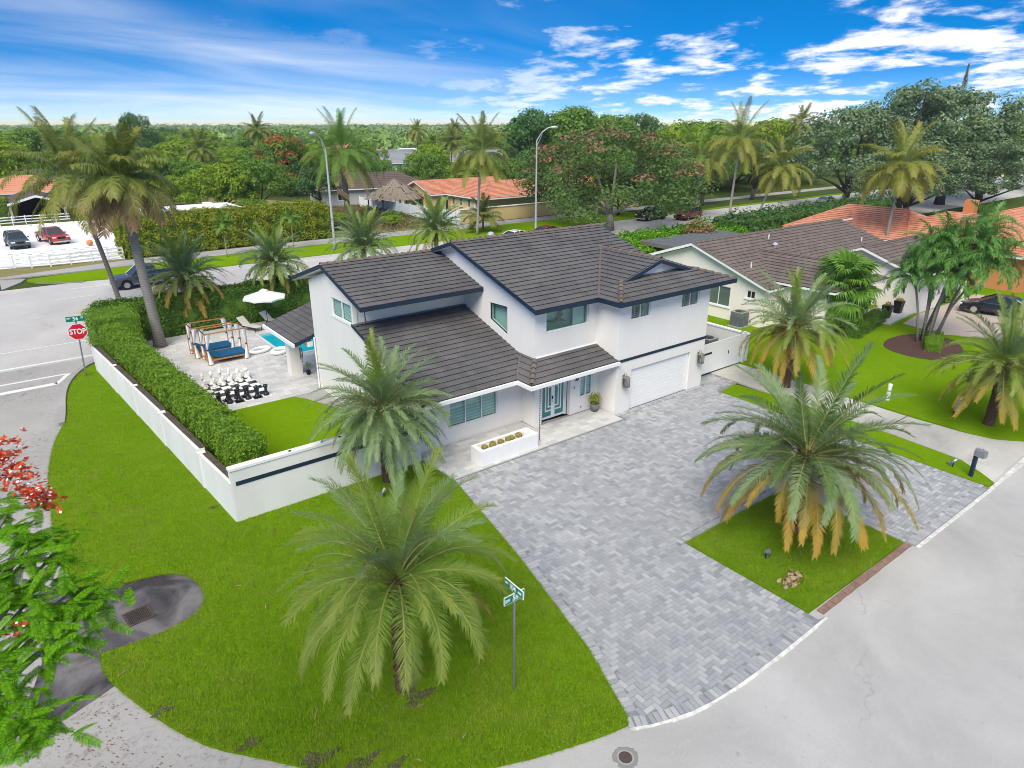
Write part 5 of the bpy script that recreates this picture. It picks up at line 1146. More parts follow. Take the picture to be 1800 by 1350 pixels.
phoenix((10.2, 51.2, .05), 'date palm with golden skirt behind the daybeds', 3.6, 3.4, [7, 14, 18, 18, 16, 11], [FR, BG, BG, FR, YL, GO], 16, .18, .5, 54, lw=.04)
phoenix((16.25, 50.2, .05), 'date palm behind the parasol next to the house', 4.1, 2.9, [6, 13, 17, 18, 16, 9], [FR, BG, BG, BG, FR, YL], 17, .18, .46, 54, lw=.04)
phoenix((24.6, 52.6, .05), 'date palm showing above the left roof beside the street lamp', 4.0, 3.5, [9, 16, 20, 20, 15, 8], [FR, BG, BG, BG, BG, FR], 18, .18, .5, 54, lw=.042)
phoenix((34.4, 57.0, .05), 'date palm showing above the roof step in front of the white fence', 4.0, 3.5, [9, 16, 20, 20, 15, 8], [FR, BG, BG, FR, FR, YL], 19, .18, .5, 54, lw=.045)
CO_CL = [(78, 35), (52, 80), (28, 105), (6, 100), (-22, 60)]
def coconut(loc, top, label, L, counts, mats, seed, r_=.15, nuts=True, trunk='trunk_ringed', name='coconut_palm', group='tall coconut palms', bend=.3, sag=1.0, ll=1.0):
    """top: crown position relative to the base"""
    rng = random.Random(seed); t = thing(name, label, 'palm', loc, group=group); top = Vector(top); K = 9; pts = []
    for i in range(K + 1): f = i / K; pts.append(Vector((top.x * f ** (1 + bend), top.y * f ** (1 + bend), top.z * f)))
    pts[0].z = -.1; g = MB(); g.tube(pts, [r_ * (1.5 if i == 0 else 1.1 - .35 * i / K) for i in range(K + 1)], 10); g.build('trunk', trunk, t, True)
    sets = [PS(('co', L, i, mats[i], sag, ll), lambda i=i: [frond_mesh('frond', [mats[i], 'rachis_green' if i < 3 else 'rachis'], L, CO_CL[i][0] + v * 6 - 6, CO_CL[i][1] * (.85 + .12 * v), n=78, a0=82, ll=ll, lw=.05, seed=i * 10 + v + 77, sag=sag, vee=.05, start=.2, rw=.03, plume=.2) for v in range(3)]) for i in range(5)]
    crown(t, top.z, sets, counts, rng, 1.0, (top.x, top.y))
    if nuts:
        g = MB()
        for i in range(11):
            a = rng.uniform(0, 6.28); g.lathe([(.02, -.13), (.1, -.08), (.12, 0), (.09, .08), (.02, .12)], (top.x + .3 * cos(a), top.y + .3 * sin(a), top.z - .28 + rng.uniform(-.15, .12)), 8)
        g.build('coconuts', 'coconut', t, True)
    return t
CC, CYL, OL, BR = 'frond_coco', 'frond_cocoyellow', 'frond_olive', 'frond_brown'
coconut((7.25, 47.35, .06), (-.45, .2, 10.4), 'tall thick palm with browning fronds leaning over the corner hedge', 3.5, [8, 11, 11, 10, 10], [CC, CC, CC, OL, BR], 31, .3, False, 'trunk_ringed', group='tall palms by the avenue corner', bend=.1)
coconut((6.9, 59.4, .1), (-1.3, 1.0, 9.9), 'slender green coconut palm behind the thick browning one', 5.2, [6, 10, 11, 10, 8], [CC, CC, CC, CC, CYL], 32, .17, True, 'trunk_royal', group='tall palms by the avenue corner')
coconut((50.6, 73.4, .1), (.5, -.5, 10.2), 'coconut palm standing over the yellow house and its roof', 5.0, [5, 7, 9, 9, 8], [CC, CC, CC, CC, CYL], 33, .17, True, 'trunk_pale')
coconut((88.2, 67.5, .1), (-.4, .2, 8.6), 'leftmost of the three palms right of the flowering tree', 5.8, [5, 8, 10, 9, 7], ['frond_royal', CYL, 'frond_royal', CYL, CC], 34, .24, True, 'trunk_pale')
coconut((80.8, 56.5, .1), (.3, -.2, 11.4), 'tallest and middle of the three palms right of the flowering tree', 5.8, [4, 8, 10, 9, 7], [CYL, CC, CYL, CYL, CYL], 35, .17, True, 'trunk_pale')
coconut((83.4, 54.2, .1), (2.2, -1.6, 8.2), 'shortest palm of the three, its pale trunk leaning right', 5.0, [4, 8, 9, 9, 7], [CC, CYL, CYL, CYL, CYL], 36, .16, True, 'trunk_pale')
coconut((69.0, 30.2, .05), (1.6, .6, 9.7), 'bright yellow-green coconut palm rising behind the brown-roofed house', 4.6, [4, 8, 10, 10, 7], [CYL] * 5, 37, .16, True, 'trunk_ringed')
coconut((52.8, 75.2, .1), (0, 0, 1.6), 'low young coconut palm by the yellow garden wall', 3.6, [6, 6, 5, 3, 0], [CC] * 5, 38, .14, False, 'trunk_royal', group='young palms')
coconut((142.0, 84.0, 0), (0, 0, 14.0), 'thin yellowish palm above the dark trees right of the three palms', 3.8, [4, 6, 6, 4, 2], [CYL] * 5, 39, .16, False, 'trunk_pale', group='far palms')
t_ = coconut((41.7, 93.3, .1), (-.1, .1, 9.6), 'big royal palm by the canal with a bulging dark trunk', 7.4, [7, 11, 13, 13, 11], ['frond_royal', 'frond_royal', 'frond_royal', 'frond_royal', OL], 40, .42, False, 'trunk_royal', 'royal_palm', 'royal palms', 0.05, .8, 1.2)
MB().tube([(-.1, .1, 9.0), (-.1, .1, 11.5), (0, 0, 15.5)], [.3, .14, .02], 8).build('spear', 'crownshaft', t_); g = MB(); g.hexa([(-1.2, -.6, 4.2), (.1, -.6, 3.2), (.1, .5, 3.2), (-1.2, .5, 4.2), (-1.2, -.5, 5.0), (.2, -.6, 4.0), (.2, .5, 4.0), (-1.2, .4, 5.0)]); g.build('hanging_leaf_sheath', 'rachis_tan', t_)
FARP = [(20.0, 195.0, 9, 'frond_royal'), (55, 170, 12, CC), (118, 205, 11, CYL), (133, 205, 11.5, CC), (96, 150, 9, CC), (150, 212, 10, CC), (70, 190, 8, 'frond_royal'), (37.5, 152, 8.5, CC)]
FL = ['distant palm on the left in front of the white house', 'distant palm behind the orange-flowering tree', 'distant yellowish palm above the roofs at centre', 'distant palm right of the yellowish one', 'distant palm in front of the grey-roofed house', 'distant palm left of the tall coconut palm', 'distant royal palm behind the big royal palm', 'grey-green palm behind the browning palm on the left']
for i, (x, y, h, m_) in enumerate(FARP): coconut((x, y, 0), (0, 0, h), FL[i], 4.4, [5, 8, 9, 8, 6], [m_] * 5, 60 + i, .16, False, 'trunk_royal', group='far palms')
YP = ['thin young palm on the verge in front of the clipped hedge, left one', 'thin young palm on the verge beside the tall street lamp']
for i, (x, y) in enumerate(((20.0, 77.2), (27.6, 77.6))): coconut((x, y, .1), (.05, 0, 3.5), YP[i], 1.5, [3, 4, 4, 3, 0], ['frond_royal'] * 5, 80 + i, .055, False, 'trunk_pale', group='young palms', ll=.4)
# adonidia clump
t = thing('christmas_palm_cluster', 'clump of grey-stemmed palms with dense curly fronds in the mulch bed', 'palm', (48.3, 17.2, .05)); rng = random.Random(91)
t.name = 'clustered_palm'
AD = [[frond_mesh('frond', ['frond_adonidia', 'rachis_green'], 2.3, e + v * 5, d, n=60, ll=.62, lw=.036, seed=v + int(e), sag=.8, vee=.5, plume=.5, start=.12, rw=.022) for v in range(3)] for e, d in ((75, 55), (48, 110), (22, 130), (-5, 100))]
for i, (bx, by, tx, ty, tz) in enumerate(((-.5, .4, -.3, 1.6, 4.4), (-.2, .2, .2, .9, 6.0), (.1, .4, .4, .4, 6.6), (.2, 0, .3, -.6, 6.2), (.5, -.3, .6, -1.8, 6.4), (.3, -.2, .2, -2.4, 5.6), (-.3, -.1, -.2, -.5, 4.8), (.4, .5, 1.3, -1.4, 7.4))):
    MB().tube([(bx, by, -.05), (bx + (tx - bx) * .3, by + (ty - by) * .3, tz * .45), (bx + (tx - bx) * .7, by + (ty - by) * .7, tz * .8), (tx, ty, tz - .5)], [.1, .08, .07, .08], 8).build('trunk', 'trunk_ringed', t, True); MB().tube([(tx, ty, tz - .6), (tx, ty, tz)], [.09, .05], 8).build('crownshaft', 'crownshaft', t); crown(t, tz - .05, AD, [3, 7, 8, 6], rng, 1.0, (tx, ty))
# fan palm
t = thing('fan_palm', 'fan palm with drooping split leaves before the brown-roofed house', 'palm', (46.0, 22.2, .05)); rng = random.Random(93); MB().tube([(0, 0, -.1), (0, 0, 3.0)], [.2, .17], 10).build('trunk', 'bark_brown', t)
def fan_mesh(seed):
    rr = random.Random(seed); g = MB(); g.tube([(0, 0, 0), (.9, 0, .12)], [.02, .012], 4, 1); uv = [(0, 0)] * 8; c = Vector((.9, 0, .12))
    for i in range(34):
        a = radians(-125 + 250 * i / 33); d = Vector((cos(a), sin(a), .1)).normalized(); l = rr.uniform(.8, 1.0); m_ = c + d * l * .62 ; tip = m_ + (d * .5 + Vector((0, 0, -rr.uniform(.4, .9)))).normalized() * l * .42; w = d.cross(Vector((0, 0, 1))).normalized() * .035; b = len(g.v); g.v += [tuple(c - w * .3), tuple(c + w * .3), tuple(m_ + w), tuple(m_ - w), tuple(tip)]; g.f += [(b, b + 1, b + 2, b + 3), (b + 3, b + 2, b + 4)]; g.mi += [0, 0]; uv += [(0, 0), (0, 0), (.5, 0), (.5, 0), (1, 0)]
    g.uv = uv; return g.mesh('fan_leaf', ['frond_royal', 'rachis_green'])
FM = [fan_mesh(i) for i in range(3)]
for i in range(44): o = link('fan_leaf', FM[i % 3], t, (rng.uniform(-.1, .1), rng.uniform(-.1, .1), 3.0 + rng.uniform(-.2, .4)), 0, rng.uniform(1.4, 1.8)); o.rotation_euler = (rng.uniform(-.4, .4), -radians(75 - i * 3.2) , i * 2.39996)

# ------------------------------------------------------------------ hedges
def hedge(name, label, loc, sx, sy, sz, n, mat, size=.1, seed=0, rz=0, z0=0.0, wob=.12, poly=None, cat='hedge', core='leaf_hedge_dark', lean=0.0):
    rr = random.Random(seed); t = thing(name, label, cat, loc, rz); g = MB()
    A = [(sx * sy, 't'), (sx * (sz - z0), 'f'), (sx * (sz - z0), 'b'), (sy * (sz - z0), 'l'), (sy * (sz - z0), 'r')]; tot = sum(a for a, _ in A)
    ph = [rr.uniform(0, 6) for _ in range(6)]
    bump = lambda x, y, z: wob * (sin(x * 2.1 + ph[0]) * .4 + sin(y * 2.3 + ph[1]) * .4 + sin(x * 5.3 + y * 4.7 + ph[2]) * .35 + sin(z * 5 + x * 3 + ph[3]) * .3 + sin(y * 6.1 + z * 4 + ph[4]) * .3)
    for i in range(n):
        q = rr.uniform(0, tot); k = 0
        while q > A[k][0]: q -= A[k][0]; k += 1
        s_ = A[k][1]; x, y, z = rr.uniform(0, sx), rr.uniform(0, sy), rr.uniform(z0, sz)
        nn = {'t': Vector((0, 0, 1)), 'f': Vector((0, -1, 0)), 'b': Vector((0, 1, 0)), 'l': Vector((-1, 0, 0)), 'r': Vector((1, 0, 0))}[s_]
        if s_ == 't': z = sz
        elif s_ == 'f': y = 0
        elif s_ == 'b': y = sy
        elif s_ == 'l': x = 0
        else: x = sx
        dp = bump(x, y, z) + rr.uniform(-.14, .05) * (1 if rr.random() > .08 else -1.6); p = Vector((x, y, z)) + nn * dp
        ed = .16
        for ax, lo, hi in ((0, 0, sx), (1, 0, sy)):
            if p[ax] < lo + ed and s_ == 't' : p.z -= (lo + ed - p[ax]) * .6
            if p[ax] > hi - ed and s_ == 't' : p.z -= (p[ax] - hi + ed) * .6
        add_leaf(g, p, nn + Vector((rr.uniform(-.9, .9), rr.uniform(-.9, .9), rr.uniform(-.3, .9))), size * rr.uniform(.6, 1.3), rr, .5)
    g.build('foliage', mat, t); i_ = .14
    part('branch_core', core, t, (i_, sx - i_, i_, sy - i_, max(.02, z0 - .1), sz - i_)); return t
hedge('hedge', 'long clipped green hedge behind the stepped white wall', (5.5, 23.9, .5), 1.15, 21.8, 2.0, 62000, 'leaf_hedge', .105, 1, radians(4.3), wob=.16)
hedge('hedge', 'dark green hedge along the avenue behind the daybeds and parasol', (4.2, 49.3, .02), 15.6, 1.5, 2.75, 36000, 'leaf_hedge_dark', .17, 2, 0, wob=.2)
hedge('hedge', 'dark hedge section joining the corner beneath the thick palm', (3.6, 46.0, .6), 2.6, 3.2, 2.2, 9000, 'leaf_hedge', .11, 3, 0, wob=.15)
hedge('hedge', 'broad clipped yellow-green hedge across the avenue', (11.3, 83.6, .02), 23.4, 4.2, 4.1, 34000, 'leaf_hedge_yellow', .26, 4, 0, wob=.35)
hedge('hedge', 'bright lime hedge behind the ridge next to the dark flat roof', (48.5, 43.0, .02), 18.0, 7.5, 2.6, 26000, 'leaf_hedge_bright', .27, 5, 0, wob=.4)
hedge('hedge', 'low clipped box hedge at the foot of the grey-stemmed palms', (46.4, 15.6, .04), 3.4, .9, .62, 7000, 'leaf_hedge', .08, 6, radians(20), wob=.05)
hedge('hedge', 'dark foundation hedge in front of the fan palm', (45.2, 20.3, .04), 5.6, .9, 1.0, 9000, 'leaf_hedge_dark', .1, 7, radians(8), wob=.1)
hedge('hedge', 'clipped hedge beside the open garage of the cream house', (64.2, 22.0, .04), 3.6, 1.0, 1.0, 4500, 'leaf_hedge', .13, 8, 0, wob=.08)
hedge('hedge', 'small rounded hedge by the corner of the cream garage', (60.6, 20.8, .04), 2.2, .8, .8, 3000, 'leaf_hedge', .12, 9, 0, wob=.08)
hedge('shrub_border', 'loose dark shrubs behind the brown-roofed house', (66, 44.5, .02), 36, 4.0, 3.6, 26000, 'leaf_dark', .36, 10, 0, wob=.7, cat='shrubs')
t = thing('shrub', 'reddish flowering shrub beside the dark flat roof', 'shrub', (59.5, 45.0, 0)); leaf_blob('foliage', t, 'leaf_shrubred', (0, 0, 2.6), 2.0, 1500, .3, 11, .8); leaf_blob('foliage', t, 'leaf_mid', (.6, .4, 3.4), 1.6, 700, .3, 12, .8); MB().tube([(0, 0, 0), (.1, 0, 2.4)], .1, 6).build('trunk', 'bark_grey', t)
hedge('hedge', 'green vine-covered hedge beside the carport', (0.4, 126.5, 0), 2.6, 8, 3.0, 4000, 'leaf_mid', .35, 12, 0, wob=.25)
# ------------------------------------------------------------------ broadleaf trees
def crown_mesh(name, seed, mats, rx, rz, ncl, per, ls, clr=.26, flat=.75, cz=0.0, accent=0.0, top_accent=False):
    """Crown of leaf clumps spread through an uneven dome, radius rx, height rz, centred on the origin."""
    rr = random.Random(seed); g = MB(); cs = []
    lob = [(rr.uniform(0, 6.28), rr.uniform(.12, .3), rr.choice((2, 3, 4))) for _ in range(3)]
    for i in range(ncl):
        a = rr.uniform(0, 6.28); u = rr.uniform(-.55, 1.0); k = sqrt(max(0, 1 - u * u)); rad = rr.uniform(.55, 1.0) ** .6 * (1 + sum(w * sin(f * a + p) for p, w, f in lob))
        cs.append((Vector((rx * k * cos(a) * rad, rx * k * sin(a) * rad, rz * u * (.85 + .15 * rad))), rx * clr * rr.uniform(.65, 1.3)))
    for c, r_ in cs:
        ac = rr.random() < accent and (not top_accent or c.z > rz * .05)
        for k in range(per):
            d = Vector((rr.gauss(0, 1), rr.gauss(0, 1), rr.gauss(0, 1) + .25)).normalized(); p = c + Vector((d.x, d.y, d.z * flat)) * r_ * rr.uniform(.55, 1.05)
            add_leaf(g, p, d + Vector((rr.uniform(-.6, .6), rr.uniform(-.6, .6), rr.uniform(-.2, .7))), ls * rr.uniform(.6, 1.35), rr, .6)
            if ac and d.z > .1 and rr.random() < .75: g.mi[-1] = 1
    return g.mesh(name, mats), cs
def limb_mesh(name, seed, h, rx, tr, cs, mat, spread=7):
    rr = random.Random(seed); g = MB(); fork = h * .32
    g.tube([(0, 0, -.2), (rr.uniform(-.1, .1), rr.uniform(-.1, .1), fork * .5), (0, 0, fork)], [tr * 1.35, tr, tr * .85], 9)
    for c, r_ in sorted(cs, key=lambda q: q[0].z)[::max(1, len(cs) // spread)]:
        e = c + Vector((0, 0, h)); m_ = Vector((e.x * .45, e.y * .45, fork + (e.z - fork) * .45 + .1 * h * rr.uniform(-.3, .3))); g.tube([(0, 0, fork * .9), m_, e], [tr * .6, tr * .34, tr * .08], 6)
    return g.mesh(name, mat, True)
TREE = {}
def tree_kind(key, seed, mats, rx=5.0, rz=3.2, hc=5.0, ncl=70, per=115, ls=.42, tr=.28, bark='bark_dark', **k):
    me, cs = crown_mesh('crown', seed, mats, rx, rz, ncl, per, ls, **k); TREE[key] = (me, limb_mesh('trunk', seed, hc, rx, tr, cs, bark), hc, hc + rz, rx)
tree_kind('dark', 1, ['leaf_dark']); tree_kind('dark2', 2, ['leaf_dark'], rz=3.8, hc=5.4); tree_kind('mid', 3, ['leaf_mid']); tree_kind('mid2', 4, ['leaf_mid'], rz=4.0, hc=5.2); tree_kind('lime', 5, ['leaf_lime'], rz=3.6); tree_kind('lime2', 6, ['leaf_lime'], rz=2.8, hc=5.5, flat=.55)
tree_kind('oak', 7, ['leaf_oak'], 7.0, 5.6, 8.0, 120, 120, .42, .5, clr=.22); tree_kind('oak2', 8, ['leaf_oak'], 6.5, 6.2, 8.6, 120, 120, .42, .5, clr=.21)
tree_kind('pink', 9, ['leaf_flowering', 'blossom_pink'], 10.5, 5.4, 6.2, 260, 110, .34, .4, 'bark_grey', clr=.15, accent=.4, top_accent=True, flat=.6); tree_kind('orange', 10, ['leaf_mid', 'blossom_orange'], 5.2, 4.2, 5.6, 70, 110, .4, .3, accent=.42)
tree_kind('mango', 11, ['leaf_lime'], 4.6, 2.9, 3.6, 95, 130, .34, .25, clr=.24, flat=.85); tree_kind('street', 12, ['leaf_dark', 'blossom_pink'], 4.6, 2.8, 6.4, 60, 110, .4, .3, accent=.25)
def tree(x, y, h, key, label, group=None, rs=1.0, seed=0, name='broadleaf_tree'):
    me, lm, hc, ht, rx = TREE[key]; s_ = h / ht; t = thing(name, label, 'tree', (x, y, 0), seed * 1.7, group); o = link('crown', me, t, (0, 0, hc * s_), 0, (s_ * rs, s_ * rs, s_)); link('trunk', lm, t, (0, 0, 0), 0, (s_ * rs, s_ * rs, s_)); return t
tree(67.5, 66.0, 12.6, 'pink', 'wide tree with pink and yellow blossom beside the avenue', None, 1.22, 1, 'flowering_tree')
tree(31.5, 118, 7.0, 'mango', 'rounded lime-green mango tree behind the clipped hedge', None, 1.0, 2, 'mango_tree'); tree(26.3, 131, 4.8, 'mango', 'smaller yellow-green tree left of the mango tree', None, 1.0, 3)
tree(49.0, 137, 10.8, 'orange', 'tree with orange-red blossom by the canal', None, 1.0, 4, 'flowering_tree')
NEAR = [(3.8, 166, 10.6, 'lime', 'bright green tree cut by the left picture edge above the orange roof'), (4.0, 198, 7, 'mid', 'green tree behind the edge tree on the far left'), (41, 240, 15.5, 'dark2', 'tall dark tree breaking the skyline on the left'), (11.5, 210, 11.5, 'mid2', 'wide green tree left of the browning palm'), (23, 238, 11.5, 'dark2', 'dark tree behind the browning palm crown'), (30, 168, 8, 'lime2', 'yellow-green tree right of the browning palm'), (49.8, 152, 8.5, 'mid', 'leafy tree left of the orange-flowering tree'), (72.8, 152, 9, 'mid2', 'green tree behind the right fronds of the royal palm'), (47.0, 116, 6.2, 'dark', 'small dark tree at the canal below the orange blossom'),
        (100.6, 122, 15.5, 'dark2', 'tall green tree left of the far lamp head'), (106.5, 117, 15.6, 'mid2', 'tall green tree just right of the far lamp head'), (139, 165, 11, 'dark', 'round grey-green tree right of the far lamp'), (123, 124, 14.4, 'mid', 'green tree above the middle of the flowering crown'), (161, 148, 15.2, 'dark2', 'dark round tree on the skyline right of the flowering crown'), (120, 98, 12.5, 'lime2', 'lime-green spreading tree behind the three palms, left one'), (131, 98, 12.8, 'lime', 'lime-green spreading tree behind the three palms, right one'),
        (101, 76.5, 9.2, 'street', 'street tree with pinkish tips behind the leaning palm'), (116, 76.5, 10.2, 'street', 'street tree with pinkish tips further along the avenue'), (146, 92, 13.6, 'lime2', 'yellow-green tree below the thin yellowish palm')]
for i, (x, y, h, k, lb) in enumerate(NEAR): tree(x, y, h, k, lb, None, .62 if i == 2 else 1.0, i)
for i, (x, y, h, k, rs, lb) in enumerate(((117, 59, 15.6, 'oak', 1.0, 'leftmost grey-green oak of the big clump on the right'), (125, 54, 18.6, 'oak2', 1.1, 'tallest oak in the middle of the big clump on the right'), (137, 52, 18.2, 'oak', 1.1, 'right oak of the big clump'), (152, 51, 14.6, 'oak2', 1.1, 'lower oak closing the clump on the right'), (112, 47, 10.5, 'oak', 1.25, 'lower oak spreading in front of the clump'), (128, 43, 10.5, 'oak2', 1.25, 'wide low oak in front, behind the yellow-green palm'))): tree(x, y, h, k, lb, 'oaks on the right', rs, i + 3, 'oak_tree')
for i, (x, y, h, k, lb) in enumerate(((186, 56, 15, 'lime', 'lime-green tree at the right picture edge'), (172, 62, 13, 'mid', 'green tree between the oaks and the right edge'), (176, 44, 9, 'street', 'tree with orange tips below the right skyline'), (92, 79, 10, 'street', 'street tree behind the tallest of the three palms'), (79.5, 76, 7, 'dark', 'dark tree behind the flowering tree on its right'), (150, 100, 12, 'lime', 'bright tree behind the street trees'))): tree(x, y, h, k, lb, None, 1.0, i)
tree(128, 100, 13.0, 'mid', 'green tree filling the gap behind the pink crown', None, 1, 5)
# casuarina spire behind the oaks
t = thing('pine_tree', 'narrow dark pine spire above the oaks', 'tree', (168, 64, 0)); g = MB(); rr = random.Random(4)
for i in range(1100): z = rr.uniform(4, 25); r_ = (25.5 - z) * .12; a = rr.uniform(0, 6.28); add_leaf(g, Vector((r_ * cos(a) * rr.uniform(.3, 1), r_ * sin(a) * rr.uniform(.3, 1), z)), Vector((cos(a), sin(a), .6)), .6, rr, .3)
g.build('crown', 'leaf_oak', t); MB().tube([(0, 0, 0), (0, 0, 24)], [.3, .05], 8).build('trunk', 'bark_dark', t)
# neighbourhood trees between 100 m and 300 m
HOUSES = []
# ------------------------------------------------------------------ neighbouring houses
SL2 = .34; C2 = 1 / sqrt(1 + SL2 ** 2); F2 = (0, C2, SL2 * C2); B2 = (0, -C2, SL2 * C2); L2 = lambda h: h / C2
nb = thing('cream_house', 'cream single-storey house with weathered taupe tile roof next door', 'house'); SC = 'stucco_cream'; TT = 'tile_taupe'
wall_yz('wall', SC, nb, 42.3, 42.5, [[(25.9, 0), (26.65, 0), (26.65, 3.1), (25.9, 2.95)], [(26.65, 0), (27.35, 0), (27.35, 2.0), (26.65, 2.0)], [(26.65, 2.56), (27.35, 2.56), (27.35, 3.4), (26.65, 3.1)], [(27.35, 0), (28.7, 0), (28.7, 3.85), (27.35, 3.4)], [(28.7, 0), (30.6, 0), (30.6, 1.0), (28.7, 1.0)], [(28.7, 2.48), (30.6, 2.48), (30.6, 4.6), (28.7, 3.85)], [(30.6, 0), (38.5, 0), (38.5, 2.95), (32.2, 5.1), (30.6, 4.6)]])
part('wall', SC, nb, (42.5, 64, 25.9, 26.1, 0, 3.0)); part('wall', SC, nb, (42.5, 66, 38.3, 38.5, 0, 3.0)); part('wall', SC, nb, (65.8, 66, 26.1, 38.3, 0, 3.0))
def window_x(parent, X, y0, y1, z0, z1, bars=(), gl='glass_dark', back='interior_dark'):
    f = .05; w = MB(); w.box(X, X + .06, y0, y1, z0, z0 + f).box(X, X + .06, y0, y1, z1 - f, z1).box(X, X + .06, y0, y0 + f, z0 + f, z1 - f).box(X, X + .06, y1 - f, y1, z0 + f, z1 - f)
    for b in bars: w.box(X - .003, X + .05, b - f / 2, b + f / 2, z0 + f, z1 - f)
    w = w.build('window', 'paint_white', parent); e = [y0 + f, *bars, y1 - f]
    for i in range(len(e) - 1): part('pane', gl, w, (X + .02, X + .026, e[i] + .02, e[i + 1] - .02, z0 + f, z1 - f))
    part('blind', back, w, (X + .1, X + .12, y0, y1, z0, z1)); part('sill', 'paint_white', w, (X - .12, X - .02, y0 - .1, y1 + .1, z0 - .1, z0)); return w
window_x(nb, 42.34, 28.7, 30.6, 1.0, 2.48, (29.72,), back='stucco_grey'); window_x(nb, 42.34, 26.65, 27.35, 2.0, 2.56, (27.0,), back='paint_navy')
roof_plane(nb, 'main_roof', (41.8, 25.3, 2.95), UX, F2, [[(0, 0), (21.8, 0), (21.8, L2(6.9)), (0, L2(6.9))]], TT, .42, .36, soffit='paint_white')
roof_plane(nb, 'main_roof', (41.8, 39.1, 2.95), UX, B2, [[(0, 0), (24, 0), (24, L2(6.9)), (0, L2(6.9))]], TT, .42, .72)
caps(nb, (41.8, 32.2, 5.3), (63.6, 32.2, 5.3), 'tile_taupe', .13); caps(nb, (41.85, 25.3, 2.98), (41.85, 32.2, 5.32), 'tile_taupe', .13)
m = MB(); m.prism([(41.77, 25.2, 2.95), (41.77, 32.2, 5.33), (41.77, 32.2, 5.13), (41.77, 25.2, 2.75)], (.03, 0, 0)); m.prism([(41.77, 39.2, 2.95), (41.77, 32.2, 5.33), (41.77, 32.2, 5.13), (41.77, 39.2, 2.75)], (.03, 0, 0)); m.build('bargeboard', 'paint_white', nb)
# cross wing towards the street, ridge along Y at x=47.2
XS2 = (C2, 0, SL2 * C2); XB2 = (-C2, 0, SL2 * C2)
roof_plane(nb, 'wing_roof', (43.4, 21.5, 3.28), UY, XS2, [[(0, 0), (2.4, L2(3.8)), (8.5, L2(3.8)), (8.5, 0)]], TT, .42, .36); roof_plane(nb, 'wing_roof', (51.0, 21.5, 3.28), UY, XB2, [[(0, 0), (2.4, L2(3.8)), (8.5, L2(3.8)), (8.5, 0)]], TT, .42, .36); roof_plane(nb, 'wing_roof', (43.4, 21.5, 3.28), UX, F2, [[(0, 0), (7.6, 0), (3.8, 3.6)]], TT, .42, .36)
caps(nb, (47.2, 24.2, 4.6), (47.2, 29.8, 4.6), 'tile_taupe'); part('wall', SC, nb, (44.0, 50.4, 22.3, 22.5, 0, 3.2), (44.0, 44.2, 22.5, 25.9, 0, 3.2)); part('wall', SC, nb, (50.2, 50.4, 22.5, 25.9, 0, 3.2))
# garage wing with gable towards the viewer
wall_yz('wall', SC, nb, 55.4, 55.6, [[(20.8, 0), (30.4, 0), (30.4, 2.75), (25.66, 4.3), (20.8, 2.7)]]); part('wall', SC, nb, (55.6, 59.4, 20.8, 21.0, 0, 2.9)); part('wall', SC, nb, (62.6, 64, 20.8, 21.0, 0, 2.9)); part('wall', SC, nb, (59.4, 62.6, 20.8, 21.0, 2.3, 2.9)); part('garage_opening', 'interior_dark', nb, (59.4, 62.6, 21.3, 21.35, 0, 2.3)); part('garage_door', 'paint_navy', nb, (59.45, 62.55, 20.92, 20.96, 0.02, 2.28))
roof_plane(nb, 'garage_roof', (54.9, 20.2, 2.62), UX, F2, [[(0, 0), (9.6, 0), (9.6, L2(5.46)), (0, L2(5.46))]], TT, .42, .36); roof_plane(nb, 'garage_roof', (54.9, 31.1, 2.62), UX, B2, [[(0, 0), (9.6, 0), (9.6, L2(5.46)), (0, L2(5.46))]], TT, .42, .36); caps(nb, (54.9, 25.66, 4.5), (64.4, 25.66, 4.5), TT)
m = MB(); m.prism([(54.87, 20.1, 2.6), (54.87, 25.66, 4.5), (54.87, 25.66, 4.32), (54.87, 20.1, 2.42)], (.03, 0, 0)); m.prism([(54.87, 31.2, 2.6), (54.87, 25.66, 4.5), (54.87, 25.66, 4.32), (54.87, 31.2, 2.42)], (.03, 0, 0)); m.build('bargeboard', 'paint_white', nb)
for (x, y, z) in ((50.2, 31.1, 5.0), (43.5, 28.05, 3.95), (60.5, 28.5, 4.1)): MB().lathe([(.05, -.1), (.05, .3), (.06, .34)], (x, y, z), 8).build('vent_pipe', 'white_plastic', nb)
MB().lathe([(.14, -.1), (.14, .1), (.24, .13), (.2, .26), (.05, .33)], (49.3, 29.9, 4.6), 12).build('roof_ventilator', 'lamp_aluminium', nb)
sheet('neighbour_drive_paving', [(51.0, 17.2), (52.3, 15.2), (56, 7.4), (66, 7.4), (66, 20.6), (55.3, 20.7), (51.6, 20.2)], .07, 'paver_brick', -.04); sheet('mulch_bed', smooth_poly([(45.0, 18.7), (44.2, 17.2), (44.4, 15.6), (45.2, 14.8), (48, 14.6), (50.5, 16.4), (50.2, 18.4), (47.5, 19.2)], 2), .07, 'mulch', -.04)
mc = MB(); rr = random.Random(8)
for i in range(1500):
    x, y = rr.uniform(44.2, 50.3), rr.uniform(14.7, 19.1); s_ = rr.uniform(.03, .09); a = rr.uniform(0, 6.3); mc.face([(x, y, .075), (x + s_ * cos(a), y + s_ * sin(a), .1), (x + s_ * cos(a) - s_ * .3 * sin(a), y + s_ * sin(a) + s_ * .3 * cos(a), .09)])
tag(mc.build('mulch_chips', 'mulch'), 'brown bark mulch under the grey-stemmed palms', 'mulch', kind='stuff')
sheet('entry_step', [(50.4, 20.6), (55.4, 21.0), (55.3, 23.5), (50.4, 23.5)], .16, 'edge_concrete', -.02)
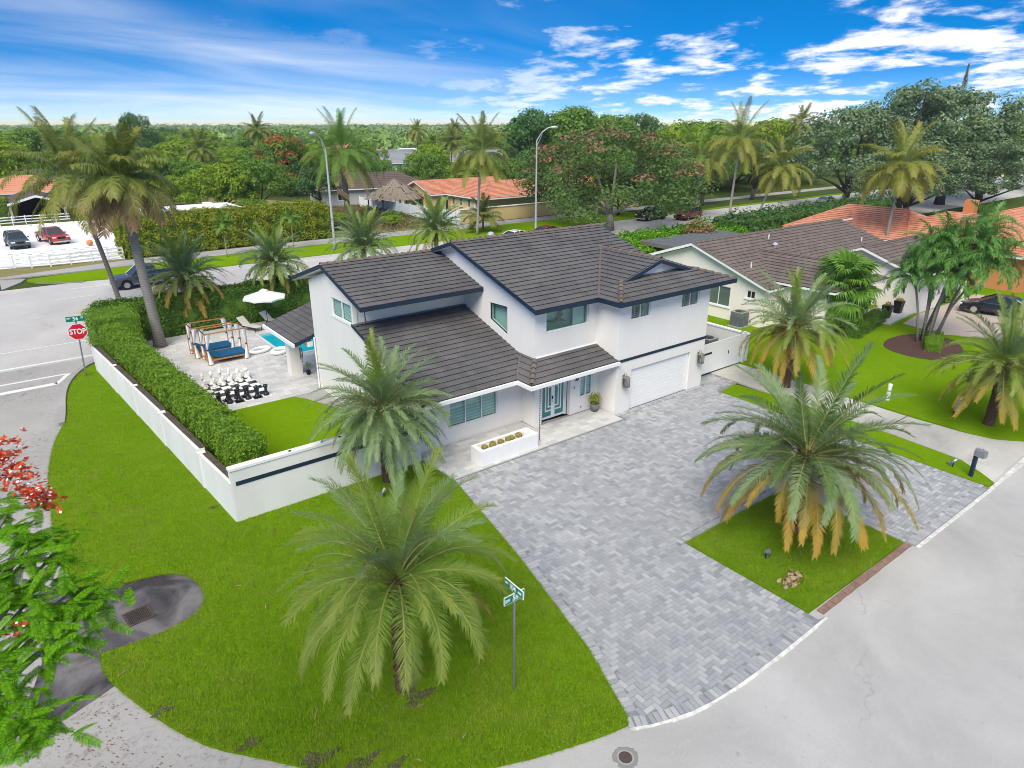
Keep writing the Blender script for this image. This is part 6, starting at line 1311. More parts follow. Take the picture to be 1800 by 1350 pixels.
for i, (x, y, lb) in enumerate(((51.9, 21.6, 'square black planter with yellow flowers, left of the pair'), (54.0, 21.7, 'square black planter with yellow flowers, right of the pair'))):
    t = thing('black_planter', lb, 'planter', (x, y, .16), group='pair of black planters'); g = MB(); g.hexa([(-.22, -.22, 0), (.22, -.22, 0), (.22, .22, 0), (-.22, .22, 0), (-.3, -.3, .95), (.3, -.3, .95), (.3, .3, .95), (-.3, .3, .95)]); g.build('pot', 'black_plastic', t); leaf_blob('flowers', t, 'blossom_yellow', (0, 0, 1.02), .28, 70, .14, i, .4)
def barrel_roof(parent, name, o, u, s_, poly, mat='tile_orange'): return roof_plane(parent, name, o, u, s_, [poly], mat, .45, .34, deck_t=.2)
# orange-roofed houses on the right
oh = thing('orange_roof_house', 'house with hipped orange barrel-tile roof behind the taupe roof', 'house'); SH = (0, 3.0, 2.21)
barrel_roof(oh, 'roof', (68.5, 28.0, 3.2), UY, XS2, [(0, 0), (13, 0), (9.3, L2(6.5)), (3, L2(6.5))]); barrel_roof(oh, 'roof', (81.5, 28.0, 3.2), UY, XB2, [(0, 0), (13, 0), (9.3, L2(6.5)), (3, L2(6.5))]); barrel_roof(oh, 'roof', (68.5, 28.0, 3.2), UX, SH, [(0, 0), (13, 0), (6.5, 3.72)]); barrel_roof(oh, 'roof', (68.5, 41.0, 3.2), UX, (0, -3.7, 2.21), [(0, 0), (13, 0), (6.5, 4.3)])
part('wall', 'stucco_orange', oh, (69.3, 80.7, 28.8, 40.2, 0, 3.1)); caps(oh, (75, 31.0, 5.42), (75, 37.3, 5.42), 'tile_orange'); caps(oh, (68.5, 41.0, 3.25), (75, 37.3, 5.42), 'tile_orange'); caps(oh, (68.5, 28.0, 3.25), (75, 31.0, 5.42), 'tile_orange')
o2 = thing('terracotta_house', 'orange-walled house with terracotta roof at the right picture edge', 'house'); barrel_roof(o2, 'roof', (68.6, 17.6, 3.2), UY, XS2, [(0, 0), (16, 0), (10, L2(7)), (6, L2(7))]); barrel_roof(o2, 'roof', (68.6, 17.6, 3.2), UX, F2, [(0, 0), (25, 0), (18, L2(7)), (7, L2(7))]); part('wall', 'stucco_orange', o2, (69.4, 93, 18.4, 33, 0, 3.1)); part('roof_chimney', 'stucco_orange', o2, (80, 81, 27, 28, 4.5, 6.4)); caps(o2, (68.6, 17.6, 3.25), (75.6, 24.6, 5.6), 'tile_orange')
t = thing('terracotta_pot', 'terracotta jar lying in the grass by the orange house', 'pot', (73.0, 17.2, .3), .4); o = MB().lathe([(.15, -.3), (.3, -.1), (.32, .1), (.2, .28), (.24, .34), (.18, .34)], n=14).build('jar', 'tile_orange', t, True); o.rotation_euler = (pi / 2, 0, 0); t.location.y = 17.0
# dark flat-roofed outbuilding and orange wall behind
t = thing('flat_roof_shed', 'outbuilding with a dark flat roof behind the cream gable', 'shed'); part('roof', 'roof_grey_flat', t, (50.2, 62, 39.8, 44.8, 2.85, 3.05)); part('eave_trim', 'tile_taupe', t, (50.1, 62.1, 39.68, 39.8, 2.7, 3.06)); part('wall', 'paint_white', t, (50.6, 52.2, 40.1, 40.3, 0, 2.85)); part('wall', 'stucco_grey', t, (53.6, 61.5, 40.1, 44.5, 0, 2.84)); part('eave_trim', 'tile_taupe', t, (50.08, 50.2, 39.8, 44.8, 2.7, 3.06))
t = thing('orange_garden_wall', 'low orange garden wall beside the palms', 'wall'); part('wall_panel', 'stucco_orange', t, (63, 80, 45.8, 46.1, 0, 2.3)); part('wall_cap', 'tile_orange', t, (62.9, 80, 45.75, 46.15, 2.3, 2.4))

# ------------------------------------------------------------------ houses across the avenue
def far_house(name, label, x, y, rz, w, d, h, rh, wall, roof, hip=True, win=3, ov=.6, group=None, door=True):
    t = thing(name, label, 'house', (x, y, 0), rz, group); HOUSES.append((x, y, max(w, d)))
    part('wall', wall, t, (-w / 2, w / 2, -d / 2, d / 2, 0, h)); g = MB(); a, b = w / 2 + ov, d / 2 + ov
    rx = max(.1, a - b) if hip else a
    v = [(-a, -b, h), (a, -b, h), (a, b, h), (-a, b, h), (-rx, 0, h + rh), (rx, 0, h + rh)]
    lo = [(p[0], p[1], p[2] - .16) for p in v[:4]]
    g.v = v + lo; g.f = [(0, 1, 5, 4), (2, 3, 4, 5), (1, 2, 5), (3, 0, 4), (0, 6, 7, 1), (1, 7, 8, 2), (2, 8, 9, 3), (3, 9, 6, 0), (9, 8, 7, 6)]; g.mi = [0] * 4 + [1] * 5
    ro = g.build('roof', [roof, 'paint_white'], t)
    # courses of tiles as low ribs so the slopes catch light
    rb = MB(); n = 9
    for i in range(1, n):
        f = i / n; xa = a - (a - rx) * f; yb_ = b * (1 - f); z = h + rh * f
        rb.box(-xa, xa, -yb_ - .03, -yb_ + .03, z - .02, z + .035); rb.box(-xa, xa, yb_ - .03, yb_ + .03, z - .02, z + .035)
        if hip: rb.box(-xa - .03, -xa + .03, -yb_, yb_, z - .02, z + .035); rb.box(xa - .03, xa + .03, -yb_, yb_, z - .02, z + .035)
    tag(rb.build('tile_courses', roof, ro), kind='stuff')
    for i in range(win):
        xx = -w / 2 + w * (i + .5) / win; o = part('window', 'paint_white', t, (xx - .75, xx + .75, -d / 2 - .06, -d / 2, 1.0, 2.3)); part('pane', 'car_glass', o, (xx - .65, xx - .04, -d / 2 - .08, -d / 2 - .06, 1.1, 2.2)); part('pane', 'car_glass', o, (xx + .04, xx + .65, -d / 2 - .08, -d / 2 - .06, 1.1, 2.2))
    for i in range(2):
        yy = -d / 2 + d * (i + .5) / 2; o = part('window', 'paint_white', t, (-w / 2 - .06, -w / 2, yy - .7, yy + .7, 1.0, 2.3)); part('pane', 'car_glass', o, (-w / 2 - .08, -w / 2 - .06, yy - .6, yy + .6, 1.1, 2.2))
    return t
# yellow house with salmon roof
yh = thing('yellow_house', 'yellow house with salmon barrel-tile roof across the avenue', 'house'); YW = 'stucco_yellow'; HOUSES.append((66, 96, 16))
part('wall', YW, yh, (58.4, 74, 97.0, 106.5, 0, 3.0)); part('wall', YW, yh, (61.5, 90, 88.0, 97.0, 0, 2.9)); wall_yz('wall', YW, yh, 58.2, 58.4, [[(97.0, 0), (106.5, 0), (106.5, 3.0), (101.7, 4.5), (97.0, 3.0)]])
barrel_roof(yh, 'roof', (57.5, 96.4, 2.95), UX, F2, [(0, 0), (17, 0), (17, L2(5.3)), (0, L2(5.3))], 'tile_orange'); barrel_roof(yh, 'roof', (57.5, 107.1, 2.95), UX, B2, [(0, 0), (17, 0), (17, L2(5.4)), (0, L2(5.4))], 'tile_orange'); barrel_roof(yh, 'roof', (60.8, 86.8, 2.85), UX, F2, [(0, 0), (30, 0), (30, L2(6)), (6, L2(6))], 'tile_orange'); barrel_roof(yh, 'roof', (60.8, 86.8, 2.85), UY, XS2, [(0, 0), (12, 0), (12, 6.2), (6, 6.2)], 'tile_orange')
for (y0, y1, z0, z1) in ((100.5, 103.4, .9, 2.5),): window_x(yh, 58.12, y0, y1, z0, z1, (y0 + 1.0, y0 + 2.0))
for (y0, y1) in ((95.4, 96.2), (93.2, 94.0), (90.9, 91.6)): window_x(yh, 61.42, y0, y1, 1.2, 2.4)
part('door', 'paint_white', yh, (61.40, 61.5, 88.6, 89.9, .05, 2.2)); part('awning_post', 'stucco_cream', yh, (56.6, 56.9, 105.2, 105.5, 0, 2.9)); part('awning_beam', 'stucco_cream', yh, (56.4, 58.4, 105.0, 105.7, 2.9, 3.1)); part('parasol_closed', 'paint_navy', yh, (60.2, 60.5, 96.0, 96.3, 0, 2.0))
t = thing('yellow_garden_wall', 'yellow garden wall along the far sidewalk', 'wall'); part('wall_panel', YW, t, (54.4, 92, 83.2, 83.5, 0, 2.0)); part('wall_cap', 'stucco_cream', t, (54.3, 92, 83.1, 83.6, 2.0, 2.1)); part('wall_pier', 'paint_white', t, (54.0, 54.4, 83.1, 83.6, 0, 2.2))
t = thing('white_vinyl_fence', 'white vinyl privacy fence beside the canal bank', 'fence'); n = 14
for i in range(n):
    ya, yb = 83.6 + i * 1.95, 83.6 + (i + 1) * 1.95; xa, xb = 53.9 - i * .14, 53.9 - (i + 1) * .14; m = MB(); m.hexa([(xa - .03, ya + .05, .1), (xa + .03, ya + .05, .1), (xb + .03, yb - .06, .1), (xb - .03, yb - .06, .1), (xa - .03, ya + .05, 1.85), (xa + .03, ya + .05, 1.85), (xb + .03, yb - .06, 1.85), (xb - .03, yb - .06, 1.85)]); m.build('fence_panel', 'white_plastic', t); part('fence_post', 'white_plastic', t, (xb - .07, xb + .07, yb - .06, yb + .06, 0, 2.0))
t = thing('thatched_hut', 'open hut with a grey thatched roof behind the white fence', 'hut', (54.6, 103.0, 0)); HOUSES.append((54.6, 103, 6)); g = MB(); n = 18
for lay, (r0, z0, r1, z1) in enumerate(((4.3, 2.2, 2.9, 3.3), (3.2, 3.05, 1.7, 4.2), (2.0, 3.95, .1, 5.2))):
    for k in range(n * 3):
        a0, a1 = 2 * pi * k / (n * 3), 2 * pi * (k + 1) / (n * 3); j = random.Random(k * 7 + lay).uniform(-.18, .1); g.face([((r0 + j) * cos(a0) * 1.25, (r0 + j) * sin(a0), z0 + j), ((r0 + j) * cos(a1) * 1.25, (r0 + j) * sin(a1), z0 + j), (r1 * cos(a1) * 1.25, r1 * sin(a1), z1), (r1 * cos(a0) * 1.25, r1 * sin(a0), z1)])
g.build('thatch_roof', 'thatch', t)
for (x, y) in ((-3.6, -2.6), (3.6, -2.6), (-3.6, 2.6), (3.6, 2.6)): MB().tube([(x, y, 0), (x, y, 2.7)], .12, 8).build('post', 'bark_dark', t)
part('bar_counter', 'stucco_tan', t, (-2.5, 2.5, -1.8, -1.4, 0, 1.1))
far_house('ranch_house', 'long house with brown shingle roof behind the thatched hut', 57.5, 118, radians(-8), 20, 9, 2.9, 2.4, 'stucco_grey', 'shingle_brown')
far_house('ranch_house', 'pale green house with grey roof and a white car in front', 97, 184, radians(-6), 17, 11, 3.0, 2.6, 'stucco_palegreen', 'shingle_grey', False)
far_house('ranch_house', 'tan house with grey gabled roof left of the coconut palm crown', 122, 183, radians(-6), 24, 12, 3.0, 2.8, 'stucco_tan', 'shingle_grey', False)
far_house('ranch_house', 'house with a pale blue-grey roof behind the lime bush', 112, 212, radians(-6), 26, 11, 3.0, 2.4, 'stucco_tan', 'shingle_grey')
far_house('ranch_house', 'far house with an orange roof left of centre', 120, 262, radians(-6), 24, 11, 3.0, 2.6, 'stucco_yellow', 'tile_orange')
far_house('ranch_house', 'far house with a dark red-brown roof at centre', 160, 262, radians(-6), 26, 11, 3.2, 2.8, 'stucco_tan', 'tile_redbrown')
far_house('ranch_house', 'far white house with grey roof on the left', 62, 262, radians(-10), 24, 11, 3.6, 1.4, 'stucco_white', 'shingle_grey')
far_house('ranch_house', 'house with a white membrane roof behind the centre roofs', 136, 240, radians(-6), 20, 10, 3.0, 1.6, 'stucco_white', 'roof_membrane_white')
far_house('ranch_house', 'house with small brown roof behind the far street lamp', 128, 140, radians(-6), 16, 10, 3.2, 2.4, 'stucco_white', 'shingle_brown')
far_house('ranch_house', 'orange barrel-tile house on the far left above the carport', 6.5, 146, radians(4), 15, 12, 3.0, 2.4, 'stucco_cream', 'tile_orange')
far_house('ranch_house', 'grey-roofed house with a satellite dish behind the orange roof on the left', 8, 172, radians(4), 16, 10, 3.2, 2.0, 'stucco_grey', 'shingle_grey')
t = thing('white_outbuilding', 'long low building with a white flat roof behind the clipped hedge', 'building'); HOUSES.append((22, 101, 10)); part('wall', 'stucco_white', t, (15.6, 28, 97, 105, 0, 2.7)); part('roof', 'roof_membrane_white', t, (15.2, 28.4, 96.6, 105.4, 2.7, 2.95)); part('window', 'car_glass', t, (15.5, 15.6, 99, 101, 1.0, 2.0)); part('vent', 'paint_white', t, (24, 25, 100, 101, 2.95, 3.6))
t = thing('carport', 'dark open carport with a shallow grey roof on the left', 'carport'); g = MB(); g.prism([(2.9, 126, 2.6), (6.6, 126, 3.7), (10.3, 126, 2.6), (10.3, 126, 2.4), (6.6, 126, 3.45), (2.9, 126, 2.4)], (0, 11, 0)); g.build('roof', 'shingle_brown', t); g = MB(); g.prism([(2.9, 125.9, 2.55), (6.6, 125.9, 3.65), (10.3, 125.9, 2.55), (10.3, 125.9, 2.25), (6.6, 125.9, 3.3), (2.9, 125.9, 2.25)], (0, .1, 0)); g.build('bargeboard', 'paint_white', t)
for x in (3.2, 10.0): part('post', 'stucco_grey', t, (x - .15, x + .15, 126.2, 126.6, 0, 2.5))
part('back_wall', 'interior_dark', t, (3.0, 10.2, 134, 134.2, 0, 2.7)); part('side_wall', 'interior_dark', t, (9.9, 10.1, 127, 134, 0, 2.5)); HOUSES.append((6.5, 131, 6))
# white rail fences round the tiled lot, and its dashes
def rail_fence(label, pts, step=1.9):
    t = thing('rail_fence', label, 'fence', group='white rail fences'); P = [Vector(p) for p in pts]
    for i in range(len(P) - 1):
        a, b = P[i], P[i + 1]; L = (b - a).length; n = max(1, round(L / step)); d = (b - a) / n
        for k in range(n):
            p, q = a + d * k, a + d * (k + 1); part('fence_post', 'white_plastic', t, (p.x - .06, p.x + .06, p.y - .06, p.y + .06, 0, 1.3)); nn = Vector((-d.y, d.x)).normalized() * .02
            for z in (.3, .68, 1.06): m = MB(); m.hexa([(*(p - nn), z), (*(q - nn), z), (*(q + nn), z), (*(p + nn), z), (*(p - nn), z + .14), (*(q - nn), z + .14), (*(q + nn), z + .14), (*(p + nn), z + .14)]); m.build('fence_rail', 'white_plastic', t)
rail_fence('curved white rail fence at the front of the tiled lot', [(-.2, 85.3), (1.2, 84.2), (2.6, 83.3), (4.2, 82.9), (6.0, 83.0), (8, 83.4), (11.0, 83.8)]); rail_fence('white rail fence at the back of the tiled lot', [(-.2, 121), (4.5, 121.8), (10, 121.6)]); rail_fence('white rail fence on the hedge side of the tiled lot', [(11.0, 83.8), (12.2, 96)], 2.4)
m = MB(); rr = random.Random(12)
for i in range(9):
    for j in range(7):
        x, y = 1.0 + i * 1.25 + (j % 2) * .4, 85.6 + j * 1.35
        if x < 10.8: m.box(x, x + .55, y, y + .13, .03, .04)
tag(m.build('paving_gaps', 'soil'), kind='structure')
tag(MB().lathe([(.02, 0), (.28, .12), (.36, .35), (.28, .6), (.02, .72)], n=14).build('red_ball', 'stucco_orange', None, True, (9.2, 95, .03)), 'large red-orange ball standing on the white tiled lot', 'ball')
MB()
# ------------------------------------------------------------------ cars
def car(name, label, cat, loc, rz, paint, kind='sedan', group='parked and passing cars', s_=1.0):
    t = thing(name, label, cat, loc, rz, group); t.scale = (s_,) * 3
    L, Wd = {'sedan': (4.8, 1.85), 'suv': (4.9, 1.98), 'pickup': (5.7, 2.02)}[kind]; a = L / 2
    if kind == 'sedan': low = [(-a, .35), (-a, .8), (-a + .15, .95), (-a + .9, 1.0), (.95, .97), (1.5, .9), (a - .25, .72), (a, .6), (a, .3)]; top = [(-a + .55, 1.0), (-1.0, 1.38), (-.3, 1.45), (.35, 1.42), (1.25, .95)]
    elif kind == 'suv': low = [(-a, .4), (-a, .95), (-a + .1, 1.12), (-1.6, 1.14), (.9, 1.12), (1.3, 1.08), (a - .2, .98), (a, .85), (a, .4)]; top = [(-a + .12, 1.12), (-a + .45, 1.72), (-.8, 1.8), (.25, 1.76), (1.2, 1.1)]
    else: low = [(-a, .5), (-a, 1.1), (-.75, 1.12), (1.2, 1.15), (1.5, 1.13), (a - .15, 1.05), (a, .9), (a, .45)]; top = [(-.7, 1.12), (-.6, 1.8), (-.1, 1.86), (.6, 1.82), (1.45, 1.13)]
    bm = bmesh.new()
    def prof(pts, w0, w1, zt):
        ring = []
        for sgn in (-1, 1): ring.append([bm.verts.new((x, sgn * (w0 if z < zt else w1) / 2, z)) for x, z in pts])
        bm.faces.new(ring[0]); bm.faces.new(ring[1][::-1])
        for i in range(len(pts)): j = (i + 1) % len(pts); bm.faces.new((ring[0][j], ring[0][i], ring[1][i], ring[1][j]))
    prof(low, Wd, Wd * .95, .75); bmesh.ops.recalc_face_normals(bm, faces=bm.faces); bmesh.ops.bevel(bm, geom=[e for e in bm.edges], offset=.05, segments=2, affect='EDGES', profile=.6)
    me = bpy.data.meshes.new('body'); bm.to_mesh(me); bm.free(); me.materials.append(M(paint)); me.polygons.foreach_set('use_smooth', [True] * len(me.polygons)); body = link('body', me, t)
    # cabin: glass block with painted roof and pillars
    g = MB(); w0, w1 = Wd * .9, Wd * .68; zt = max(z for _, z in top); zb = min(z for _, z in top); yy = lambda z: (w0 + (w1 - w0) * (z - zb) / (zt - zb)) / 2
    g.v = [(x, -yy(z), z - .01) for x, z in top] + [(x, yy(z), z - .01) for x, z in top]; n = len(top); g.f = [tuple(range(n)), tuple(range(2 * n - 1, n - 1, -1))] + [(i + 1, i, n + i, n + i + 1) for i in range(n - 1)]; g.mi = [0] * len(g.f); g.build('windows', 'car_glass', t, False)
    g = MB(); r_ = [p for p in top if p[1] > zb + .6 * (zt - zb)]
    for i in range(len(r_) - 1):
        (x0, z0), (x1, z1) = r_[i], r_[i + 1]; y0_, y1_ = yy(z0) + .015, yy(z1) + .015; g.hexa([(x0, -y0_, z0 - .03), (x1, -y1_, z1 - .03), (x1, y1_, z1 - .03), (x0, y0_, z0 - .03), (x0, -y0_ + .06, z0 + .03), (x1, -y1_ + .06, z1 + .03), (x1, y1_ - .06, z1 + .03), (x0, y0_ - .06, z0 + .03)])
    g.build('car_roof', paint, t, True)
    g = MB()
    for sg in (-1, 1):
        for (i, j) in ((0, 1), (n - 2, n - 1)):
            (x0, z0), (x1, z1) = top[i], top[j]; g.tube([(x0, sg * (yy(z0) + .005), z0), (x1, sg * (yy(z1) + .005), z1)], .045, 5)
        xm = -.25 if kind != 'pickup' else .25; g.tube([(xm, sg * (yy(zb) + .005), zb), (xm - .05, sg * (yy(zt - .06) + .005), zt - .06)], .04, 5)
    g.build('pillar', paint, t)
    for x in (a - .95, -a + .95):
        for sg in (-1, 1):
            w = MB(); R_ = .36 if kind != 'pickup' else .41; w.tube([(x, sg * (Wd / 2 - .22), R_), (x, sg * (Wd / 2 + .005), R_)], R_, 18); wo2 = w.build('wheel', 'rubber', t); MB().tube([(x, sg * (Wd / 2 + .004), R_), (x, sg * (Wd / 2 + .02), R_)], R_ * .62, 12).build('rim', 'chrome', wo2); ar = MB(); ar.tube([(x, sg * (Wd / 2 - .2), R_ + .03), (x, sg * (Wd / 2 + .0015), R_ + .03)], R_ + .07, 18); ar.build('wheel_arch', 'black_plastic', wo2)
    hz = {'sedan': .62, 'suv': .84, 'pickup': .9}[kind]
    for sg in (-1, 1): part('headlight', 'headlight', t, (a - .1, a + .012, sg * Wd * .36 - .2, sg * Wd * .36 + .2, hz - .07, hz + .07)); part('taillight', 'taillight', t, (-a - .012, -a + .05, sg * Wd * .38 - .12, sg * Wd * .38 + .12, hz, hz + .2)); part('mirror', paint, t, (top[-1][0] - .35, top[-1][0] - .2, sg * (Wd / 2 + .1) - .09, sg * (Wd / 2 + .1) + .09, zb + .02, zb + .16))
    part('grille', 'black_plastic', t, (a - .02, a + .014, -Wd * .2, Wd * .2, hz - .2, hz + .06)); part('bumper', 'black_plastic' if kind != 'pickup' else 'chrome', t, (a - .1, a + .03, -Wd * .46, Wd * .46, .3, .46)); part('bumper', 'black_plastic' if kind != 'pickup' else 'chrome', t, (-a - .03, -a + .1, -Wd * .46, Wd * .46, .35, .5))
    if kind == 'pickup': part('cargo_bed', 'black_plastic', t, (-a + .1, -.85, -Wd / 2 + .14, Wd / 2 - .14, 1.0, 1.135))
    for z in (.82,): part('door_line', 'black_plastic', t, (-.28, -.265, -Wd / 2 - .003, Wd / 2 + .003, .45, zb - .02))
    return t
car('black_sedan', 'glossy black sedan parked on the brick drive', 'car', (59.9, 17.0, .07), radians(104), 'paint_black', 'sedan')
car('grey_suv', 'slate grey SUV on the white tiled lot facing the avenue', 'suv', (2.3, 99.3, .03), radians(-84), 'paint_slate', 'suv'); car('red_pickup', 'red pickup truck parked beside the slate SUV', 'pickup', (6.0, 100.6, .03), radians(-76), 'paint_red', 'pickup')
car('dark_pickup', 'charcoal pickup driving on the avenue behind the thick palm', 'pickup', (10.4, 68.0, 0), radians(184), 'paint_charcoal', 'pickup'); car('red_suv', 'dark red SUV on the avenue right of the flowering tree', 'suv', (85.2, 66.8, 0), radians(186), 'paint_darkred', 'suv'); car('black_pickup', 'black pickup ahead of the red SUV behind the branches', 'pickup', (80.4, 70.0, 0), radians(186), 'paint_black', 'pickup')
car('white_suv', 'white SUV in front of the pale green house', 'suv', (94.5, 172.5, 0), radians(-20), 'paint_carwhite', 'suv'); car('maroon_sedan', 'maroon car half hidden behind the main roof ridge', 'car', (57.0, 66.6, 0), radians(6), 'paint_darkred', 'sedan'); car('silver_sedan', 'silver sedan behind the trunks by the lime verge', 'car', (121, 64.5, 0), radians(4), 'paint_silver', 'sedan'); car('white_sedan', 'white car just behind the maroon one', 'car', (51.6, 66.2, 0), radians(6), 'paint_carwhite', 'sedan'); car('navy_sedan', 'navy car on the near lane half hidden by the corner hedge', 'car', (12.8, 55.6, 0), radians(2), 'paint_navy', 'sedan')

# ------------------------------------------------------------------ scattered neighbourhood trees and the far wood
rr = random.Random(2024); placed = [(t_[0], t_[1]) for t_ in NEAR]; KEYS = ['dark', 'mid2', 'mid', 'mid2', 'mid', 'lime', 'lime2', 'lime', 'lime2']
fx, fy = cos(radians(52.5)), sin(radians(52.5))
cnt = 0; tries = 0
while cnt < 235 and tries < 14000:
    tries += 1; dep = 105 + 215 * rr.random() ** .8; latm = dep * .82; lat = rr.uniform(-latm, latm); x = fx * dep + fy * lat; y = fy * dep - fx * lat
    if y < 88 or (y < 128 and x < 34) or (34 < x < 54 and y < 110): continue
    if -11 < x < 0: continue
    if any((x - px) ** 2 + (y - py) ** 2 < 36 for px, py in placed): continue
    bad = False
    for hx, hy, hr in HOUSES:
        if (x - hx) ** 2 + (y - hy) ** 2 < (hr * .62 + 3) ** 2: bad = True; break
        # keep the open ground in front of houses (towards the avenue) clear
        ux, uy = hx / sqrt(hx * hx + hy * hy), hy / sqrt(hx * hx + hy * hy); al = (hx - x) * ux + (hy - y) * uy; la = abs((hx - x) * uy - (hy - y) * ux)
        if 0 < al < (55 if hy > 150 else 26) and la < hr * .5: bad = True; break
    if bad: continue
    placed.append((x, y)); k = rr.choice(KEYS); h = rr.uniform(5.0, 9.5) + (1.5 if dep > 220 else 0)
    tree(x, y, h, k, 'one of the broadleaf trees among the distant rooftops', 'trees among the distant rooftops', rr.uniform(.95, 1.3), cnt); cnt += 1
fw = MB(); rr = random.Random(77)
for i in range(4200):
    dep = 290 + 1900 * rr.random() ** 1.45; lat = rr.uniform(-1, 1) * dep * .85; x = fx * dep + fy * lat; y = fy * dep - fx * lat; h = rr.uniform(4.5, 9.5) * (1.25 if rr.random() < .18 else 1); r_ = h * rr.uniform(.45, .8); q = 70 if dep < 600 else (34 if dep < 1000 else 16); ss = .3 if dep < 600 else (.42 if dep < 1000 else .65)
    for k in range(q):
        a = rr.uniform(0, 6.28); u = rr.uniform(-.2, 1); kk = sqrt(1 - u * u); d = Vector((kk * cos(a), kk * sin(a), u)); add_leaf(fw, Vector((x, y, h * .5)) + Vector((d.x * r_, d.y * r_, d.z * h * .5)), d + Vector((rr.uniform(-.5, .5), rr.uniform(-.5, .5), rr.uniform(0, .6))), r_ * ss * rr.uniform(.6, 1.4), rr, .7)
tag(fw.build('distant_wood', 'leaf_far'), 'far tree canopy reaching to the horizon', 'trees', kind='stuff')
# canal-bank bushes
for i, (x, y, h, lb) in enumerate(((34.5, 90, 2.4, 'dark bush at the water edge by the royal palm'), (31.5, 104, 3.0, 'bush hanging over the canal behind the hedge'), (45.2, 86.5, 1.6, 'low dry bush on the canal bank'), (48.6, 93, 1.4, 'small bush on the dry bank beside the white fence'), (38.6, 90.5, 2.0, 'bright bush at the foot of the royal palm'))): tree(x, y, h, ['dark', 'mid', 'lime2', 'lime', 'lime'][i], lb, None, 1.5, i, 'bush')
wd = MB(); rr = random.Random(5)
for i in range(9000):
    x, y = rr.uniform(37, 52.5), rr.uniform(83, 112)
    if x < 36.5 + (y - 83) * -.1 + 2: continue
    add_leaf(wd, Vector((x, y, .1 + rr.uniform(0, .5))), Vector((rr.uniform(-1, 1), rr.uniform(-1, 1), rr.uniform(.1, .8))), rr.uniform(.2, .5), rr, .35)
tag(wd.build('dry_weeds', 'leaf_weeds'), 'dry brown and green weeds on the canal bank', 'weeds', kind='stuff')
# utility poles far off
for i, (x, y) in enumerate(((98, 160), (70, 205), (150, 190), (52, 230))):
    t = thing('utility_pole', ['wooden utility pole by the pale green house', 'far utility pole left of the royal palm', 'far utility pole right of centre', 'far utility pole by the white house'][i], 'utility pole', (x, y, 0), group='utility poles'); MB().tube([(0, 0, 0), (0, 0, 12)], [.16, .11], 8).build('pole', 'bark_grey', t); part('crossarm', 'bark_grey', t, (-1.1, 1.1, -.06, .06, 11.2, 11.35))

# ------------------------------------------------------------------ grass blades
def grass_field(name, polys, n, h, seed, label, excl=()):
    rr = random.Random(seed); g = MB()
    for poly, z, cnt_ in polys:
        x0, x1 = min(p[0] for p in poly), max(p[0] for p in poly); y0, y1 = min(p[1] for p in poly), max(p[1] for p in poly); k = 0; tr_ = 0
        while k < cnt_ and tr_ < cnt_ * 6:
            tr_ += 1; x, y = rr.uniform(x0, x1), rr.uniform(y0, y1)
            if rr.random() > min(1, 190 / (x * x + y * y + 60) + .12) or not inside((x, y), poly): continue
            k += 1
            a = rr.uniform(0, 6.28); hh = h * rr.uniform(.5, 1.3); w = .012 + .004 * rr.random(); ln = rr.uniform(.2, .9) * hh; ca, sa = cos(a), sin(a); b = len(g.v)
            g.v += [(x - sa * w, y + ca * w, z), (x + sa * w, y - ca * w, z), (x + ca * ln, y + sa * ln, z + hh)]; g.f.append((b, b + 1, b + 2)); g.mi.append(0)
    return tag(g.build(name, 'grass_blade'), label, 'grass', kind='stuff')
OUT = [p for p in LAWN_EDGE + APRON + SIDE_EDGE[:-3]] + [(3.3, 44), (4.8, 23), (12.7, 23.3), (12.72, 22.9), (12.9, 20.7), (12.2, 16.9), (11.8, 14.9), (10.75, 10.5), (9.9, 8.2)]
grass_field('grass', [(OUT, .055, 190000), (ISL, .065, 26000)], 0, .06, 3, 'short green grass blades of the front lawns')
# ragged grass fringe spilling over the lawn edges
fr = MB(); rr = random.Random(9)
def fringe(pts, z, n):
    for i in range(len(pts) - 1):
        a, b = Vector(pts[i]), Vector(pts[i + 1]); L = (b - a).length
        for k in range(int(L * n)):
            p = a.lerp(b, rr.random()) + Vector((rr.gauss(0, .03), rr.gauss(0, .03))); an = rr.uniform(0, 6.28); ln = rr.uniform(.02, .09); fr.face([(p.x, p.y, z), (p.x + .015, p.y + .01, z), (p.x + ln * cos(an), p.y + ln * sin(an), z + rr.uniform(-.03, .06))])
fringe(LAWN_EDGE + APRON + SIDE_EDGE, .05, 130); fringe([(9.9, 8.2), (10.75, 10.5), (11.8, 14.9), (12.2, 16.9), (12.9, 20.7)], .06, 90); fringe(ISL + ISL[:1], .07, 90); fringe([(29.82, 20.1), (29.82, 7.15), (30.35, 7.12), (31.5, 8.8), (31.75, 12), (31.75, 18)], .05, 60)
tag(fr.build('grass_fringe', 'grass_blade'), 'ragged grass fringe along the lawn edges', 'grass', kind='stuff')

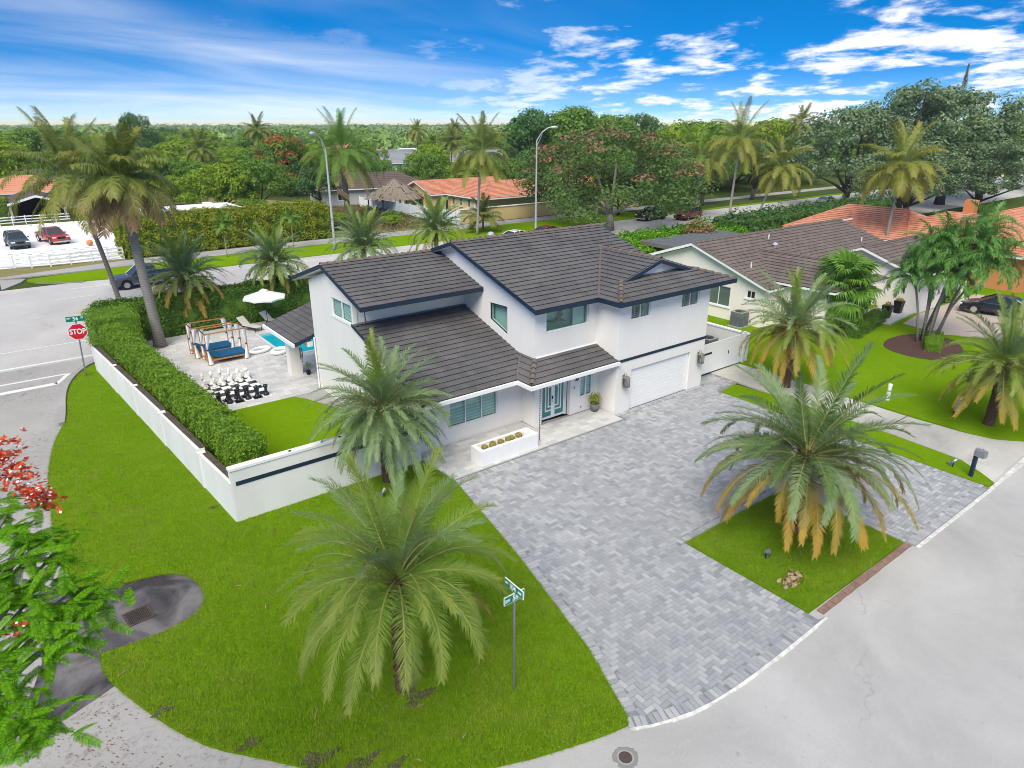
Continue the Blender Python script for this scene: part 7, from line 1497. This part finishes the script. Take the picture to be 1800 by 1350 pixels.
# ------------------------------------------------------------------ royal poinciana reaching in from the left
pt = thing('poinciana_tree', 'royal poinciana with lime feathery leaves and red flowers close on the left', 'tree', (-5.6, 7.4, 0)); rr = random.Random(21)
def pinnate(seed):
    """feather leaf: a stalk with close pairs of narrow pinnae that curve down at the tips"""
    r2 = random.Random(seed); g = MB(); L = .42; K = 26; g.tube([(0, 0, 0), (L * .5, 0, .02), (L, 0, -.05)], [.004, .003, .001], 3)
    for i in range(K):
        s_ = .08 + .92 * i / K; c = Vector((L * s_, 0, .02 * sin(s_ * 3) - .05 * s_)); pl_ = .098 * (1 - .8 * abs(s_ - .42) ** 1.4) * r2.uniform(.9, 1.08)
        for sg in (-1, 1):
            d = Vector((.35 + .45 * s_, sg, .1)).normalized(); d2 = Vector((.4 + .45 * s_, sg, -.55 - .2 * r2.random())).normalized(); e = Vector((1, 0, 0)) * .0062; m_ = c + d * pl_ * .55; tp_ = m_ + d2 * pl_ * .45; b = len(g.v)
            g.v += [tuple(c - e), tuple(c + e), tuple(m_ + e * 1.15), tuple(m_ - e * 1.15), tuple(tp_ + e * .4), tuple(tp_ - e * .4)]; g.f += [(b, b + 1, b + 2, b + 3), (b + 3, b + 2, b + 4, b + 5)]; g.mi += [0, 0]
    return g.mesh('leaf', 'leaf_poinciana')
PL = [pinnate(i) for i in range(3)]
MB().tube([(0, 0, 0), (.2, .1, 3.0), (.6, .2, 5.2)], [.42, .32, .26], 12).build('trunk', 'bark_grey', pt, True)
tips = [(-0.46, 7.49, 10.25), (-0.28, 7.29, 10.05), (-0.14, 7.11, 9.93), (-0.43, 7.05, 10.05), (-0.03, 6.79, 9.57), (0.01, 6.70, 9.43), (-0.19, 6.70, 9.62), (-0.42, 6.75, 9.71), (-0.58, 7.01, 9.79), (-0.45, 6.51, 9.53), (-0.62, 6.56, 9.62), (-0.34, 6.42, 9.38), (-0.76, 6.23, 9.34), (-0.71, 5.87, 9.19), (-0.58, 5.80, 9.08), (-0.81, 5.79, 9.11), (-0.74, 7.09, 9.95), (-0.86, 6.66, 9.64), (-0.95, 6.18, 9.31), (-0.78, 7.60, 10.31), (-1.04, 6.90, 9.89), (-1.13, 6.40, 9.49), (-1.20, 7.42, 10.27), (-1.28, 6.74, 9.69), (-2.2, 7.3, 10.2), (-2.6, 6.6, 9.8), (-3.4, 7.4, 10.4), (-4.6, 8.2, 10.4), (-4.4, 6.2, 10.2), (-5.6, 7.2, 10.4), (-6.4, 8.0, 9.8), (-3.6, 8.8, 10.0), (-2.0, 8.4, 10.1), (-6.2, 6.0, 9.6)]
hub = [Vector((-2.6, 7.1, 8.0)), Vector((-4.0, 7.6, 8.3)), Vector((-5.8, 7.0, 8.2))]
root = Vector((-5.0, 7.6, 5.2)); br = MB()
for h_ in hub: br.tube([root - Vector(pt.location), (root + h_) / 2 - Vector(pt.location) + Vector((0, 0, .3)), h_ - Vector(pt.location)], [.2, .13, .09], 8)
for tp in tips:
    tp = Vector(tp); h_ = min(hub, key=lambda q: (q - tp).length); br.tube([h_ - Vector(pt.location), h_.lerp(tp, .6) + Vector((0, 0, -.15)) - Vector(pt.location), tp - Vector(pt.location)], [.07, .035, .012], 6)
br.build('branches', 'bark_grey', pt, True)
for tp in tips:
    tp = Vector(tp)
    for k in range(26):
        o = link('leaf', rr.choice(PL), pt, tp + Vector((rr.gauss(0, .11), rr.gauss(0, .13), rr.gauss(0, .11) - .03)) - Vector(pt.location), 0, rr.uniform(.42, .68)); o.rotation_euler = (rr.uniform(-.5, .5), rr.uniform(-.25, .55), rr.uniform(0, 6.28))
def flower(seed):
    r2 = random.Random(seed); g = MB()
    for k in range(5): a = k * 1.2566 + r2.uniform(-.2, .2); d = Vector((cos(a), sin(a), .25)); s_ = Vector((-sin(a), cos(a), 0)) * .02; b = len(g.v); g.v += [(0, 0, 0), tuple(d * .03 - s_), tuple(d * .052), tuple(d * .03 + s_)]; g.f.append((b, b + 1, b + 2, b + 3)); g.mi.append(1 if k == 0 and seed % 2 else 0)
    return g.mesh('flower', ['blossom_red', 'sign_white'])
FLW = [flower(i) for i in range(4)]
for (c, n, sd) in (((-.40, 7.9, 10.68), 130, .10), ((-.34, 7.72, 10.5), 80, .09), ((-.23, 7.54, 10.36), 65, .08), ((-.13, 7.49, 10.25), 60, .06), ((-.61, 6.44, 9.62), 6, .04)):
    for k in range(n): o = link('flower', rr.choice(FLW), pt, Vector(c) + Vector((rr.gauss(0, sd), rr.gauss(0, sd), rr.gauss(0, sd * .8))) - Vector(pt.location), 0, rr.uniform(.5, .8)); o.rotation_euler = (rr.uniform(-.8, .8), rr.uniform(-.8, .8), rr.uniform(0, 6.28))

# ------------------------------------------------------------------ light haze over the plain
hz = MB(); hz.box(-2400, 2400, -380, 3400, -1.2, 30.0)
t_ = NT('haze_air'); t_.n.remove(t_.p); pv = t_.new('ShaderNodeVolumePrincipled'); pv.inputs['Density'].default_value = 0.00016; pv.inputs['Color'].default_value = (0.80, 0.88, 1.0, 1); pv.inputs['Anisotropy'].default_value = 0.0
t_.l.new(pv.outputs[0], t_.n['Material Output'].inputs['Volume']); done('haze_air', t_)
tag(hz.build('haze', 'haze_air'), 'thin pale haze over the far trees', 'haze', kind='stuff')
